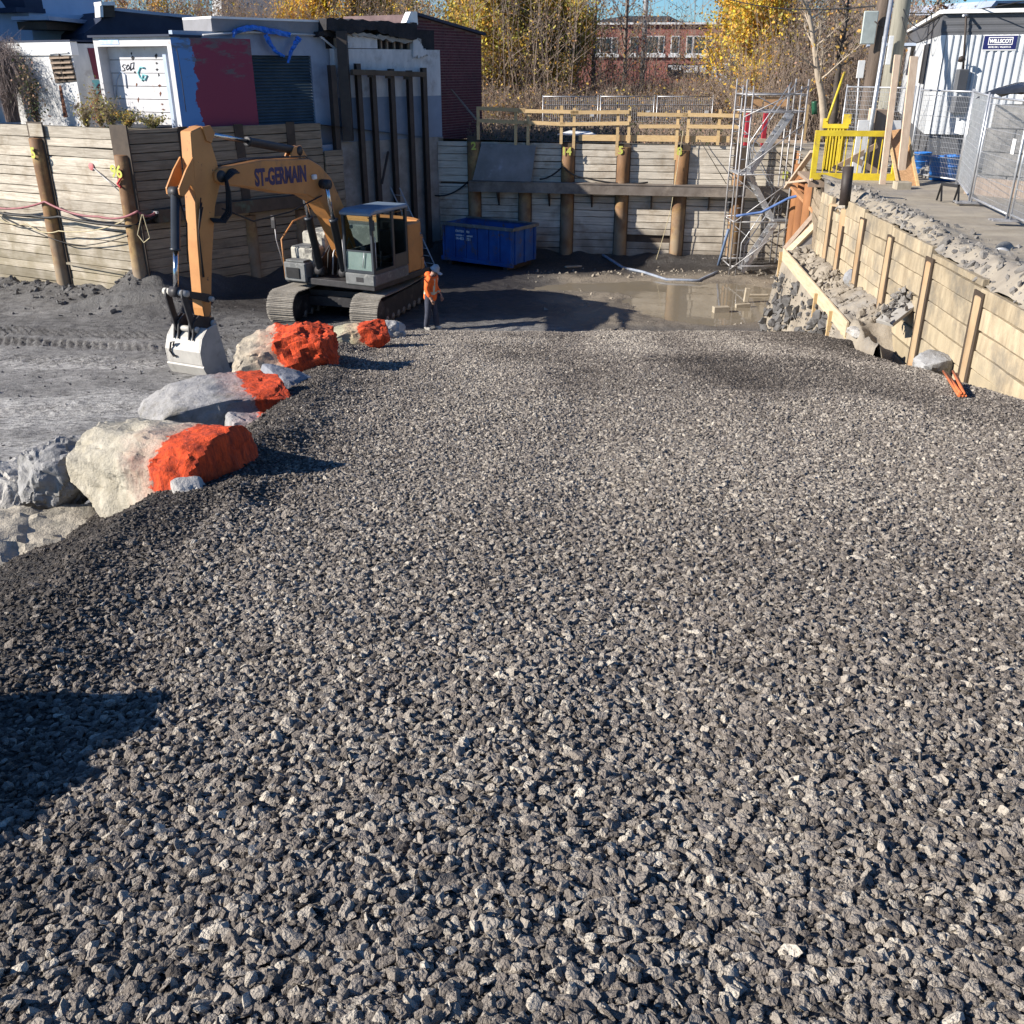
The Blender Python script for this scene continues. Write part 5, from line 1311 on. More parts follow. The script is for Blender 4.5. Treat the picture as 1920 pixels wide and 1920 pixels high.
for y in (-0.27, 0.21):
    xz([(7.2, 2.02), (7.22, 1.88), (7.12, 1.4), (7.05, 1.06), (6.9, 1.02), (6.86, 1.14), (6.98, 1.5), (7.04, 1.9), (7.1, 2.05)], y, y + 0.06, "bucket_link", M['exc_dark'], exc, 0.01)
    xz([(7.16, 2.05), (7.18, 1.92), (6.4, 1.62), (6.28, 1.68), (6.32, 1.8)], y, y + 0.05, "side_link", M['exc_dark'], exc, 0.01)
R90 = Matrix.Rotation(math.radians(90), 3, 'X')
for (x, z, r_) in ((7.12, 1.97, 0.075), (6.96, 1.12, 0.07), (6.42, 1.16, 0.075), (6.36, 1.7, 0.06)):
    mb = MB(); mb.lathe([(0.001, -0.34), (r_, -0.34), (r_, 0.34), (0.001, 0.34)], (x, 0, z), 12, R=R90); mb.build("link_pin", M['bucket'], exc)
# lettering on the boom side
tmx = Matrix(((-1, 0, 0, 4.36), (0, 0, 1, BW + 0.004), (0, 1, 0, 3.98), (0, 0, 0, 1))) @ Matrix.Rotation(math.radians(-2.0), 4, 'Z')
text_mesh("lettering", "ST-GERMAIN", 0.52, M['navy'], 0.003, exc, sx=0.665, bold=0.022, mtx=tmx)
mb = MB(); mb.box((0.62, BW + 0.012, 2.55), (0.14, 0.012, 0.1)); mb.build("boom_decal", M['white'], exc)

# ================================================================== WORKER
M['hivis'] = mat('orange_hivis_cloth', (0.86, 0.16, 0.03), (0.72, 0.12, 0.025), 8, 0.75, bump=0.01, bscale=14)
M['stripe'] = mat('reflective_stripe', (0.55, 0.55, 0.42), None, 8, 0.4)
M['denim'] = mat('dark_work_trousers', (0.05, 0.056, 0.08), (0.03, 0.033, 0.05), 9, 0.85, bump=0.01, bscale=14)
M['skin'] = mat('skin', (0.42, 0.25, 0.18), None, 9, 0.6)
M['boot'] = mat('pale_boot', (0.5, 0.47, 0.42), (0.32, 0.3, 0.27), 12, 0.8)
M['hardhat'] = mat('grey_white_hard_hat', (0.36, 0.39, 0.43), (0.3, 0.33, 0.37), 5, 0.35)
def skin_body(name, verts, edges, radii, mats, root, sub=2, assign=None, parent=None, rootv=0):
    me = bpy.data.meshes.new(name); me.from_pydata(verts, edges, [])
    o = bpy.data.objects.new(name, me); COL.objects.link(o)
    m1 = o.modifiers.new("skin", 'SKIN')
    for i, v in enumerate(me.skin_vertices[0].data):
        r = radii[i]; v.radius = r if isinstance(r, tuple) else (r, r); v.use_root = (i == rootv)
    m1.use_smooth_shade = True
    m2 = o.modifiers.new("sub", 'SUBSURF'); m2.levels = sub; m2.render_levels = sub
    dg = bpy.context.evaluated_depsgraph_get()
    nm = bpy.data.meshes.new_from_object(o.evaluated_get(dg))
    bpy.data.objects.remove(o); bpy.data.meshes.remove(me)
    nm.materials.clear()
    for m in mats: nm.materials.append(m)
    for p in nm.polygons:
        p.use_smooth = True
        if assign: p.material_index = assign(p.center)
    ob = link(name, nm, parent); return ob
def worker():
    foot = PZ(808, 620, 0.06)
    root = thing("person", "worker in an orange hi-vis jacket and pale hard hat looking down beside the excavator", "person", foot, math.radians(-20))
    # local: +x is the way he faces, y to his left, z up
    V = [(0.0, 0, 0.95), (0.03, 0, 1.12), (0.06, 0, 1.3), (0.10, 0, 1.46), (0.13, 0, 1.53), (0.19, 0, 1.63),             # pelvis..head
         (0.09, 0.17, 1.43), (0.05, 0.235, 1.18), (0.20, 0.22, 0.97), (0.25, 0.21, 0.9),                       # left arm
         (0.09, -0.17, 1.43), (0.02, -0.25, 1.17), (0.14, -0.25, 0.95), (0.18, -0.245, 0.88),                  # right arm
         (0.0, 0.095, 0.9), (0.10, 0.1, 0.5), (0.13, 0.1, 0.09), (0.29, 0.11, 0.05),                            # left leg
         (0.0, -0.095, 0.9), (-0.02, -0.1, 0.5), (-0.10, -0.1, 0.09), (0.06, -0.12, 0.05)]                     # right leg
    E = [(0, 1), (1, 2), (2, 3), (3, 4), (4, 5), (3, 6), (6, 7), (7, 8), (8, 9), (3, 10), (10, 11), (11, 12), (12, 13),
         (0, 14), (14, 15), (15, 16), (16, 17), (0, 18), (18, 19), (19, 20), (20, 21)]
    Rr = [0.125, 0.13, 0.145, 0.12, 0.062, 0.10, 0.075, 0.055, 0.045, 0.035, 0.075, 0.055, 0.045, 0.035, 0.115, 0.088, 0.072, 0.05, 0.115, 0.088, 0.072, 0.05]
    def assign(c):
        if c.z < 0.13: return 2
        if c.z > 1.5 or (c.z < 1.0 and abs(c.y) > 0.185): return 0
        return 1
    skin_body("body", V, E, Rr, [M['skin'], M['denim'], M['boot']], root, assign=assign, parent=root)
    # jacket, a little larger, with sleeves
    JV = [(0.0, 0, 0.78), (0.02, 0, 0.97), (0.04, 0, 1.16), (0.07, 0, 1.33), (0.10, 0, 1.46), (0.115, 0, 1.53)] + [V[6], V[7], V[8], V[10], V[11], V[12]]
    JE = [(0, 1), (1, 2), (2, 3), (3, 4), (4, 5), (4, 6), (6, 7), (7, 8), (4, 9), (9, 10), (10, 11)]
    JR = [(0.185, 0.2), (0.18, 0.2), 0.175, 0.18, 0.14, 0.085, 0.095, 0.078, 0.062, 0.095, 0.078, 0.062]
    def ja(c):
        if abs(c.z - 1.04) < 0.026 and abs(c.y) < 0.2: return 1
        if 0.06 < abs(c.y) < 0.115 and 1.0 < c.z < 1.42: return 1
        return 0
    skin_body("jacket", JV, JE, JR, [M['hivis'], M['stripe']], root, sub=3, assign=ja, parent=root)
    mb = MB(); mb.lathe([(0.001, 0.09), (0.07, 0.07), (0.11, 0.02), (0.115, -0.03), (0.09, -0.06)], (-0.015, 0, 1.5), 12); mb.build("hood", M['hivis'], root)
    hd = Matrix.Translation((0.19, 0, 1.66)) @ Matrix.Rotation(math.radians(32), 4, 'Y')
    mb = MB(); mb.lathe([(0.001, 0.12), (0.055, 0.112), (0.095, 0.078), (0.115, 0.03), (0.12, -0.01), (0.135, -0.015), (0.135, -0.022), (0.11, -0.02)], n=18)
    mb.box((0.17, 0, -0.02), (0.1, 0.16, 0.01)); mb.tube([(-0.1, 0, 0.08), (0, 0, 0.137), (0.1, 0, 0.085)], 0.014, 6); mb.build("hard_hat", M['hardhat'], root, 0, hd)
    mb = MB()
    for s in (-1, 1): mb.lathe([(0.001, -0.012), (0.013, 0), (0.001, 0.012)], (0.09, 0.035 * s, -0.05), 8)
    mb.build("eye", M['black'], root, 0, hd)
    mb = MB(); mb.tube([(0.098, 0, -0.05), (0.125, 0, -0.085), (0.1, 0, -0.095)], [0.01, 0.018, 0.008], 6); mb.build("nose", M['skin'], root, 0, hd)
    mb = MB(); mb.tube([(0.09, -0.03, -0.125), (0.1, 0, -0.128), (0.09, 0.03, -0.125)], 0.007, 5); mb.build("mouth", M['red_panel'], root, 0, hd)
    for s in (-1, 1):
        mb = MB(); mb.lathe([(0.001, -0.03), (0.02, 0), (0.001, 0.03)], (0.0, 0.1 * s, -0.06), 8); mb.build("ear", M['skin'], root, 0, hd)
        # hand: palm and five curled fingers
        b = Vector((0.25, 0.21, 0.9)) if s > 0 else Vector((0.18, -0.245, 0.88))
        mb = MB(); mb.tube([b + Vector((-0.02, 0, 0.03)), b + Vector((0.02, 0, -0.05))], [0.034, 0.036], 8)
        for f in range(4):
            q = b + Vector((0.0 + 0.018 * f - 0.01, -0.012 * s, -0.05)); l = (0.05, 0.06, 0.056, 0.044)[f]
            mb.tube([q, q + Vector((0.008, -0.004 * s, -l * 0.6)), q + Vector((0.0, -0.022 * s, -l * 1.15))], [0.010, 0.009, 0.007], 6)
        q = b + Vector((0.03, 0, -0.01)); mb.tube([q, q + Vector((0.03, -0.01 * s, -0.025)), q + Vector((0.034, -0.014 * s, -0.055))], [0.012, 0.011, 0.008], 6)
        mb.build("hand", M['skin'], root)
worker()

# ================================================================== BOULDERS
def boulder_material(name, c1, c2, paint=None, pn=(1, 0, 0), po=0.0, ps=0.35, c3=(0.15, 0.14, 0.12), pscale=5.0):
    ps = ps * 1.5; po = po - 0.0
    m = mat(name, c1, c2, 6.0, 0.92, bump=0.03, bscale=11, obj=True, c3=c3, s3=3.2, t3=(0.5, 0.68), detail=10, ramp=(0.3, 0.62))
    if paint:
        nt = m.node_tree; L = nt.links; b = nt.nodes["Principled BSDF"]
        src = b.inputs["Base Color"].links[0].from_socket
        tc = _n(nt, "ShaderNodeTexCoord"); d = _n(nt, "ShaderNodeVectorMath", operation='DOT_PRODUCT'); L.new(tc.outputs["Object"], d.inputs[0]); d.inputs[1].default_value = Vector(pn).normalized()
        nz = _n(nt, "ShaderNodeTexNoise"); nz.inputs["Scale"].default_value = pscale; nz.inputs["Detail"].default_value = 9; nz.inputs["Roughness"].default_value = 0.72; L.new(tc.outputs["Object"], nz.inputs["Vector"])
        a = _n(nt, "ShaderNodeMath", operation='MULTIPLY_ADD'); L.new(nz.outputs["Fac"], a.inputs[0]); a.inputs[1].default_value = ps; L.new(d.outputs["Value"], a.inputs[2])
        r = _n(nt, "ShaderNodeMapRange"); r.inputs[1].default_value = po + ps * 0.5 - 0.012; r.inputs[2].default_value = po + ps * 0.5 + 0.018; L.new(a.outputs[0], r.inputs[0])
        # thin overspray beyond the edge
        r2 = _n(nt, "ShaderNodeMapRange"); r2.inputs[1].default_value = po + ps * 0.5 - 0.3; r2.inputs[2].default_value = po + ps * 0.5 + 0.0; r2.inputs[4].default_value = 0.22; L.new(a.outputs[0], r2.inputs[0])
        mx = _n(nt, "ShaderNodeMath", operation='MAXIMUM'); L.new(r.outputs[0], mx.inputs[0]); L.new(r2.outputs[0], mx.inputs[1])
        n2 = _n(nt, "ShaderNodeTexNoise"); n2.inputs["Scale"].default_value = 9; n2.inputs["Detail"].default_value = 8; n2.inputs["Roughness"].default_value = 0.75
        mp = _n(nt, "ShaderNodeMapping"); mp.inputs["Scale"].default_value = (2.2, 2.2, 0.45); L.new(tc.outputs["Object"], mp.inputs[0]); L.new(mp.outputs[0], n2.inputs["Vector"])
        pr_ = _n(nt, "ShaderNodeValToRGB"); pr_.color_ramp.elements[0].position = 0.34; pr_.color_ramp.elements[0].color = (0.2, 0.03, 0.018, 1); pr_.color_ramp.elements[1].position = 0.6; pr_.color_ramp.elements[1].color = (*paint, 1)
        L.new(n2.outputs["Fac"], pr_.inputs[0])
        x = _n(nt, "ShaderNodeMix", data_type='RGBA'); L.new(mx.outputs[0], x.inputs[0]); L.new(src, x.inputs[6]); L.new(pr_.outputs[0], x.inputs[7])
        L.new(x.outputs[2], b.inputs["Base Color"])
    return m
def boulder_mesh(name, dims, seed, cuts=9, rough=0.05, sq=5.0, N=26):
    r = random.Random(seed); bm = bmesh.new(); bmesh.ops.create_cube(bm, size=2.0)
    bmesh.ops.subdivide_edges(bm, edges=bm.edges, cuts=N, use_grid_fill=True)
    planes = []
    for k in range(cuts):
        n = Vector((r.gauss(0, 1), r.gauss(0, 1), r.gauss(0, 0.8))).normalized()
        planes.append((n, r.uniform(0.86, 1.12)))
    for k in range(10):
        n = Vector((r.gauss(0, 1), r.gauss(0, 1), r.gauss(0, 1))).normalized()
        planes.append((n, 1.22 if abs(n.x) + abs(n.y) + abs(n.z) > 1.5 else 1.0))
    o3 = Vector((r.uniform(0, 50), r.uniform(0, 50), r.uniform(0, 50)))
    sq = sq * 2.2
    for v in bm.verts:
        p = v.co.copy(); l = (abs(p.x) ** sq + abs(p.y) ** sq + abs(p.z) ** sq) ** (1 / sq); p = p / l
        for n, d in planes:
            e = p.dot(n) - d
            if e > 0: p -= n * e * 0.97
        q = Vector((p.x * dims[0] / 2, p.y * dims[1] / 2, p.z * dims[2] / 2))
        nn = p.normalized()
        h = rough * 0.4 * (mnoise.cell(q * 4.5 + o3 + mnoise.noise_vector(q * 5) * 0.5) - 0.4) + rough * 0.28 * (mnoise.cell(q * 11 + o3 + mnoise.noise_vector(q * 9) * 0.5) - 0.4) + mnoise.fractal(q * 2.2 + o3, 0.9, 2.1, 5) * rough + mnoise.ridged_multi_fractal(q * 3.5 + o3, 0.8, 2.0, 4, 0.9, 1.8) * rough * 0.45
        v.co = q + nn * h
    me = bpy.data.meshes.new(name); bm.to_mesh(me); bm.free()
    me.polygons.foreach_set("use_smooth", [True] * len(me.polygons))
    try: me.set_sharp_from_angle(angle=math.radians(22))
    except Exception: pass
    return me
def boulder(label, loc, dims, rot, seed, m, cuts=9, rough=0.05, sq=5.0, N=26, group=None):
    me = boulder_mesh("boulder", dims, seed, cuts, rough, sq, N); me.materials.append(m)
    o = link("boulder", me); o.location = loc; o.rotation_euler = rot
    tag(o, label, "boulder", group); return o
OR = (0.72, 0.085, 0.022)
d2r = math.radians
beige = ((0.46, 0.42, 0.34), (0.28, 0.25, 0.19)); grey = ((0.34, 0.33, 0.325), (0.2, 0.195, 0.19)); pale = ((0.48, 0.46, 0.43), (0.34, 0.325, 0.3))
boulder("big beige block boulder with its right face sprayed orange, nearest of the painted row", (-2.6, 6.62, 3.76), (1.14, 0.92, 0.74), (d2r(2), d2r(-3), d2r(-27)), 3,
        boulder_material("beige_rock_orange", beige[0], beige[1], OR, (1.0, 0.05, 0.4), 0.33, 0.32), cuts=6, rough=0.035, sq=9)
boulder("long grey slab boulder with an orange end, second of the painted row", (-3.3, 10.1, 3.12), (1.55, 1.05, 0.55), (d2r(4), d2r(-8), d2r(22)), 8,
        boulder_material("grey_rock_orange", grey[0], grey[1], OR, (1, 0.1, 0.1), 0.36, 0.3), cuts=6, rough=0.03, sq=9)
boulder("tall tan boulder with a broad orange right half behind the long grey slab", (-3.15, 13.0, 2.82), (1.5, 1.0, 0.8), (d2r(5), d2r(-17), d2r(12)), 13,
        boulder_material("tan_rock_orange", (0.45, 0.39, 0.3), (0.25, 0.21, 0.16), OR, (1, -0.1, 0.25), 0.05, 0.4), cuts=8, rough=0.06, sq=5)
boulder("low mossy boulder with an orange tip, farthest of the painted row", (-2.62, 16.2, 2.3), (1.0, 0.65, 0.5), (0, d2r(-12), d2r(10)), 19,
        boulder_material("mossy_rock_orange", (0.42, 0.39, 0.28), (0.24, 0.24, 0.15), OR, (1, -0.1, 0.25), 0.08, 0.3), cuts=7, rough=0.03, sq=6)
boulder("small low rock sprayed orange under the long grey slab", (-2.62, 9.35, 3.1), (0.62, 0.5, 0.32), (0, d2r(8), d2r(30)), 23,
        boulder_material("low_rock_orange", grey[0], grey[1], OR, (1, -0.3, 0.3), 0.02, 0.3), cuts=7, rough=0.03)
boulder("smooth blue-grey slab behind the orange end of the long slab", (-2.72, 11.1, 3.0), (0.62, 0.7, 0.42), (d2r(4), d2r(14), d2r(20)), 29, boulder_material("blue_grey_rock", (0.25, 0.26, 0.29), (0.2, 0.205, 0.225)), cuts=9, rough=0.015)
boulder("pale flat rock below the blue-grey slab", (-2.55, 10.5, 3.0), (0.6, 0.42, 0.2), (0, d2r(10), d2r(40)), 31, boulder_material("pale_rock_a", pale[0], pale[1]), cuts=9, rough=0.03)
boulder("flat tan slab rock at the left edge below the orange block", (-3.42, 6.1, 3.27), (1.5, 0.95, 0.46), (d2r(10), d2r(10), d2r(20)), 37, boulder_material("tan_slab_rock", (0.5, 0.45, 0.36), (0.36, 0.32, 0.26)), cuts=8, rough=0.045, sq=6)
boulder("round grey boulder left of the orange block", tuple(PD(104, 892, 6.75)), (0.5, 0.55, 0.5), (0.3, 0.2, 0.4), 41, boulder_material("grey_rock_b", (0.33, 0.325, 0.32), (0.2, 0.195, 0.19)), cuts=11, rough=0.05, sq=4)
boulder("pale angular boulder at the left picture edge", tuple(PD(30, 930, 6.9)), (0.5, 0.5, 0.42), (0.2, 0.3, 0.9), 43, boulder_material("pale_rock_b", pale[0], pale[1]), cuts=12, rough=0.04, sq=4)
boulder("small pale rock at the foot of the orange face", (-2.2, 5.98, 3.88), (0.26, 0.22, 0.2), (0.2, 0.1, 0.5), 47, boulder_material("pale_rock_c", pale[0], pale[1]), cuts=9, rough=0.02, N=10)
boulder("grey rock half hidden behind the pale angular boulder", (-4.9, 8.6, 2.25), (0.9, 0.8, 0.7), (0.1, 0.3, 0.2), 49, boulder_material("grey_rock_c", grey[0], grey[1]), cuts=11, rough=0.05, sq=4)
boulder("dark pink-dusted rock between the orange block and the slab", (-2.45, 8.0, 3.3), (0.42, 0.7, 0.4), (0.1, 0.35, 0.3), 51, boulder_material("pinkish_rock", (0.3, 0.25, 0.245), (0.17, 0.145, 0.145)), cuts=9, rough=0.04)
boulder("pale jagged rock just past the farthest orange boulder", (-2.4, 18.6, 1.8), (0.6, 0.45, 0.3), (0.2, 0.1, 0.2), 53, boulder_material("pale_rock_d", pale[0], pale[1]), cuts=11, rough=0.05, sq=4)
boulder("low grey rock at the ramp end left of the worker", (-2.75, 20.6, 1.35), (0.6, 0.45, 0.26), (0.1, 0.2, 0.5), 57, boulder_material("grey_rock_d", grey[0], grey[1]), cuts=11, rough=0.04, sq=4)
# unseen boulder, added past the left edge to cast the shadow on the gravel
boulder("unseen grey boulder added left of the ramp to cast a shadow across the gravel", (-3.12, 1.72, 4.3), (1.25, 1.85, 1.84), (0.1, 0.1, 0.3), 59, boulder_material("grey_rock_e", grey[0], grey[1]), cuts=7, rough=0.06, sq=5)

# ================================================================== BLUE BIN, LADDER, BITS ON THE PIT FLOOR
M['bin_blue'] = mat('blue_bin_paint', (0.022, 0.105, 0.36), (0.016, 0.065, 0.24), 1.5, 0.6, bump=0.02, bscale=3, c3=(0.1, 0.08, 0.08), s3=2.2, t3=(0.53, 0.66), spec=0.4)
def waste_bin():
    a = Vector((-2.5, 35.35)); b = Vector((0.02, 33.7)); w = Wall(a, b); L_ = w.len; zb_, zt_ = 0.3, 1.5; dp = 1.55
    root = thing("waste_bin", "blue open steel waste bin with white lettering before the far wall", "waste bin")
    def part(name, t0, t1, z0, z1, o0, o1, m=M['bin_blue'], bev=0.0): return wbox(w, t0, t1, z0, z1, o0, o1, m, name, root, bev)
    part("front_wall", 0.03, L_ - 0.03, zb_, zt_, -0.05, 0); part("back_wall", 0.03, L_ - 0.03, zb_, zt_, -dp, -dp + 0.05)
    part("end_wall", 0, 0.05, zb_, zt_, -dp, 0.0); part("end_wall", L_ - 0.05, L_, zb_, zt_, -dp, 0.0); part("bin_floor", 0.05, L_ - 0.05, zb_, zb_ + 0.06, -dp + 0.05, -0.05)
    n = 7
    for k in range(n): t = 0.04 + (L_ - 0.14) * k / (n - 1); part("rib", t, t + 0.07, zb_, zt_ - 0.08, 0.002, 0.06)
    for k in range(3): o_ = -0.1 - 0.62 * k; part("rib", L_ + 0.002, L_ + 0.06, zb_, zt_ - 0.08, o_ - 0.08, o_)
    part("top_rail", -0.03, L_ + 0.07, zt_ - 0.06, zt_ + 0.04, 0.0, 0.09, M['exc_grey']); part("top_rail", L_, L_ + 0.08, zt_ - 0.06, zt_ + 0.039, -dp, -0.002, M['exc_grey']); part("top_rail", -0.03, L_ + 0.07, zt_ - 0.06, zt_ + 0.04, -dp - 0.06, -dp + 0.05, M['exc_grey'])
    part("bottom_rail", -0.02, L_ + 0.06, zb_ - 0.08, zb_ + 0.06, 0.0, 0.08)
    for t in (0.2, L_ - 0.4): part("runner", t, t + 0.18, 0.0, zb_ - 0.08, -dp, 0.0, M['steel_dark'])
    for k, (tx, s) in enumerate((("CONTENEURS", 0.105), ("LOCATION - TRANSPORT", 0.07), ("514-453-0751", 0.13))):
        mm = w.mtx(0.52, zt_ - 0.27 - 0.13 * k, 0.0035 if False else 0.012) @ Matrix.Rotation(math.radians(90), 4, 'X')
        o = text_mesh("lettering", tx, s, M['white'], 0.002, None, bold=0.004, mtx=None); o.matrix_world = mm; o.parent = root
    for k, tt in enumerate((0.5, 1.0, 1.6, 2.3)):
        pass
    n = 60; t = RNG.uniform(0.15, L_ - 0.15, n); q = RNG.uniform(0.15, dp - 0.15, n)
    P = np.array([w.at(t[i], 1.05, -q[i])[:] for i in range(n)]); ob = rubble("debris", P, RNG.uniform(0.08, 0.22, n), M['dirt_clod'], None, 'stuff', root)
waste_bin()
def ladder():
    a0, a1 = WC.pt(741, 352, 0.55), PZ(812, 508, 0.15)
    ax = (a1 - a0).normalized(); sd = Vector((0.8, -0.55, 0)).normalized() * 0.21
    root = thing("ladder", "aluminium ladder leaning behind the excavator cab", "ladder")
    for s in (-1, 1):
        mb = MB(); mb.beam(a0 + sd * s, a1 + sd * s, 0.03, 0.07, up=(0, 1, 0)); mb.build("rail", M['galv_dull'], root)
    n = int((a1 - a0).length / 0.3)
    for k in range(1, n):
        p = a0.lerp(a1, k / n); mb = MB(); mb.tube([p - sd, p + sd], 0.018, 6); mb.build("rung", M['galv_dull'], root)
ladder()
def onfloor(px, py, dz=0.04):
    p = PZ(px, py, 0.05); p.z = float(floor_z(np.array([p.x]), np.array([p.y]))[0]) + dz; p.z = max(p.z, 0.02); return p
hang("hose", "blue and white hose lying across the mud near the puddle", "hose", [onfloor(x, y) for x, y in ((1130, 492), (1168, 506), (1205, 513), (1250, 525), (1310, 527), (1345, 515))], 0.05, mat('pale_blue_hose', (0.3, 0.33, 0.38), (0.16, 0.19, 0.25), 4, 0.5), 0.0, n=4)
hang("hose", "blue pipe leaning up beside the stair tower foot", "hose", [onfloor(1346, 505), PZ(1366, 430, 1.5)], 0.05, mat('blue_pipe', (0.14, 0.2, 0.32), None, 4, 0.5), 0.0, n=3)
M['block'] = mat('wet_timber_block', (0.4, 0.35, 0.27), (0.27, 0.23, 0.17), 4, 0.8)
def floating(label, pts, w_, h_, cat="timber block"):
    mb = MB(); mb.beam(pts[0], pts[1], w_, h_); o = mb.build("timber_block", M['block'], None, 0.01); tag(o, label, cat)
floating("squared timber block lying in the puddle", (PZ(1337, 582, 0.06), PZ(1366, 581, 0.06)), 0.2, 0.22)
p = PZ(1398, 566, 0.02); floating("short upright post standing in the puddle", (p, p + Vector((0.03, 0, 0.42))), 0.14, 0.14, "post")
floating("timber offcut lying beside the upright post in the puddle", (PZ(1379, 574, 0.04), PZ(1406, 572, 0.06)), 0.13, 0.12)
floating("thin board floating right of the upright post", (PZ(1404, 553, 0.03), PZ(1440, 553, 0.03)), 0.12, 0.05)
floating("pale board lying in the shade near the left of the mud heap", (onfloor(1060, 505), onfloor(1090, 502)), 0.12, 0.06)
mb = MB(); p = onfloor(519, 505, 0.2); mb.lathe([(0.001, -0.2), (0.17, -0.2), (0.19, 0.2), (0.17, 0.2), (0.16, -0.17), (0.001, -0.17)], p, 16); tag(mb.build("pail", M['exc_grey']), "grey pail standing by the wall behind the excavator", "pail")

# ================================================================== RIGHT BANK: TOE BOARD, PROPS, BITS
M['toe'] = mat('toe_board_timber', (0.55, 0.45, 0.31), (0.42, 0.33, 0.22), 2.2, 0.8, stretch=(1, 1, 8), bump=0.002)
def beam_thing(name, label, cat, a, b, w_, h_, m, up=(0, 0, 1), group=None, bevel=0.006):
    mb = MB(); mb.beam(a, b, w_, h_, up); o = mb.build(name, m, None, bevel); tag(o, label, cat, group); return o
ta = Vector((6.42 + 0.055 * 6.3, 24.3, 2.32)); tb_ = PD(1588, 618, 17.9)
toe = thing("toe_board", "long pale board holding back the soil bank below the right shoring", "board")
mb = MB(); mb.beam(ta, tb_, 0.05, 0.3); mb.build("board", M['toe'], toe, 0.006)
for t in (0.0, 0.62, 0.83):
    p = ta.lerp(tb_, t) + Vector((-0.05, 0, 0)); mb = MB(); mb.beam((p.x, p.y, -0.1), (p.x, p.y, p.z + 0.05), 0.09, 0.05, up=(0, 1, 0)); mb.build("stake", M['lumber'], toe)
mb = MB(); p, q = ta.lerp(tb_, 0.6), ta.lerp(tb_, 1.0)
mb.prism([p + Vector((0, 0, -0.16)), q + Vector((0, 0, -0.16)), (q.x, q.y, 1.2), (p.x, p.y, 0.4)], (0.03, 0, 0)); mb.build("lower_panel", M['lumber'], toe)
beam_thing("plank", "dirty plank slanting up from the far end of the soil bank to the shoring", "plank", PD(1476, 474, 24.6), PD(1540, 410, 24.9), 0.25, 0.06, M['toe'])
beam_thing("plank", "second thinner plank behind the slanting plank at the end of the bank", "plank", PD(1472, 466, 25.3), PD(1530, 398, 25.6), 0.18, 0.05, M['brown_cloth'])
bm_ = MB(); q0 = [PD(1482, 478, 24.5), PD(1541, 418, 24.8), PD(1543, 500, 24.4), PD(1500, 520, 24.3)]; bm_.prism(q0, (0.02, 0.06, 0)); tag(bm_.build("bulkhead", M['ply_grey']), "grey plywood bulkhead under the slanting planks", "plywood")
beam_thing("prop", "pale timber prop rising from the stair tower to the yellow platform", "prop", PD(1474, 352, 30.5), PD(1524, 284, 26.0), 0.14, 0.07, M['lumber_pale'])
beam_thing("prop", "rust-brown timber prop slanting down to the right shoring", "prop", PD(1484, 348, 30.3), PD(1540, 410, 24.6), 0.16, 0.08, mat('orange_timber', (0.45, 0.24, 0.12), (0.34, 0.17, 0.08), 3, 0.75))
beam_thing("prop", "thin horizontal timber between the stair tower and the yellow platform", "prop", PD(1474, 343, 30.4), PD(1522, 337, 25.2), 0.06, 0.06, M['lumber_pale'])
beam_thing("plank", "soil-covered plank wedged across the trench at the right shoring", "plank", PD(1658, 606, 16.3) + Vector((0, 0, 0.0)), PD(1716, 560, 16.7), 0.35, 0.07, M['concrete'])
n = 90; tt = RNG.random(n); a = PD(1652, 592, 16.5); b = PD(1714, 540, 16.9)
rubble("clods", np.array([(a.lerp(b, t) + Vector((RNG.normal(0, 0.1), RNG.normal(0, 0.12), -0.02)))[:] for t in tt]), 0.03 + 0.07 * RNG.random(n) ** 2, M['dirt_clod'], "clods of soil on the wedged plank")
for k in range(4):
    hang("rod", "black rods lying along the foot of the right shoring", "rod", [PD(1612 + k * 3, 536 + k, 19.9 - 0.05 * k), PD(1664 + k * 3, 588 - k * 2, 17.7 - 0.03 * k)], 0.02, M['black'], 0.0, n=2, group="rods at the foot of the shoring")
M['orange_plastic'] = mat('orange_plastic_pipe', (0.62, 0.17, 0.06), (0.45, 0.12, 0.045), 5, 0.5)
for k in range(5):
    a = PD(1768 + k * 6, 700 + (k % 3) * 5, 12.2); b = PD(1798 + k * 3, 742 - (k % 2) * 5, 10.45)
    hang("orange_pipe", "thin orange pipes poking out of the gravel by the right shoring", "pipe", [a + Vector((0, 0, 0.03)), b + Vector((0, 0, 0.0))], 0.018, M['orange_plastic'], 0.0, n=2, group="orange pipes by the shoring")
boulder("grey rock wedged between the ramp and the foot of the right shoring", PD(1750, 688, 14.55), (0.7, 0.45, 0.38), (0.1, 0.1, 0.3), 61, boulder_material("grey_rock_f", (0.36, 0.36, 0.36), (0.22, 0.22, 0.22)), cuts=10, rough=0.03, N=12)
boulder("wet grey rock slab at the puddle edge below the toe board", PZ(1490, 592, 0.1), (1.3, 1.0, 0.5), (0.1, 0.15, 0.4), 67, boulder_material("wet_rock", (0.38, 0.36, 0.32), (0.22, 0.21, 0.19)), cuts=12, rough=0.08, sq=4)
boulder("pale stone at the broken right edge of the ramp", PD(1610, 618, 17.5) + Vector((0, 0, -0.05)), (0.5, 0.34, 0.18), (0.2, 0.1, 0.9), 71, boulder_material("pale_rock_e", pale[0], pale[1]), cuts=10, rough=0.03, N=10)
boulder("rounded grey stone below the second shoring pile", PD(1597, 522, 20.3), (0.26, 0.3, 0.34), (0.2, 0.1, 0.9), 73, boulder_material("grey_rock_g", (0.32, 0.33, 0.35), (0.2, 0.2, 0.21)), cuts=10, rough=0.02, N=10)

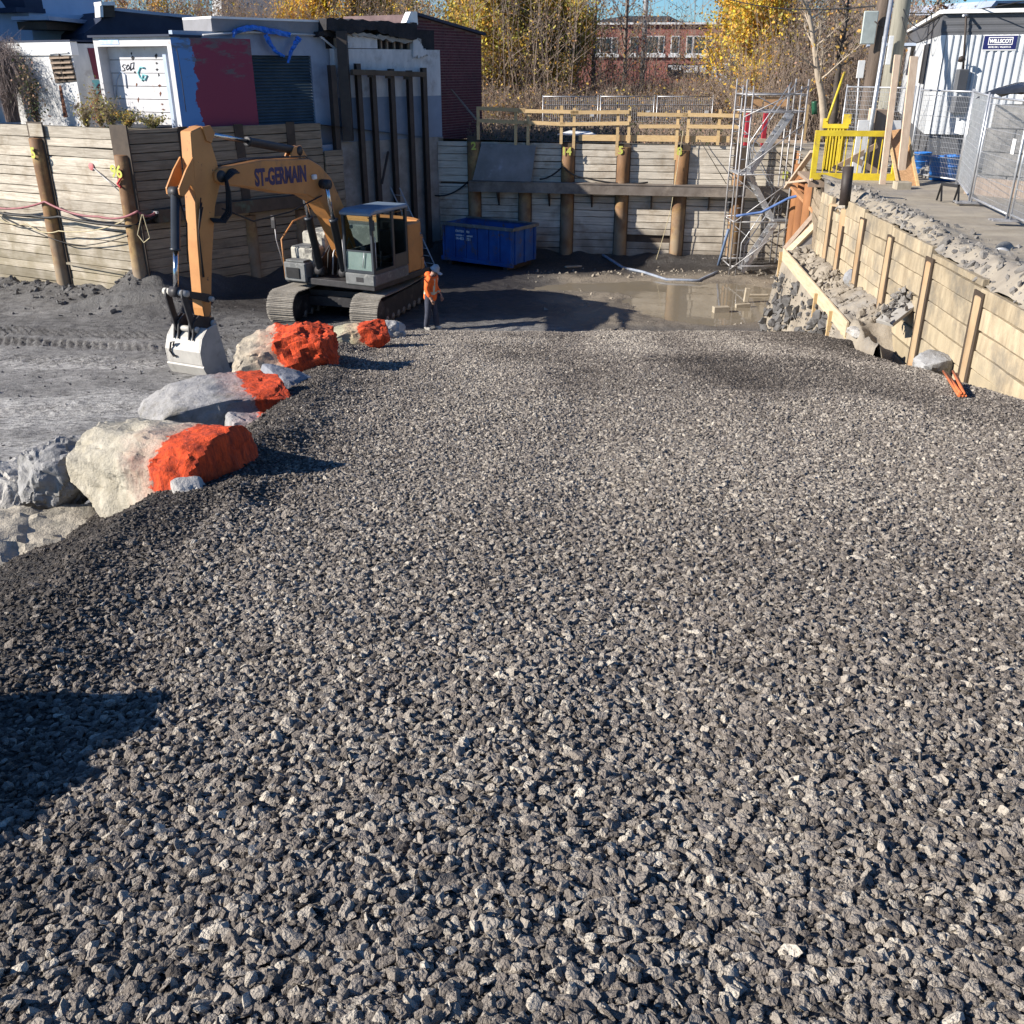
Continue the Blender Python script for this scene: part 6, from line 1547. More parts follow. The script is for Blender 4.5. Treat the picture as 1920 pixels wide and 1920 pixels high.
# ================================================================== STAIR TOWER
tow = thing("stair_tower", "galvanised scaffold stair tower standing in the far right corner of the pit", "scaffold")
X0, X1, Y0, Y1, ZT = 7.42, 9.36, 33.0, 34.5, 6.2
def tube_part(name, a, b, r, parent=tow, m='galv_dull', n=6):
    mb = MB(); mb.tube([a, b], r, n); return mb.build(name, M[m], parent)
for x in (X0, X0 + 0.22, X1 - 0.2, X1):
    for y in (Y0, Y1):
        top = ZT if x in (X0, X1) else ZT - 0.2
        tube_part("standard", (x, y, 0.02), (x, y, top), 0.028)
for x in (X0 + 0.11, X1 - 0.1):                       # ladder frames at both ends
    for y in (Y0, Y1):
        for k in range(15):
            z = 0.4 + 0.38 * k
            if z < ZT - 0.3: tube_part("frame_rung", (x - 0.11, y, z), (x + 0.11, y, z), 0.016, n=5)
for z in (0.4, 1.85, 3.35, 5.25, 5.75):
    for y in (Y0, Y1): tube_part("ledger", (X0, y, z), (X1, y, z), 0.022)
    for x in (X0, X1): tube_part("ledger", (x, Y0, z), (x, Y1, z), 0.022)
for (z0_, z1_) in ((0.3, 1.8), (1.85, 3.3), (3.4, 4.9), (5.1, 6.0)):
    tube_part("diagonal_brace", (X0, Y0 - 0.03, z0_), (X1, Y0 - 0.03, z1_), 0.018)
    tube_part("diagonal_brace", (X1, Y1 + 0.03, z0_), (X0, Y1 + 0.03, z1_), 0.018)
def flight(xa, za, xb, zb_, ya):
    f = thing("stair_flight", None, None); f.parent = tow
    for y in (ya, ya + 0.55):
        mb = MB(); mb.beam((xa, y, za), (xb, y, zb_), 0.04, 0.13); mb.build("stringer", M['galv'], f)
        mb = MB(); mb.tube([(xa, y, za), (xa, y, za + 0.9), (xb, y, zb_ + 0.9), (xb, y, zb_)], 0.018, 5); mb.build("hand_rail", M['galv'], f)
    n = 7
    for k in range(n):
        t = (k + 0.5) / n; mb = MB(); mb.box((xa + (xb - xa) * t, ya + 0.275, za + (zb_ - za) * t), (0.2, 0.5, 0.03)); mb.build("tread", M['galv'], f)
flight(9.0, 5.2, 7.85, 3.4, 33.15); flight(7.95, 3.32, 8.95, 1.82, 33.85); flight(8.9, 1.8, 7.9, 0.15, 33.15)
def deck(x0, x1, y0, y1, z, m='galv'):
    mb = MB(); mb.box(((x0 + x1) / 2, (y0 + y1) / 2, z), (x1 - x0, y1 - y0, 0.05)); return mb.build("landing", M[m], tow)
deck(X0 + 0.05, X0 + 0.6, Y0, Y1, 3.34); deck(X1 - 0.5, X1 - 0.03, Y0, Y1, 1.82); deck(X0 + 0.9, X1, Y1 - 0.6, Y1 + 0.3, 5.2)
for k in range(2):
    mb = MB(); mb.box((7.95 + 0.85 * k, Y1 + 0.08, 5.5), (0.76, 0.02, 0.3)); mb.build("guard_panel", M['osb'], tow)
mb = MB(); mb.beam((X0, Y1 + 0.1, 5.72), (X1, Y1 + 0.1, 5.72), 0.05, 0.08); mb.build("guard_rail", M['wale_brown'], tow)
hang("pipe", "blue pipe running up across the stair tower to the platform", "pipe", [PD(1380, 405, 32.6), PD(1428, 398, 32.4), PD(1480, 371, 31.5), PD(1536, 358, 27.0)], 0.045, mat('bright_blue_pipe', (0.09, 0.16, 0.36), (0.06, 0.11, 0.26), 4, 0.5), 0.0, n=3)
for p_ in (1396, 1428):
    a = PD(p_, 292, 36.6); b = PD(p_, 212, 36.6); b.x = a.x
    beam_thing("red_post", "red steel post of the pair standing behind the stair tower, the %s one" % ("left" if p_ < 1400 else "right"), "post", a, b, 0.15, 0.15, mat('red_post_paint', (0.4, 0.03, 0.05), (0.28, 0.025, 0.04), 4, 0.55))
a = PD(1508, 245, 36.2); beam_thing("post", "pale timber post at the right end of the lumber guard rail", "post", (a.x, a.y, 3.9), (a.x, a.y, 5.35), 0.12, 0.12, M['lumber'])
beam_thing("timber", "pale timber laid along the bank top behind the stair tower", "timber", PD(1385, 262, 36.0), PD(1512, 268, 36.0), 0.12, 0.14, M['lumber_pale'])

# ================================================================== YELLOW PLATFORM GATE
M['yellow'] = mat('yellow_safety_paint', (0.66, 0.5, 0.03), (0.5, 0.37, 0.025), 3, 0.55, c3=(0.26, 0.18, 0.07), s3=3.5, t3=(0.54, 0.7), spec=0.4)
gate = thing("yellow_gate", "yellow steel barred gate on the edge of the access platform", "gate")
GA, GB = PD(1518, 340, 25.3), PD(1676, 344, 25.0)
WY = Wall((GA.x, GA.y), (GB.x, GB.y)); LG = WY.len; gb = 3.98
def gpart(name, t0, t1, z0_, z1_, o0=-0.06, o1=0.0, m=None, parent=gate): return wbox(WY, t0, t1, z0_, z1_, o0, o1, m or M['yellow'], name, parent, 0.004)
gpart("bottom_beam", 0.0, LG, gb, gb + 0.16, -0.09, 0.03); gpart("top_rail", 0.0, LG, gb + 1.02, gb + 1.15, -0.09, 0.03)
gpart("post", 0.0, 0.13, gb + 0.16, gb + 1.02, -0.09, 0.03); gpart("post", LG - 0.1, LG, gb + 0.16, gb + 1.02, -0.09, 0.03)
for k in range(10):
    t = 0.27 + (LG - 0.45) * k / 9.5; gpart("bar", t, t + 0.026, gb + 0.16, gb + 1.02, -0.045, -0.02)
plat = thing("platform", "timber access platform under the yellow gate", "platform")
wbox(WY, -0.02, LG + 0.15, gb - 0.18, gb - 0.01, -0.1, 0.02, M['brown_cloth'], "edge_beam", plat)
wbox(WY, -0.02, LG + 0.1, gb - 0.09, gb - 0.012, -2.3, -0.11, M['brown_cloth'], "deck", plat)
yp = thing("yellow_stair_panel", "bright yellow ribbed steel panel behind the barred gate", "panel")
WY2 = Wall(PD(1534, 300, 27.2)[:2], PD(1580, 300, 27.0)[:2])
zz = PD(1550, 328, 27.2).z
for k in range(6): wbox(WY2, 0.14 + k * 0.075, 0.18 + k * 0.075, zz, PD(1550, 236, 27.2).z, -0.05, 0.02, M['yellow'], "rib", yp)
wbox(WY2, 0.12, 0.62, zz, PD(1550, 240, 27.2).z, -0.09, -0.055, M['yellow'], "plate", yp)
wbox(WY2, 0.0, 0.66, PD(1550, 240, 27.2).z, PD(1550, 232, 27.2).z, -0.1, 0.03, M['yellow'], "top_rail", yp)
wbox(WY2, 0.0, 0.13, PD(1550, 232, 27.2).z, PD(1550, 222, 27.2).z, -0.1, 0.03, M['yellow'], "corner_cap", yp)
wbox(WY2, 0.5, 0.7, PD(1550, 232, 27.2).z, PD(1550, 214, 27.2).z, -0.2, 0.0, M['yellow'], "corner_cap", yp)
hang("yellow_pole", "slender yellow pole slanting up from the yellow panel", "pole", [PD(1551, 228, 27.1), PD(1583, 136, 27.6)], 0.035, M['yellow'], 0.0, n=2)
def plate_px(name, label, cat, pts, D, th, m):
    mb = MB(); mb.prism([PD(x, y, D) for x, y in pts], (0, th, 0)); o = mb.build(name, m, None, 0.004); tag(o, label, cat); return o
def post_px(name, label, cat, px_, yt, yb, D, w_, d_, m, lean=0.0, group=None):
    b = PD(px_, yb, D); z1_ = PD(px_, yt, D).z
    return beam_thing(name, label, cat, b, (b.x + lean, b.y, z1_), w_, d_, m, up=(0, 1, 0), group=group)
post_px("timber_post", "thick brown timber post behind the yellow gate, beside the white board", "post", 1632, 205, 345, 27.0, 0.34, 0.34, M['brown_cloth'])
post_px("board", "pale edge board standing against the thick brown post", "board", 1616, 203, 345, 26.8, 0.1, 0.3, M['lumber_pale'])
post_px("board", "white board standing behind the yellow gate", "board", 1604, 225, 345, 26.6, 0.32, 0.03, M['white'])
beam_thing("slat", "shadow-imitating dark brace rising to the right behind the yellow gate", "slat", PD(1562, 318, 26.3), PD(1645, 272, 26.3), 0.05, 0.14, M['brown_cloth'])  # dark bars added in place of a cross of shadow
beam_thing("slat", "shadow-imitating dark brace falling to the right behind the yellow gate", "slat", PD(1598, 295, 26.2), PD(1650, 326, 26.2), 0.05, 0.14, M['brown_cloth'])  # second bar of the imitated shadow cross
plate_px("board", "small white panel left of the taller leaning stud", "panel", [(1672, 226), (1690, 226), (1690, 248), (1672, 248)], 26.0, 0.03, M['white'])
# poles and studs
def upole(name, label, px_, yb, D, r, m, ztop, lean=(0, 0)):
    b = PD(px_, yb, D); P = [(b.x + lean[0] * t, b.y + lean[1] * t, 3.9 + (ztop - 3.9) * t) for t in np.linspace(0, 1, 6)]
    root = thing(name, label, "utility pole"); mb = MB(); mb.tube(P, [r * (1 - 0.12 * t) for t in np.linspace(0, 1, 6)], 16); mb.build("shaft", m, root); return root, b
M['pole_dark'] = mat('weathered_dark_pole', (0.15, 0.115, 0.09), (0.075, 0.058, 0.048), 2.2, 0.9, bump=0.012, stretch=(6, 6, 0.5))
M['pole_grey'] = mat('weathered_grey_pole', (0.28, 0.265, 0.215), (0.19, 0.18, 0.145), 2.0, 0.85, bump=0.006, stretch=(5, 5, 0.5))
u1, ub1 = upole("utility_pole", "dark weathered wooden utility pole behind the fence", 1611, 300, 31.0, 0.23, M['pole_dark'], 13.0, (0.18, 0))
u2, ub2 = upole("utility_pole", "pale grey wooden utility pole with a white sleeve, right of the dark pole", 1645, 305, 29.5, 0.23, M['pole_grey'], 13.0, (0.05, 0))
mb = MB(); a = PD(1630, 52, 30.7); mb.box(a, (0.42, 0.05, 0.86)); o = mb.build("sign_back", mat('pale_green_metal', (0.45, 0.5, 0.48), None, 3, 0.4), u1, 0.05)
mb = MB(); mb.tube([PD(1640, 40, 30.6), PD(1655, 52, 30.6)], 0.02, 6); mb.build("sign_bracket", M['steel_dark'], u1)
for p_, y0_, y1_ in ((1656, 75, 115), (1668, 71, 118)):
    mb = MB(); a = PD(p_, (y0_ + y1_) / 2, 29.2); mb.box(a, (0.13, 0.05, 0.72)); mb.build("guard_sleeve", M['white'], u2, 0.01)
hang("conduit", "long galvanised conduit leaning up past the poles", "conduit", [PD(1612, 362, 25.4), PD(1676, -30, 26.6)], 0.055, M['galv'], 0.0, n=2)
beam_thing("stud", "pale timber stud leaning at the platform, the left of two", "stud", PD(1653, 354, 24.3), PD(1683, 103, 25.2), 0.15, 0.05, M['lumber_pale'], up=(0, 1, 0))
beam_thing("stud", "pale timber stud leaning at the platform, the right of two", "stud", PD(1687, 346, 24.2), PD(1714, 106, 25.0), 0.19, 0.06, M['lumber_pale'], up=(0, 1, 0))
osb = thing("sheathing_board", "orange-brown sheathing board leaning behind the two studs", "board")
q_ = [PD(1664, 246, 24.9), PD(1699, 240, 24.9), PD(1726, 376, 23.8), PD(1684, 352, 24.0)]
mb = MB(); mb.prism(q_, (0, 0.02, 0)); mb.build("sheet", M['osb'], osb)
for a, b in ((q_[1], q_[2]), (q_[0], q_[3])):
    mb = MB(); mb.beam(a + Vector((0.0, -0.03, 0)), b + Vector((0.0, -0.03, 0)), 0.06, 0.04, up=(0, 1, 0)); mb.build("edge_batten", M['orange_b'] if 'orange_b' in M else M['lumber'], osb)
def block(label, px_, yb, D, w_, d_, h_, m):
    b = PD(px_, yb, D); mb = MB(); mb.box((b.x, b.y + d_ / 2, b.z + h_ / 2), (w_, d_, h_)); o = mb.build("timber_block", m, None, 0.01); tag(o, label, "timber block"); return o
block("dark-sided upright timber block at the foot of the leaning studs", 1692, 372, 23.3, 0.34, 0.3, 0.36, M['block'])
block("low squared timber under the upright block", 1688, 388, 23.0, 0.36, 0.3, 0.17, M['lumber'])
block("pale low timber right of the upright block", 1719, 388, 23.0, 0.14, 0.3, 0.2, M['lumber_pale'])
beam_thing("plank", "pale plank on the ground below the timber blocks", "plank", PD(1636, 394, 22.6), PD(1722, 392, 22.4), 0.12, 0.05, M['lumber'])
beam_thing("plank", "pale plank lying along the edge of the yard soil", "plank", PD(1738, 388, 22.2), PD(1790, 427, 19.6), 0.12, 0.06, M['lumber_pale'])
beam_thing("plank", "thin dark lath lying beside the pale plank in the yard", "plank", PD(1727, 389, 22.1), PD(1775, 424, 19.8), 0.08, 0.04, M['brown_cloth'])
pail = thing("pail", "grey pail lying on its side in the yard with its pale base showing", "pail", PD(1880, 475, 15.85) + Vector((0, 0, 0.0)))
Rp = Matrix.Rotation(math.radians(-32), 3, 'Z') @ Matrix.Rotation(math.radians(97), 3, 'X')
mb = MB(); mb.lathe([(0.001, -0.19), (0.145, -0.19), (0.15, -0.14), (0.152, 0.2), (0.16, 0.2), (0.16, 0.23), (0.15, 0.23), (0.14, -0.17), (0.001, -0.17)], n=20, R=Rp); mb.build("shell", M['exc_grey'], pail)
mb = MB(); mb.lathe([(0.001, 0.232), (0.155, 0.232), (0.16, 0.25), (0.14, 0.255), (0.001, 0.25)], n=20, R=Rp); mb.build("lid", M['galv'], pail)

# ================================================================== TEMPORARY FENCE ON THE RIGHT
def fence_panel(name, label, a, b, h, group, feet=True, tagpl=None, vs=0.055, hs=0.11, r=0.0035, cross=False):
    a = Vector(a); b = Vector(b); root = thing(name, label, "fence panel", group=group)
    up = Vector((0, 0, h)); d = (b - a).normalized()
    for p in (a, b):
        mb = MB(); mb.tube([p, p + up + Vector((0, 0, 0.06))], 0.022, 8); mb.build("post", M['galv'], root)
    for z in (0.12, h):
        mb = MB(); mb.tube([a + Vector((0, 0, z)), b + Vector((0, 0, z))], 0.021, 8); mb.build("rail", M['galv'], root)
    mb = MB(); L_ = (b - a).length; n = int(L_ / vs)
    for k in range(1, n):
        p = a.lerp(b, k / n); mb.tube([p + Vector((0, 0, 0.12)), p + up], r, 3, cap=False)
    n = int((h - 0.12) / hs)
    for k in range(1, n):
        z = Vector((0, 0, 0.12 + (h - 0.12) * k / n)); mb.tube([a + z, b + z], r if k % 4 else r * 2.2, 3, cap=False)
    o = mb.build("wire_mesh", M['galv'], root); tag(o, None, None, None, 'stuff')
    if feet:
        nrm = Vector((d.y, -d.x, 0))
        for p in (a, b):
            mb = MB(); mb.beam(p - nrm * 0.3 + Vector((0, 0, 0.02)), p + nrm * 0.3 + Vector((0, 0, 0.02)), 0.1, 0.03); mb.build("foot", M['galv_dull'], root)
    if tagpl:
        p = a.lerp(b, tagpl) + Vector((0, 0, h * 0.62)) + Vector((d.y, -d.x, 0)) * 0.02
        mb = MB(); mb.beam(p - d * 0.09, p + d * 0.09, 0.01, 0.26); mb.build("tag_plate", M['white'], root)
    return root
FG = "temporary fence panels along the yard"
zf0 = 3.98
fence_panel("fence_panel", "mesh fence panel before the trailer, between the leaning boards and the bend", PZ(1700, 333, zf0), PZ(1792, 347, zf0), 2.05, FG, tagpl=0.86)
fence_panel("fence_panel", "narrow-looking mesh fence panel turning the corner toward the camera", PZ(1794, 348, zf0), PZ(1816, 380, zf0), 2.05, FG, tagpl=0.1)
fence_panel("fence_panel", "mesh fence panel with a white tag at the right edge of the yard", PZ(1820, 382, zf0), PZ(1886, 414, zf0), 2.02, FG, tagpl=0.84)
fence_panel("fence_panel", "mesh fence panel cut off by the right edge of the picture", PZ(1893, 416, zf0), PZ(1966, 452, zf0), 2.02, FG, tagpl=0.12)
a = PD(1566, 330, 29.0); a.z = 4.0; b = PD(1690, 330, 27.0); b.z = 4.0
fence_panel("fence_panel", "mesh fence panel behind the yellow gate and poles", a, b, 2.05, FG)
sg = thing("street_sign", "small white sign on a thin post seen from behind by the dark pole", "sign")
b = PD(1601, 300, 30.0); t_ = PD(1616, 116, 30.0)
mb = MB(); mb.tube([(b.x, b.y, 3.9), (t_.x - 0.05, t_.y, t_.z)], 0.025, 6); mb.build("post", M['galv'], sg)
mb = MB(); mb.box(PD(1614, 130, 29.95), (0.2, 0.02, 0.46)); mb.build("plate", M['white'], sg, 0.008)

# ================================================================== SITE TRAILER
M['trailer'] = mat('ribbed_white_metal', (0.56, 0.58, 0.6), (0.46, 0.48, 0.5), 1.5, 0.45, spec=0.4)
M['trailer_dark'] = mat('charcoal_metal_fascia', (0.105, 0.108, 0.118), (0.085, 0.088, 0.096), 1.5, 0.5)
TA = PD(1757, 120, 27.0); TB = PD(1930, 120, 26.2); TS = PD(1700, 100, 42.0)
WT = Wall((TA.x, TA.y), (TB.x, TB.y)); WTs = Wall((TS.x, TS.y), (TA.x, TA.y))
trl = thing("site_trailer", "white ribbed site office trailer with charcoal fascia and a navy name sign", "trailer")
zt_ = WT.pt(1770, 22)[2]; zfas = WT.pt(1770, 66)[2]; zbt = 4.95; LT = WT.len
def ribbed(w, t0, t1, z0_, z1_, m, name, parent, pitch=0.2, dep=0.035, vertical=True):
    mb = MB(); prof = []
    s = t0 if vertical else z0_; e = t1 if vertical else z1_
    while s < e:
        for f, d in ((0, 0), (0.35, 0), (0.5, dep), (0.85, dep)): 
            if s + f * pitch <= e: prof.append((s + f * pitch, d))
        s += pitch
    prof.append((e, 0)); vs = []; fs = []
    for p, d in prof:
        if vertical: vs += [(p, -d, z0_), (p, -d, z1_)]
        else: vs += [(t0, -d, p), (t1, -d, p)]
    for k in range(len(prof) - 1): fs.append((2 * k, 2 * k + 2, 2 * k + 3, 2 * k + 1))
    mb.add(vs, fs); o = mb.build(name, m, parent); o.matrix_world = w.mtx(0, 0, 0.002); return o
back_ = Vector((TS.x - TA.x, TS.y - TA.y, 0))
mb = MB(); fa, fb = WT.at(0.02, zbt, -0.02), WT.at(LT - 0.02, zbt, -0.02); mb.prism([fa, fb, fb + back_, fa + back_], (0, 0, zt_ - zbt - 0.02)); mb.build("body", M['trailer'], trl)
ribbed(WT, 0.12, LT - 0.15, zbt, zfas, M['trailer'], "front_cladding", trl, 0.165, 0.04)
ribbed(WT, 0.0, LT - 0.1, zfas, zt_ - 0.04, M['trailer_dark'], "front_fascia", trl, 0.16, 0.012, vertical=False)
wbox(WT, -0.02, 0.1, zbt, zfas, -0.1, 0.03, M['white'], "corner_trim", trl); wbox(WT, LT - 0.14, LT + 0.02, zbt, zt_, -0.1, 0.05, M['white'], "corner_trim", trl)
LS = WTs.len
wbox(WTs, 0, LS - 0.02, zbt, zfas, -0.01, 0.03, M['trailer'], "side_wall", trl)
wbox(WTs, -0.1, LS, zfas, zt_ - 0.04, -0.01, 0.045, M['trailer_dark'], "side_fascia", trl)
mb = MB(); a, b, c = WTs.at(-0.15, zt_, 0.06), WTs.at(LS + 0.04, zt_, 0.06), WT.at(LT + 0.1, zt_, 0.06)
mb.beam(a, b, 0.16, 0.09); mb.beam(b, c, 0.16, 0.088); mb.build("roof_edge", M['white'], trl)
mb = MB(); fa, fb = WT.at(0.1, zbt - 0.8, -0.1), WT.at(LT - 0.02, zbt - 0.8, -0.1); mb.prism([fa, fb, fb + back_, fa + back_], (0, 0, 0.795)); mb.build("skirting", M['trailer_dark'], trl)
w0, _z0 = WTs.px(1740, 120); 
for pa, pb_, y0_, y1_ in ((1742, 1733, 84, 158),):
    ta_, tb2 = WTs.px(pb_, 110)[0], WTs.px(pa, 110)[0]
    wn_ = wbox(WTs, ta_, tb2, WTs.pt(1738, y1_)[2], WTs.pt(1738, y0_)[2], 0.032, 0.06, M['cab_dark'], "window", trl)
    wbox(WTs, ta_ - 0.1, ta_ - 0.005, WTs.pt(1738, y1_)[2] - 0.1, WTs.pt(1738, y0_)[2] + 0.1, 0.032, 0.08, M['white'], "window_frame", wn_)
dt = WTs.px(1712, 120)[0]
wbox(WTs, dt - 0.9, dt + 0.9, 4.9, WTs.pt(1712, 96)[2], 0.032, 0.06, M['trailer_dark'], "door", trl)
wbox(WTs, dt - 2.2, dt + 0.6, WTs.pt(1712, 88)[2], WTs.pt(1712, 83)[2], 0.033, 1.6, M['wall_bluegrey'], "door_canopy", trl)
# sign
SX, SZ = WT.px(1844, 80); 
wbox(WT, WT.px(1844, 80)[0], WT.px(1906, 80)[0], WT.pt(1875, 93)[2], WT.pt(1875, 67)[2], 0.035, 0.055, M['navy'], "sign_board", trl)
sgn = [c for c in trl.children if c.name.startswith("sign_board")][0]
s0, s1 = WT.px(1844, 80)[0], WT.px(1906, 80)[0]; z0_, z1_ = WT.pt(1875, 93)[2], WT.pt(1875, 67)[2]; hh = z1_ - z0_; ww = s1 - s0
def sbox(t0, t1, za, zb_, nm="sign_frame"): return wbox(WT, t0, t1, za, zb_, 0.0555, 0.059, M['white'], nm, sgn)
bx0, bx1, bz0, bz1 = s0 + ww * 0.14, s1 - ww * 0.12, z0_ + hh * 0.34, z1_ - hh * 0.1; th = 0.018
sbox(bx0, bx1, bz0, bz0 + th); sbox(bx0, bx1, bz1 - th, bz1); sbox(bx0, bx0 + th, bz0 + th, bz1 - th); sbox(bx1 - th, bx1, bz0 + th, bz1 - th)
def wtext(w, t, z, off, txt, size, m, parent, sx=1.0, bold=0.0, nm="lettering"):
    o = text_mesh(nm, txt, size, m, 0.0015, None, bold=bold, align='CENTER'); o.parent = parent; o.matrix_world = w.mtx(t, z, off) @ Matrix.Rotation(math.radians(90), 4, 'X') @ Matrix.Diagonal((sx, 1, 1, 1)); return o
wtext(WT, (bx0 + bx1) / 2, bz0 + (bz1 - bz0) * 0.26, 0.058, "WILLSCOT", (bz1 - bz0) * 0.68, M['white'], sgn, 0.86, 0.006)
wtext(WT, (bx0 + bx1) / 2, z0_ + hh * 0.13, 0.058, "800.782.1500  |  WILLSCOT.CA", hh * 0.16, M['white'], sgn, 0.78, 0.002)
for k in (0, 1): wbox(WT, s0 - 0.02, s1 + 0.02, (z0_ - 0.02, z1_)[k], (z0_, z1_ + 0.02)[k], 0.034, 0.056, M['white'], "sign_edge", sgn)
# power mast, meter box, flood lamp on the end wall
pm = thing("power_mast", "dark conduit mast with meter box and lamp fixed to the trailer end wall", "power mast")
mb = MB(); mb.tube([WT.pt(1812, 24, 0.1), WT.pt(1806, 130, 0.1)], 0.025, 6); mb.build("conduit", M['steel_dark'], pm)
mb = MB(); mb.tube([WT.pt(1806, 29, 0.35), WT.pt(1815, 29, 0.1)], 0.03, 6); mb.build("weather_head", M['galv'], pm)
mb = MB(); mb.box(WT.pt(1802, 150, 0.14), (0.26, 0.2, 0.5)); mb.build("meter_box", M['trailer_dark'], pm, 0.02)
mb = MB(); mb.box(WT.pt(1799, 196, 0.14), (0.36, 0.24, 0.4)); mb.build("meter_box", M['trailer_dark'], pm, 0.02)
mb = MB(); mb.lathe([(0.001, 0), (0.07, 0.02), (0.09, 0.1), (0.001, 0.12)], WT.pt(1803, 106, 0.3), 12, R=Matrix.Rotation(math.radians(150), 3, 'X')); mb.build("lamp", M['steel_dark'], pm)
mb = MB(); mb.tube([WT.pt(1806, 120, 0.06), WT.pt(1804, 108, 0.26)], 0.015, 6); mb.build("lamp_arm", M['steel_dark'], pm)
# dark house gable behind trailer
far1 = thing("house", "dark brown house roof showing above the trailer at the upper right", "house")
WX = Wall(PD(1862, 20, 60)[:2], PD(1960, 20, 62)[:2]); slab(WX, [(1866, 30), (1866, 4), (1960, 3), (1960, 30)], 8, M['flange'], "wall", far1); slab(WX, [(1850, 22), (1868, 1), (1962, 0), (1962, 6), (1872, 6), (1858, 24)], 9, M['wall_bluegrey'], "roof_trim", far1, off=0.2)

# covered stack, bins and rubble behind the fence
M['block_grey'] = mat('weathered_shaded_block', (0.2, 0.195, 0.185), (0.12, 0.115, 0.11), 2.2, 0.9, bump=0.01, c3=(0.28, 0.26, 0.24), s3=1.1)  # concrete colour darkened to imitate the shade on the stack
stk = thing("block_stack", "stack of weathered concrete blocks coloured dark for shade under a black plastic sheet behind the fence", "block stack")
sa, sb_ = PD(1822, 330, 22.6), PD(1960, 330, 21.4); WK2 = Wall((sa.x, sa.y), (sb_.x, sb_.y))
for r_ in range(4):
    zb0 = 3.9 + 0.48 * r_
    for c_ in range(3):
        t0 = c_ * 0.78 + (0.2 if r_ % 2 else 0)
        wbox(WK2, t0, t0 + 0.76, zb0, zb0 + 0.465, -0.8, RNG.uniform(-0.02, 0.02), M['block_grey'], "concrete_block", stk, 0.015)
wbox(WK2, -0.05, 2.4, 3.9, 4.32, 0.06, 0.12, M['brown_cloth'], "timber_facing", stk)
xs_ = np.linspace(-0.15, 2.7, 34); ys_ = np.linspace(-0.2, 1.0, 20)
Xg, Yg = np.meshgrid(xs_, ys_); Zg = 5.84 + 0.5 * np.sqrt(np.clip(1 - ((Xg - 1.5) / 1.75) ** 2, 0, 1)) * np.clip(1 - ((Yg - 0.4) / 0.65) ** 2, 0.0, 1) ** 0.4 + 0.05 * fbm(Xg * 3, Yg * 3, 301, 4) + 0.03 * np.abs(fbm(Xg * 6 + Yg * 3, Yg * 2, 303, 3))
o = link("plastic_sheet", grid_mesh("plastic_sheet", Xg, Yg, Zg, mat('black_plastic_sheet', (0.03, 0.032, 0.037), (0.02, 0.022, 0.026), 5, 0.22, spec=0.6)), stk); o.matrix_world = WK2.mtx(0, 0, 0)
M['blue_plastic'] = mat('blue_plastic', (0.03, 0.2, 0.6), (0.025, 0.15, 0.48), 4, 0.45)
def bin_(label, px_, yb, D, w_, h_):
    p = PD(px_, yb, D); p.z = 4.0; root = thing("plastic_bin", label, "bin", p, 0.2, "blue plastic bins behind the fence")
    mb = MB(); mb.lathe([(0.001, 0), (w_ * 0.42, 0), (w_ * 0.5, h_), (w_ * 0.53, h_), (w_ * 0.53, h_ + 0.03), (w_ * 0.47, h_ + 0.03), (w_ * 0.4, 0.03), (0.001, 0.03)], n=14); mb.build("tub", M['blue_plastic'], root)
    for z in (0.3, 0.62): 
        mb = MB(); r_ = w_ * (0.42 + 0.08 * z) + 0.012; mb.lathe([(r_ - 0.02, h_ * z - 0.015), (r_, h_ * z), (r_ - 0.02, h_ * z + 0.015)], n=14); mb.build("hoop", M['blue_plastic'], root)
bin_("small blue plastic barrel behind the fence nearest the leaning board", 1726, 318, 26.6, 0.42, 0.5); bin_("larger blue plastic tub behind the fence, left of the pair", 1757, 342, 25.1, 0.5, 0.52); bin_("larger blue plastic tub behind the fence, right of the pair", 1780, 344, 24.9, 0.46, 0.56)
n = 170; px_ = RNG.uniform(1722, 1792, n); yy_ = RNG.uniform(268, 330, n)
rubble("rubble", np.array([PZ(a, b, 4.02)[:] for a, b in zip(px_, 300 + (yy_ - 268) * 0.5)]), RNG.uniform(0.06, 0.24, n), M['concrete'], "heap of broken pale concrete behind the fence by the blue bins")
sh_ = thing("sawhorse", "low black sawhorse standing in the shade by the fence bend", "sawhorse")
a, b = PZ(1766, 345, 4.3), PZ(1798, 349, 4.3)
mb = MB(); mb.beam(a, b, 0.06, 0.06); mb.build("top_beam", M['black'], sh_)
for p in (a, b):
    for s in (-1, 1): mb = MB(); mb.beam(p, (p.x, p.y + 0.12 * s, 3.96), 0.03, 0.03); mb.build("leg", M['black'], sh_)

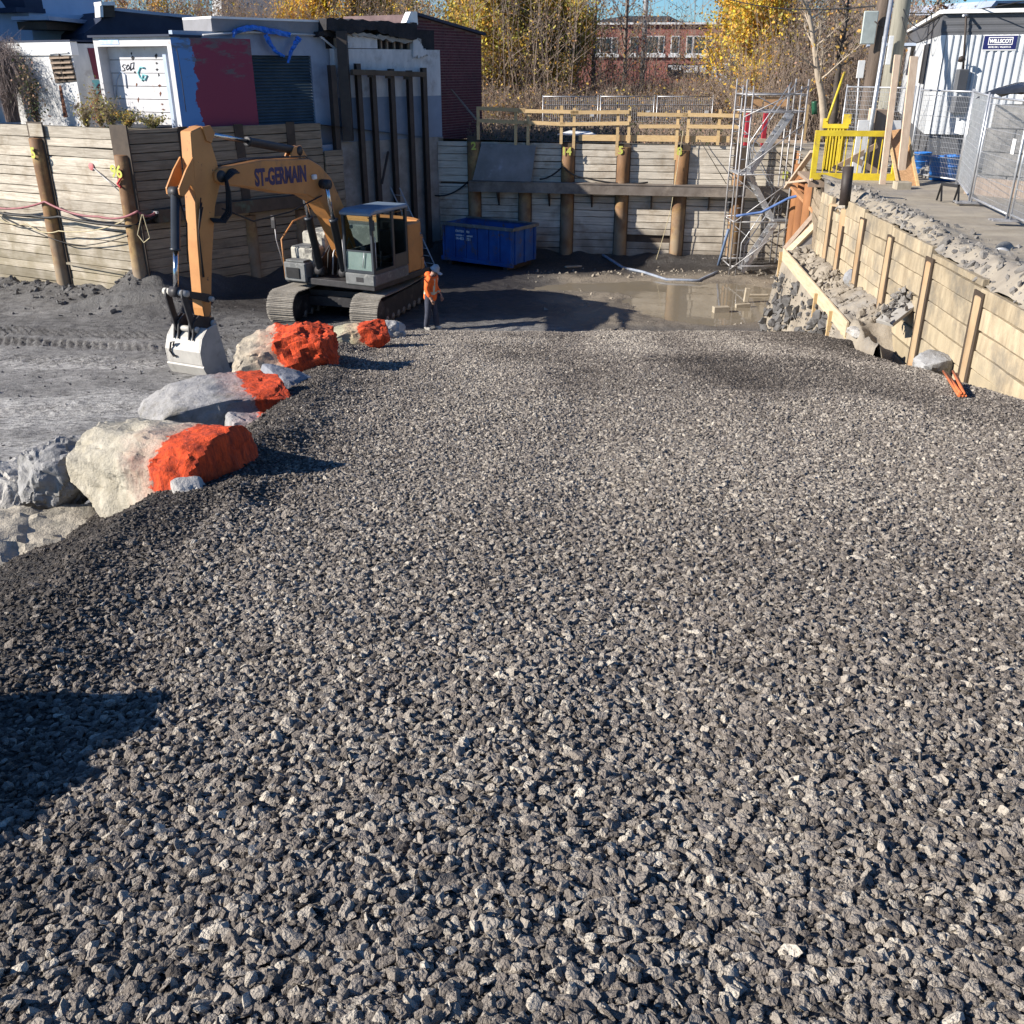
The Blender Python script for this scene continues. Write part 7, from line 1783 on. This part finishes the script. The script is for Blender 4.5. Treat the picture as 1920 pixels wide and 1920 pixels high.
# ================================================================== BEHIND THE PIT: FENCE, SHRUBS, TREES, HOUSES
FB = "temporary fence panels behind the far wall"
for k, (a_, b_) in enumerate(((1018, 1121), (1126, 1226), (1232, 1336))):
    a = PD(a_, 200, 48.0); b = PD(b_, 200, 48.2); a.z = b.z = 3.38
    fence_panel("fence_panel", "mesh fence panel behind the lumber rail, %s of the row of three" % ("leftmost", "middle one", "rightmost")[k], a, b, 1.93, FB, feet=False, tagpl=0.9, vs=0.09, hs=0.18, r=0.009)
def leaf_mat(name, c, var=0.35):
    m = bpy.data.materials.new(name); m.use_nodes = True
    nt = m.node_tree; L = nt.links; b = nt.nodes["Principled BSDF"]
    g = _n(nt, "ShaderNodeNewGeometry"); r = _n(nt, "ShaderNodeMapRange"); r.inputs[3].default_value = 1 - var; r.inputs[4].default_value = 1 + var
    L.new(g.outputs["Random Per Island"], r.inputs[0])
    hs = _n(nt, "ShaderNodeHueSaturation"); hs.inputs["Color"].default_value = (*c, 1); L.new(r.outputs[0], hs.inputs["Value"])
    r2 = _n(nt, "ShaderNodeMapRange"); r2.inputs[3].default_value = 0.47; r2.inputs[4].default_value = 0.53
    wn_ = _n(nt, "ShaderNodeTexWhiteNoise", noise_dimensions='1D'); L.new(g.outputs["Random Per Island"], wn_.inputs["W"]); L.new(wn_.outputs["Value"], r2.inputs[0]); L.new(r2.outputs[0], hs.inputs["Hue"])
    L.new(hs.outputs[0], b.inputs["Base Color"]); b.inputs["Roughness"].default_value = 0.7; b.inputs["Specular IOR Level"].default_value = 0.2
    tr_ = _n(nt, "ShaderNodeBsdfTranslucent"); L.new(hs.outputs[0], tr_.inputs["Color"])
    ms = _n(nt, "ShaderNodeMixShader"); ms.inputs[0].default_value = 0.35; L.new(b.outputs[0], ms.inputs[1]); L.new(tr_.outputs[0], ms.inputs[2])
    L.new(ms.outputs[0], nt.nodes["Material Output"].inputs[0]); return m
LEAF = {'yellow': leaf_mat('yellow_leaf', (0.7, 0.47, 0.06)), 'gold': leaf_mat('golden_leaf', (0.6, 0.39, 0.1)), 'olive': leaf_mat('olive_leaf', (0.38, 0.34, 0.09)),
        'brown': leaf_mat('brown_leaf', (0.34, 0.23, 0.15)), 'rust': leaf_mat('rust_leaf', (0.32, 0.14, 0.07)), 'green': leaf_mat('dark_green_leaf', (0.06, 0.075, 0.03)), 'grey': leaf_mat('faded_leaf', (0.25, 0.2, 0.155))}
M['bark'] = mat('grey_brown_bark', (0.24, 0.2, 0.17), (0.13, 0.105, 0.09), 4, 0.9, bump=0.02)
M['bark_pale'] = mat('pale_bark', (0.42, 0.35, 0.27), (0.29, 0.24, 0.185), 4, 0.9, bump=0.01)
M['bark_dark'] = mat('dark_bark', (0.09, 0.075, 0.065), (0.05, 0.042, 0.037), 4, 0.9)
M['twig'] = mat('brown_twig', (0.34, 0.265, 0.215), (0.2, 0.155, 0.125), 1.5, 0.9)
M['twig_pale'] = mat('straw_stalk', (0.42, 0.34, 0.22), (0.3, 0.235, 0.15), 1.5, 0.9)
M['twig_red'] = mat('reddish_twig', (0.3, 0.165, 0.14), (0.19, 0.105, 0.09), 1.5, 0.9)

def leaves_mesh(name, C, sizes, mats, rng, mi=None, droop=0.0):
    """many small leaf blades: each a bent pair of triangles"""
    n = len(C); d = rng.normal(0, 1, (n, 3)); d[:, 2] -= droop; d /= np.linalg.norm(d, axis=1)[:, None]
    e = rng.normal(0, 1, (n, 3)); e -= d * (d * e).sum(1)[:, None]; e /= np.linalg.norm(e, axis=1)[:, None]
    s = np.asarray(sizes)[:, None]; f = np.cross(d, e)
    V = np.stack([C - d * s * 0.5, C + e * s * 0.32 + f * s * 0.08, C + d * s * 0.5, C - e * s * 0.32 + f * s * 0.08], 1).reshape(-1, 3)
    F = np.arange(n * 4).reshape(n, 4)
    me = bpy.data.meshes.new(name)
    me.vertices.add(n * 4); me.vertices.foreach_set("co", V.astype(np.float32).ravel())
    me.loops.add(n * 4); me.loops.foreach_set("vertex_index", F.astype(np.int32).ravel())
    me.polygons.add(n); me.polygons.foreach_set("loop_start", np.arange(0, n * 4, 4, dtype=np.int32)); me.polygons.foreach_set("loop_total", np.full(n, 4, np.int32))
    for m in mats: me.materials.append(m)
    if mi is None: mi = rng.integers(0, len(mats), n)
    me.polygons.foreach_set("material_index", np.asarray(mi, np.int32))
    me.update(calc_edges=True); return me
def twigs_mesh(name, A, B, r, m):
    """thin three-sided stalks from A to B"""
    n = len(A); d = B - A; l = np.linalg.norm(d, axis=1)[:, None]; d = d / np.maximum(l, 1e-6)
    ref = np.tile(np.array([[0.31, 0.77, 0.2]]), (n, 1)); u = np.cross(d, ref); u /= np.maximum(np.linalg.norm(u, axis=1)[:, None], 1e-6); w = np.cross(d, u)
    r = np.broadcast_to(np.asarray(r, float).reshape(-1, 1), (n, 1)) if np.ndim(r) else np.full((n, 1), r)
    ring = []
    for P, k in ((A, 1.0), (B, 0.35)):
        for a in (0, 2.094, 4.189): ring.append(P + (u * math.cos(a) + w * math.sin(a)) * r * k)
    V = np.stack(ring, 1).reshape(-1, 3); base = (np.arange(n) * 6)[:, None]
    F = np.concatenate([base + np.array([[0, 1, 4, 3]]), base + np.array([[1, 2, 5, 4]]), base + np.array([[2, 0, 3, 5]])], 0)
    me = bpy.data.meshes.new(name); me.vertices.add(len(V)); me.vertices.foreach_set("co", V.astype(np.float32).ravel())
    me.loops.add(F.size); me.loops.foreach_set("vertex_index", F.astype(np.int32).ravel())
    me.polygons.add(len(F)); me.polygons.foreach_set("loop_start", np.arange(0, F.size, 4, dtype=np.int32)); me.polygons.foreach_set("loop_total", np.full(len(F), 4, np.int32))
    me.materials.append(m); me.update(calc_edges=True); return me

def tree(label, base, h, spread, seed, leaves=2500, mix=('yellow', 'gold'), bark='bark', lsize=0.2, r0=0.13, start=0.25, lean=(0, 0), twigs=True, clump=0.5, name="tree", group="trees behind the far wall", low=0.2):
    r = random.Random(seed); rng = np.random.default_rng(seed)
    root = thing(name, label, "tree", base, 0, group); b = Vector((0, 0, 0))
    mb = MB(); tips = []; TA_ = []; TB_ = []; TR = []
    N = 8; tp = [Vector((lean[0] * (k / N) ** 1.3 + r.uniform(-0.06, 0.06) * h * 0.1, lean[1] * k / N + r.uniform(-0.05, 0.05) * h * 0.1, h * 0.92 * k / N)) for k in range(N + 1)]
    mb.tube(tp, [r0 * (1 - 0.85 * k / N) + 0.01 for k in range(N + 1)], 7)
    nl = int(14 + h)
    for i in range(nl):
        t = start + (0.97 - start) * (i + r.random()) / nl; k = min(int(t * N), N - 1); p = tp[k].lerp(tp[k + 1], t * N - k)
        a = r.uniform(0, 6.283); L_ = spread * (1.15 - 0.75 * t) * r.uniform(0.6, 1.15); up = r.uniform(0.35, 1.1)
        d = Vector((math.cos(a), math.sin(a), up)).normalized(); q = p.copy(); pts = [q.copy()]; M_ = 5
        for s in range(M_):
            d = (d + Vector((r.uniform(-0.25, 0.25), r.uniform(-0.25, 0.25), r.uniform(-0.08, 0.22)))).normalized(); q = q + d * (L_ / M_); pts.append(q.copy())
            if s >= 1:
                tips.append((q.copy(), 0.16 * L_ + 0.15))
                for _ in range(4 if twigs else 1):
                    e = (d + Vector((r.gauss(0, 0.7), r.gauss(0, 0.7), r.gauss(0.25, 0.5)))).normalized(); l = L_ * r.uniform(0.15, 0.42); z_ = q + e * l
                    TA_.append(q[:]); TB_.append(z_[:]); TR.append(0.012); tips.append((z_, 0.12 * L_ + 0.12))
                    e2 = (e + Vector((r.gauss(0, 0.8), r.gauss(0, 0.8), r.gauss(0.2, 0.5)))).normalized(); m_ = q.lerp(z_, 0.55); TA_.append(m_[:]); TB_.append((m_ + e2 * l * 0.6)[:]); TR.append(0.008)
        mb.tube(pts, [r0 * 0.34 * (1 - t * 0.6) * (1 - s / (M_ + 0.6)) + 0.006 for s in range(M_ + 1)], 5, cap=False)
    mb.build("trunk", M[bark], root)
    if TA_: tag(link("twigs", twigs_mesh("twigs", np.array(TA_), np.array(TB_), np.array(TR), M['twig'] if bark != 'bark_pale' else M['bark_pale']), root), None, None, None, 'stuff')
    if leaves and tips:
        w = np.array([1.0 if r.random() < clump else 0.12 for _ in tips]); 
        tz = np.array([t_[0].z / h for t_ in tips]); w *= (tz > low)
        w /= w.sum(); ix = rng.choice(len(tips), leaves, p=w)
        C = np.array([tips[i][0][:] for i in ix]) + rng.normal(0, 1, (leaves, 3)) * np.array([tips[i][1] for i in ix])[:, None]
        mi = rng.choice(len(mix), leaves, p=np.array([0.6, 0.4] if len(mix) == 2 else [0.5, 0.3, 0.2]))
        tag(link("crown", leaves_mesh("crown", C, rng.uniform(0.6, 1.25, leaves) * lsize, [LEAF[k] for k in mix], rng, mi, 0.4), root), None, None, None, None)
    return root
def brush(name, label, px0, px1, D0, D1, h0, h1, n, m, lf=None, nl=0, seed=1, zg=4.05, spread=0.25, r=0.012, lsize=0.12, sub=3, hfun=None):
    rng = np.random.default_rng(seed); D = rng.uniform(D0, D1, n); px_ = rng.uniform(px0, px1, n)
    zc = D * _c + (CAMZ - zg) * _s; X = (px_ - 960) / FPX * zc
    h = rng.uniform(h0, h1, n) * (0.75 + 0.5 * vnoise(X * 0.6, D * 0.3, seed))
    if hfun is not None: h = h * hfun(px_)
    A = np.stack([X, D, np.full(n, zg)], 1); B = A + np.stack([rng.normal(0, spread, n) * h, rng.normal(0, spread, n) * h, h], 1)
    AA = [A]; BB = [B]; RR = [np.full(n, r)]
    for k in range(sub):
        t = rng.uniform(0.25, 0.95, n)[:, None]; P = A + (B - A) * t; l = (h * rng.uniform(0.15, 0.4, n))[:, None]
        e = rng.normal(0, 0.7, (n, 3)); e[:, 2] = np.abs(e[:, 2]) + 0.25; e /= np.linalg.norm(e, axis=1)[:, None]
        AA.append(P); BB.append(P + e * l); RR.append(np.full(n, r * 0.6))
    me = twigs_mesh(name, np.concatenate(AA), np.concatenate(BB), np.concatenate(RR), m)
    o = link(name, me); tag(o, label, None, None, 'stuff')
    if lf:
        ends = np.concatenate(BB); ix = rng.integers(0, len(ends), nl); ends2 = np.concatenate(AA)
        C = ends[ix] * (0.55 + 0.45 * rng.random((nl, 1))); q = rng.random((nl, 1)); C = ends2[ix] * (1 - q) * 1.0 + ends[ix] * q
        C = C + rng.normal(0, 0.12, (nl, 3))
        tag(link("leaves", leaves_mesh("leaves", C, rng.uniform(0.6, 1.3, nl) * lsize, [LEAF[k] for k in lf], rng, None, 0.2)), "sparse autumn leaves among " + label, None, None, 'stuff')
brush("undergrowth", "tangle of brown shrub stems behind the far wall", 860, 1400, 49, 58, 1.6, 2.9, 3000, M['twig'], ('brown', 'grey', 'gold'), 15000, 5, lsize=0.13, zg=3.3)
brush("undergrowth", "dense low brown brush just behind the lumber rail", 880, 1400, 38.5, 46, 0.25, 0.8, 2600, M['twig'], ('brown', 'grey', 'green'), 9000, 15, lsize=0.1, zg=3.7, spread=0.35)
brush("undergrowth", "reddish shrub stems in front of the brick office", 1040, 1400, 56, 64, 1.3, 2.2, 1400, M['twig_red'], ('rust', 'brown', 'grey'), 8000, 6, lsize=0.13, zg=3.4)
brush("undergrowth", "dry straw stalks behind the far fence", 900, 1400, 41, 47.5, 0.3, 0.8, 2200, M['twig_pale'], ('grey', 'brown'), 1500, 7, spread=0.4, r=0.009, zg=3.4)
brush("undergrowth", "tangle of bare stems behind the stair tower and poles", 1380, 1690, 42, 60, 2.4, 5.6, 2900, M['twig'], ('brown', 'gold', 'grey'), 15000, 8, lsize=0.125, zg=3.6)
brush("undergrowth", "bare stems between the old buildings and the road", 170, 800, 52, 62, 3.5, 6.2, 2600, M['twig'], ('brown', 'grey', 'gold'), 16000, 9, zg=4.2, lsize=0.13)
brush("undergrowth", "tall bare saplings standing before the brick office", 1020, 1400, 52, 66, 4.5, 7.5, 95, M['twig'], ('gold', 'brown', 'rust'), 2600, 16, lsize=0.13, zg=3.4, spread=0.09, r=0.022, sub=9)
brush("undergrowth", "tall bare saplings between the golden trees", 860, 1080, 50, 64, 4.5, 7.5, 190, M['twig'], ('gold', 'olive', 'brown'), 7000, 17, lsize=0.13, zg=3.4, spread=0.1, r=0.022, sub=9)
brush("undergrowth", "tall bare saplings behind the stair tower", 1380, 1680, 46, 62, 4.5, 8.0, 300, M['twig'], ('gold', 'yellow', 'brown'), 5200, 18, lsize=0.13, zg=3.6, spread=0.09, r=0.02, sub=9)
brush("undergrowth", "dark evergreen shrubs below the brick office", 1190, 1330, 55, 57, 0.8, 2.0, 500, M['bark_dark'], ('green', 'brown'), 5000, 10, lsize=0.2, zg=3.4)
# trees: photograph position, distance, height
TREES = [
    (920, 54, 6.4, 2.1, 4200, ('olive', 'gold', 'yellow'), 'bark', "olive and gold tree right beside the dark brick block"),
    (985, 56, 6.0, 1.7, 3000, ('gold', 'brown', 'olive'), 'bark', "golden-brown tree second from the brick block"),
    (1040, 55, 5.6, 2.0, 4600, ('olive', 'yellow', 'gold'), 'bark', "broad yellow-green tree before the left end of the brick office"),
    (1110, 58, 8.5, 1.6, 500, ('brown', 'gold'), 'bark', "nearly bare tree with a straight trunk before the brick office"),
    (1165, 60, 9.0, 2.2, 350, ('brown', 'rust'), 'bark', "bare spreading tree hiding the left windows of the brick office"),
    (1060, 62, 9.0, 2.4, 500, ('brown', 'gold'), 'bark', "tall bare tree rising behind the yellow-green tree"),
    (960, 64, 10.0, 2.6, 1500, ('gold', 'brown'), 'bark', "tall thin-leaved tree behind the golden-brown tree"),
    (880, 60, 9.5, 2.2, 2600, ('gold', 'olive', 'yellow'), 'bark', "tall golden tree rising above the dark brick block"),
    (1398, 47, 7.2, 1.5, 4200, ('yellow', 'gold', 'olive'), 'bark', "bright yellow tree just left of the stair tower top"),
    (1370, 52, 7.5, 1.7, 2200, ('yellow', 'gold', 'olive'), 'bark', "sparse yellow tree at the right end of the brick office"),
    (1478, 52, 8.0, 1.7, 900, ('gold', 'brown', 'yellow'), 'bark', "thin brownish tree behind the stair tower"),
    (1440, 56, 9.0, 1.8, 1800, ('gold', 'brown', 'yellow'), 'bark', "tall brownish tree between the yellow tree and the forked tree"),
    (1595, 50, 8.5, 1.7, 1500, ('gold', 'brown', 'rust'), 'bark', "rusty leaved tree left of the dark utility pole"),
    (1530, 56, 9.5, 1.8, 1100, ('gold', 'brown', 'yellow'), 'bark', "sparse tall tree behind the forked bare tree"),
    (1720, 46, 6.6, 1.2, 600, ('brown', 'rust', 'olive'), 'bark', "small rusty tree showing between the grey pole and the trailer"),
    (600, 56, 7.0, 2.0, 5200, ('yellow', 'gold', 'yellow'), 'bark', "bright yellow tree above the blue tarp, left of the pair"),
    (705, 58, 7.2, 2.0, 4200, ('yellow', 'gold', 'olive'), 'bark', "bright yellow tree above the torn roof, right of the pair"),
    (790, 62, 8.5, 2.2, 1800, ('gold', 'olive', 'brown'), 'bark', "dull gold tree above the steel posts"),
    (265, 54, 6.6, 1.7, 1000, ('brown', 'gold', 'rust'), 'bark', "thin brown tree behind the navy building"),
    (345, 57, 6.6, 1.8, 1200, ('yellow', 'gold', 'brown'), 'bark', "small yellowing tree behind the navy roof edge"),
    (470, 60, 7.2, 2.0, 700, ('brown', 'grey'), 'bark', "grey bare tree behind the workshop roof"),
    (400, 60, 7.2, 2.0, 900, ('brown', 'grey'), 'bark', "brown bare tree behind the workshop roof, nearer the navy building"),
]
for k, (px_, D, h, sp, nl, mix, bark, lab) in enumerate(TREES):
    p = PD(px_, 240, D); p.z = 4.0
    p.z = 3.5 if px_ > 850 else 4.0; tree(lab, p, h + (0.7 if px_ > 850 else 0), sp * 1.35, 900 + k, int(nl * (4.4 if px_ in (920, 985, 1040, 960, 880, 1398, 1370, 600, 705) else 1.5)), mix, bark, 0.165, 0.09 + 0.006 * h, clump=0.32)
p = PD(1548, 232, 40.0); p.z = 4.0
fk = tree("pale forked bare tree leaning left behind the yellow pole", p, 6.5, 1.9, 950, 120, ('gold', 'brown'), 'bark_pale', 0.16, 0.16, 0.3, lean=(-1.7, 0.3))
p = PD(1560, 232, 41.0); p.z = 4.0
tree("dark thin trunked tree right of the pale forked tree", p, 5.4, 0.9, 951, 150, ('brown', 'gold'), 'bark_dark', 0.16, 0.17, 0.5)
def shrub(label, p, h, w_, n, m, lf, nl, seed, arch=0.0, lsize=0.09, r=0.008, cat="shrub"):
    rng = np.random.default_rng(seed); root = thing("shrub", label, cat, p)
    a = rng.uniform(0, 6.283, n); q = w_ * np.sqrt(rng.random(n)); hh = h * rng.uniform(0.55, 1.0, n); AA = []; BB = []; RR = []
    cur = np.stack([0.15 * q * np.cos(a), 0.15 * q * np.sin(a), np.zeros(n)], 1); S = 6
    for k in range(S):
        t = (k + 1) / S; z = hh * (t if not arch else np.sin(t * math.pi * (0.5 + 0.38 * arch)))
        nx = np.stack([q * np.cos(a) * t ** 1.3, q * np.sin(a) * t ** 1.3, z], 1) + rng.normal(0, 0.03 * h, (n, 3)); AA.append(cur); BB.append(nx); RR.append(np.full(n, r * (1.1 - 0.8 * t))); 
        e = nx + rng.normal(0, 0.09 * h, (n, 3)); AA.append(nx); BB.append(e); RR.append(np.full(n, r * 0.45)); cur = nx
    tag(link("stems", twigs_mesh("stems", np.concatenate(AA), np.concatenate(BB), np.concatenate(RR), m), root), None, None, None, 'stuff')
    if nl:
        E_ = np.concatenate(BB); C = E_[rng.integers(0, len(E_), nl)] + rng.normal(0, 0.05 * h, (nl, 3)); tag(link("foliage", leaves_mesh("foliage", C, rng.uniform(0.6, 1.3, nl) * lsize, [LEAF[k] for k in lf], rng), root), None, None, None, 'stuff')
p = PD(25, 226, 34.0); p.z = 4.9
shrub("grey arching bare shrub at the far left above the sunlit wall", p, 2.5, 1.5, 420, mat('grey_twig', (0.3, 0.24, 0.22), (0.18, 0.145, 0.135), 2, 0.9), None, 0, 21, arch=0.9, r=0.012)
p = PD(70, 228, 33.0); p.z = 4.9
shrub("dark ivy-clad stem against the white garage", p, 1.9, 0.25, 60, M['bark_dark'], ('brown', 'green'), 500, 22)
for k, (px_, D, h, w_, lab, lf) in enumerate(((188, 31.4, 1.15, 0.3, "tall reddish weed against the garage side", ('rust', 'brown', 'olive')), (207, 31.0, 0.85, 0.35, "leafy olive weed at the corner of the white shed", ('olive', 'green', 'grey')),
                                          (160, 31.6, 0.75, 0.4, "pale dry weed below the louvred window", ('grey', 'olive')), (240, 30.9, 0.5, 0.5, "low green weeds at the foot of the shed door", ('olive', 'green', 'gold')), (285, 30.5, 0.4, 0.5, "low weeds at the right foot of the shed door", ('olive', 'green')))):
    p = PD(px_, 228, D); p.z = 4.9; shrub(lab, p, h, w_, 70, M['twig_pale'], lf, 420, 30 + k, lsize=0.08, cat="weed")

# red brick office across the road
RB = 74.0
a = PD(1015, 120, RB + 1); b = PD(1368, 120, RB); WO = Wall((a.x, a.y), (b.x, b.y))
off_ = thing("brick_office", "red brick office building with white window sills behind the trees", "building")
zt_ = WO.pt(1250, 46)[2]
wbox(WO, 0, WO.len, 3.9, zt_, -9, 0, brick_material("office_brick", (0.4, 0.11, 0.08), (0.32, 0.09, 0.065), (0.3, 0.2, 0.17), 1.0, 0.01), "wall", off_)
wbox(WO, -0.2, WO.len + 0.2, zt_, WO.pt(1250, 42)[2], -9.2, 0.2, M['white'], "roof_edge", off_)
M['pane'] = mat('dark_window_pane', (0.03, 0.045, 0.05), (0.05, 0.07, 0.075), 0.6, 0.12, spec=0.6)
def window(p0, p1, y0_, y1_, mull=(), sill=True):
    t0, t1 = WO.px(p0, 90)[0], WO.px(p1, 90)[0]; z1_, z0_ = WO.pt(1250, y0_)[2], WO.pt(1250, y1_)[2]
    w_ = wbox(WO, t0, t1, z0_, z1_, 0.005, 0.03, M['white'], "window", off_)
    cuts = [t0] + [WO.px(m_, 90)[0] for m_ in mull] + [t1]
    for k in range(len(cuts) - 1): wbox(WO, cuts[k] + 0.07, cuts[k + 1] - 0.07, z0_ + 0.07, z1_ - 0.07, 0.031, 0.045, M['pane'], "pane", w_)
    if sill: wbox(WO, t0 - 0.1, t1 + 0.1, z0_ - 0.22, z0_ - 0.005, 0.0, 0.14, M['white'], "sill", w_)
window(1207, 1245, 67, 101, (1234,)); window(1257, 1273, 67, 101); window(1286, 1334, 67, 102, (1298, 1322)); window(1112, 1158, 70, 101, (1125, 1146)); window(1042, 1088, 71, 102, (1055, 1076)); window(1180, 1196, 68, 101)
bs = wbox(WO, WO.px(1251, 130)[0], WO.px(1334, 130)[0], WO.pt(1290, 142)[2], WO.pt(1290, 120)[2], 0.02, 0.1, mat('black_sign', (0.015, 0.015, 0.018), None, 3, 0.5), "sign_board", off_)
wbox(WO, WO.px(1282, 130)[0], WO.px(1308, 130)[0], WO.pt(1290, 136)[2], WO.pt(1290, 123)[2], 0.101, 0.11, M['white'], "sign_panel", bs)
mb = MB(); mb.prism([WO.pt(1297, 125, 0.112), WO.pt(1307, 125, 0.112), WO.pt(1307, 134, 0.112), WO.pt(1303, 135, 0.112)], WO.n * 0.01); mb.build("red_emblem", mat('sign_red', (0.6, 0.03, 0.05), None, 3, 0.5), bs)
zz = WO.pt(1290, 130)[2]
wtext(WO, WO.px(1290, 130)[0], zz - 0.08, 0.112, "EXPO", 0.36, M['navy'], bs, 0.8, 0.01)
for k in range(2): wtext(WO, WO.px(1268, 130)[0], WO.pt(1268, 126 + 4.5 * k)[2], 0.103, ("PORTES ET FENETRES", "RESIDENTIEL")[k], 0.17, M['white'], bs, 0.7, 0.008)
for k in range(4): wtext(WO, WO.px(1318, 130)[0], WO.pt(1318, 125 + 3.6 * k)[2], 0.103, ("VENTE", "SERVICE", "PIECES", "POSE")[k], 0.15, M['white'], bs, 1.0, 0.008)
rfh = thing("house", "dark hip roof house behind the brick office", "house")
WZ = Wall(PD(1110, 40, 95)[:2], PD(1310, 40, 95)[:2]); slab(WZ, [(1110, 60), (1110, 40), (1170, 30), (1255, 30), (1275, 40), (1330, 42), (1330, 60)], 6, M['trailer_dark'], "roof", rfh); slab(WZ, [(1250, 42), (1250, 32), (1253, 32), (1253, 42)], 0.4, M['flange'], "chimney", rfh, off=0.3)
gb_ = thing("apartment_block", "tall pale grey-blue block glimpsed behind the yellow tree", "building")
WQ = Wall(PD(1425, 60, 88)[:2], PD(1462, 60, 90)[:2]); slab(WQ, [(1425, 180), (1425, -60), (1462, -60), (1462, 180)], 1.6, M['wall_bluegrey'], "wall", gb_)
for y in (52, 88, 124): slab(WQ, [(1427, y), (1427, y - 2), (1460, y - 1), (1460, y + 1)], 0.1, M['white'], "floor_band", gb_, off=0.12)
ct = thing("shipping_container", "pale blue-white container end below the yellow tree", "container")
WU = Wall(PD(1334, 150, 66)[:2], PD(1368, 150, 65)[:2]); 
slab(WU, [(1334, 215), (1334, 118), (1368, 118), (1368, 215)], 6, M['wall_bluewhite'], "shell", ct)
fh = thing("house", "pale house seen through the trees above the torn roof", "house")
WV = Wall(PD(690, 10, 90)[:2], PD(790, 10, 92)[:2]); slab(WV, [(700, 60), (700, -10), (775, -10), (775, 60)], 6, M['wall_white'], "wall", fh); slab(WV, [(690, 2), (732, -28), (785, 0)], 7, mat('brown_roof', (0.3, 0.13, 0.08), None, 2, 0.8), "roof", fh, off=0.3)
fh2 = thing("house", "pale grey house glimpsed behind the bare trees left of centre", "house")
WW = Wall(PD(420, 10, 88)[:2], PD(540, 10, 90)[:2]); slab(WW, [(415, 60), (415, -20), (545, -20), (545, 60)], 6, M['wall_white'], "wall", fh2); slab(WW, [(410, -18), (410, -30), (550, -30), (550, -18)], 7, M['roof_navy'], "roof", fh2, off=0.3)
# poles and wires beyond
def farpole(label, px_, D, r, ztop, m):
    b = PD(px_, 240, D); root = thing("utility_pole", label, "utility pole"); mb = MB(); mb.tube([(b.x, b.y, 3.9), (b.x, b.y, ztop)], [r, r * 0.8], 10); mb.build("shaft", m, root); mb = MB(); mb.beam((b.x - 0.9, b.y - 0.15, ztop - 0.6), (b.x + 0.9, b.y - 0.15, ztop - 0.6), 0.1, 0.12); mb.build("cross_arm", m, root); return Vector((b.x, b.y, ztop - 0.5))
P1 = farpole("straight pale pole standing before the brick office windows", 1199, 62, 0.16, 14.0, mat('pole_steel', (0.3, 0.32, 0.34), (0.24, 0.26, 0.28), 2, 0.6))
P2 = farpole("thin dark pole left of the pole before the office", 1166, 64, 0.11, 13.0, M['pole_dark'])
def wire(label, a, b, sag=0.5, r=0.014): hang("wire", label, "wire", [a, b], r, M['black'], sag, n=14)
wire("highest overhead wire crossing the sky above the trailer", PD(1690, 24, 30), PD(1990, -16, 24), 0.15)
wire("overhead wire sagging from the grey pole to the trailer corner", PD(1690, 6, 29.5), WT.pt(1760, 32, 0.1), 0.4, 0.012)
wire("second overhead wire from the grey pole to the trailer corner", PD(1688, 14, 29.5), WT.pt(1762, 34, 0.1), 0.7, 0.012)
wire("low overhead wire behind the small rusty tree", PD(1680, 46, 32), PD(1750, 36, 45), 0.2, 0.012)
wire("overhead wire running from the office pole to the dark pole", P1, PD(1655, -20, 31), 0.9, 0.02)
wire("lower overhead wire running from the office pole to the dark pole", P1 + Vector((0, 0, -1.2)), PD(1652, 10, 31), 1.0, 0.02)
wire("overhead wire crossing the sky left of the yellow tree", PD(1240, 22, 62), PD(1420, 60, 60), 0.5, 0.02)
hang("bottle", "dark green bottle-shaped marker standing by the pale trunk", "marker", [PD(1527, 214, 35.5), PD(1527, 196, 35.5), PD(1527, 190, 35.5)], 0.1, mat('dark_green_plastic', (0.02, 0.09, 0.05), None, 3, 0.4), 0, n=2)
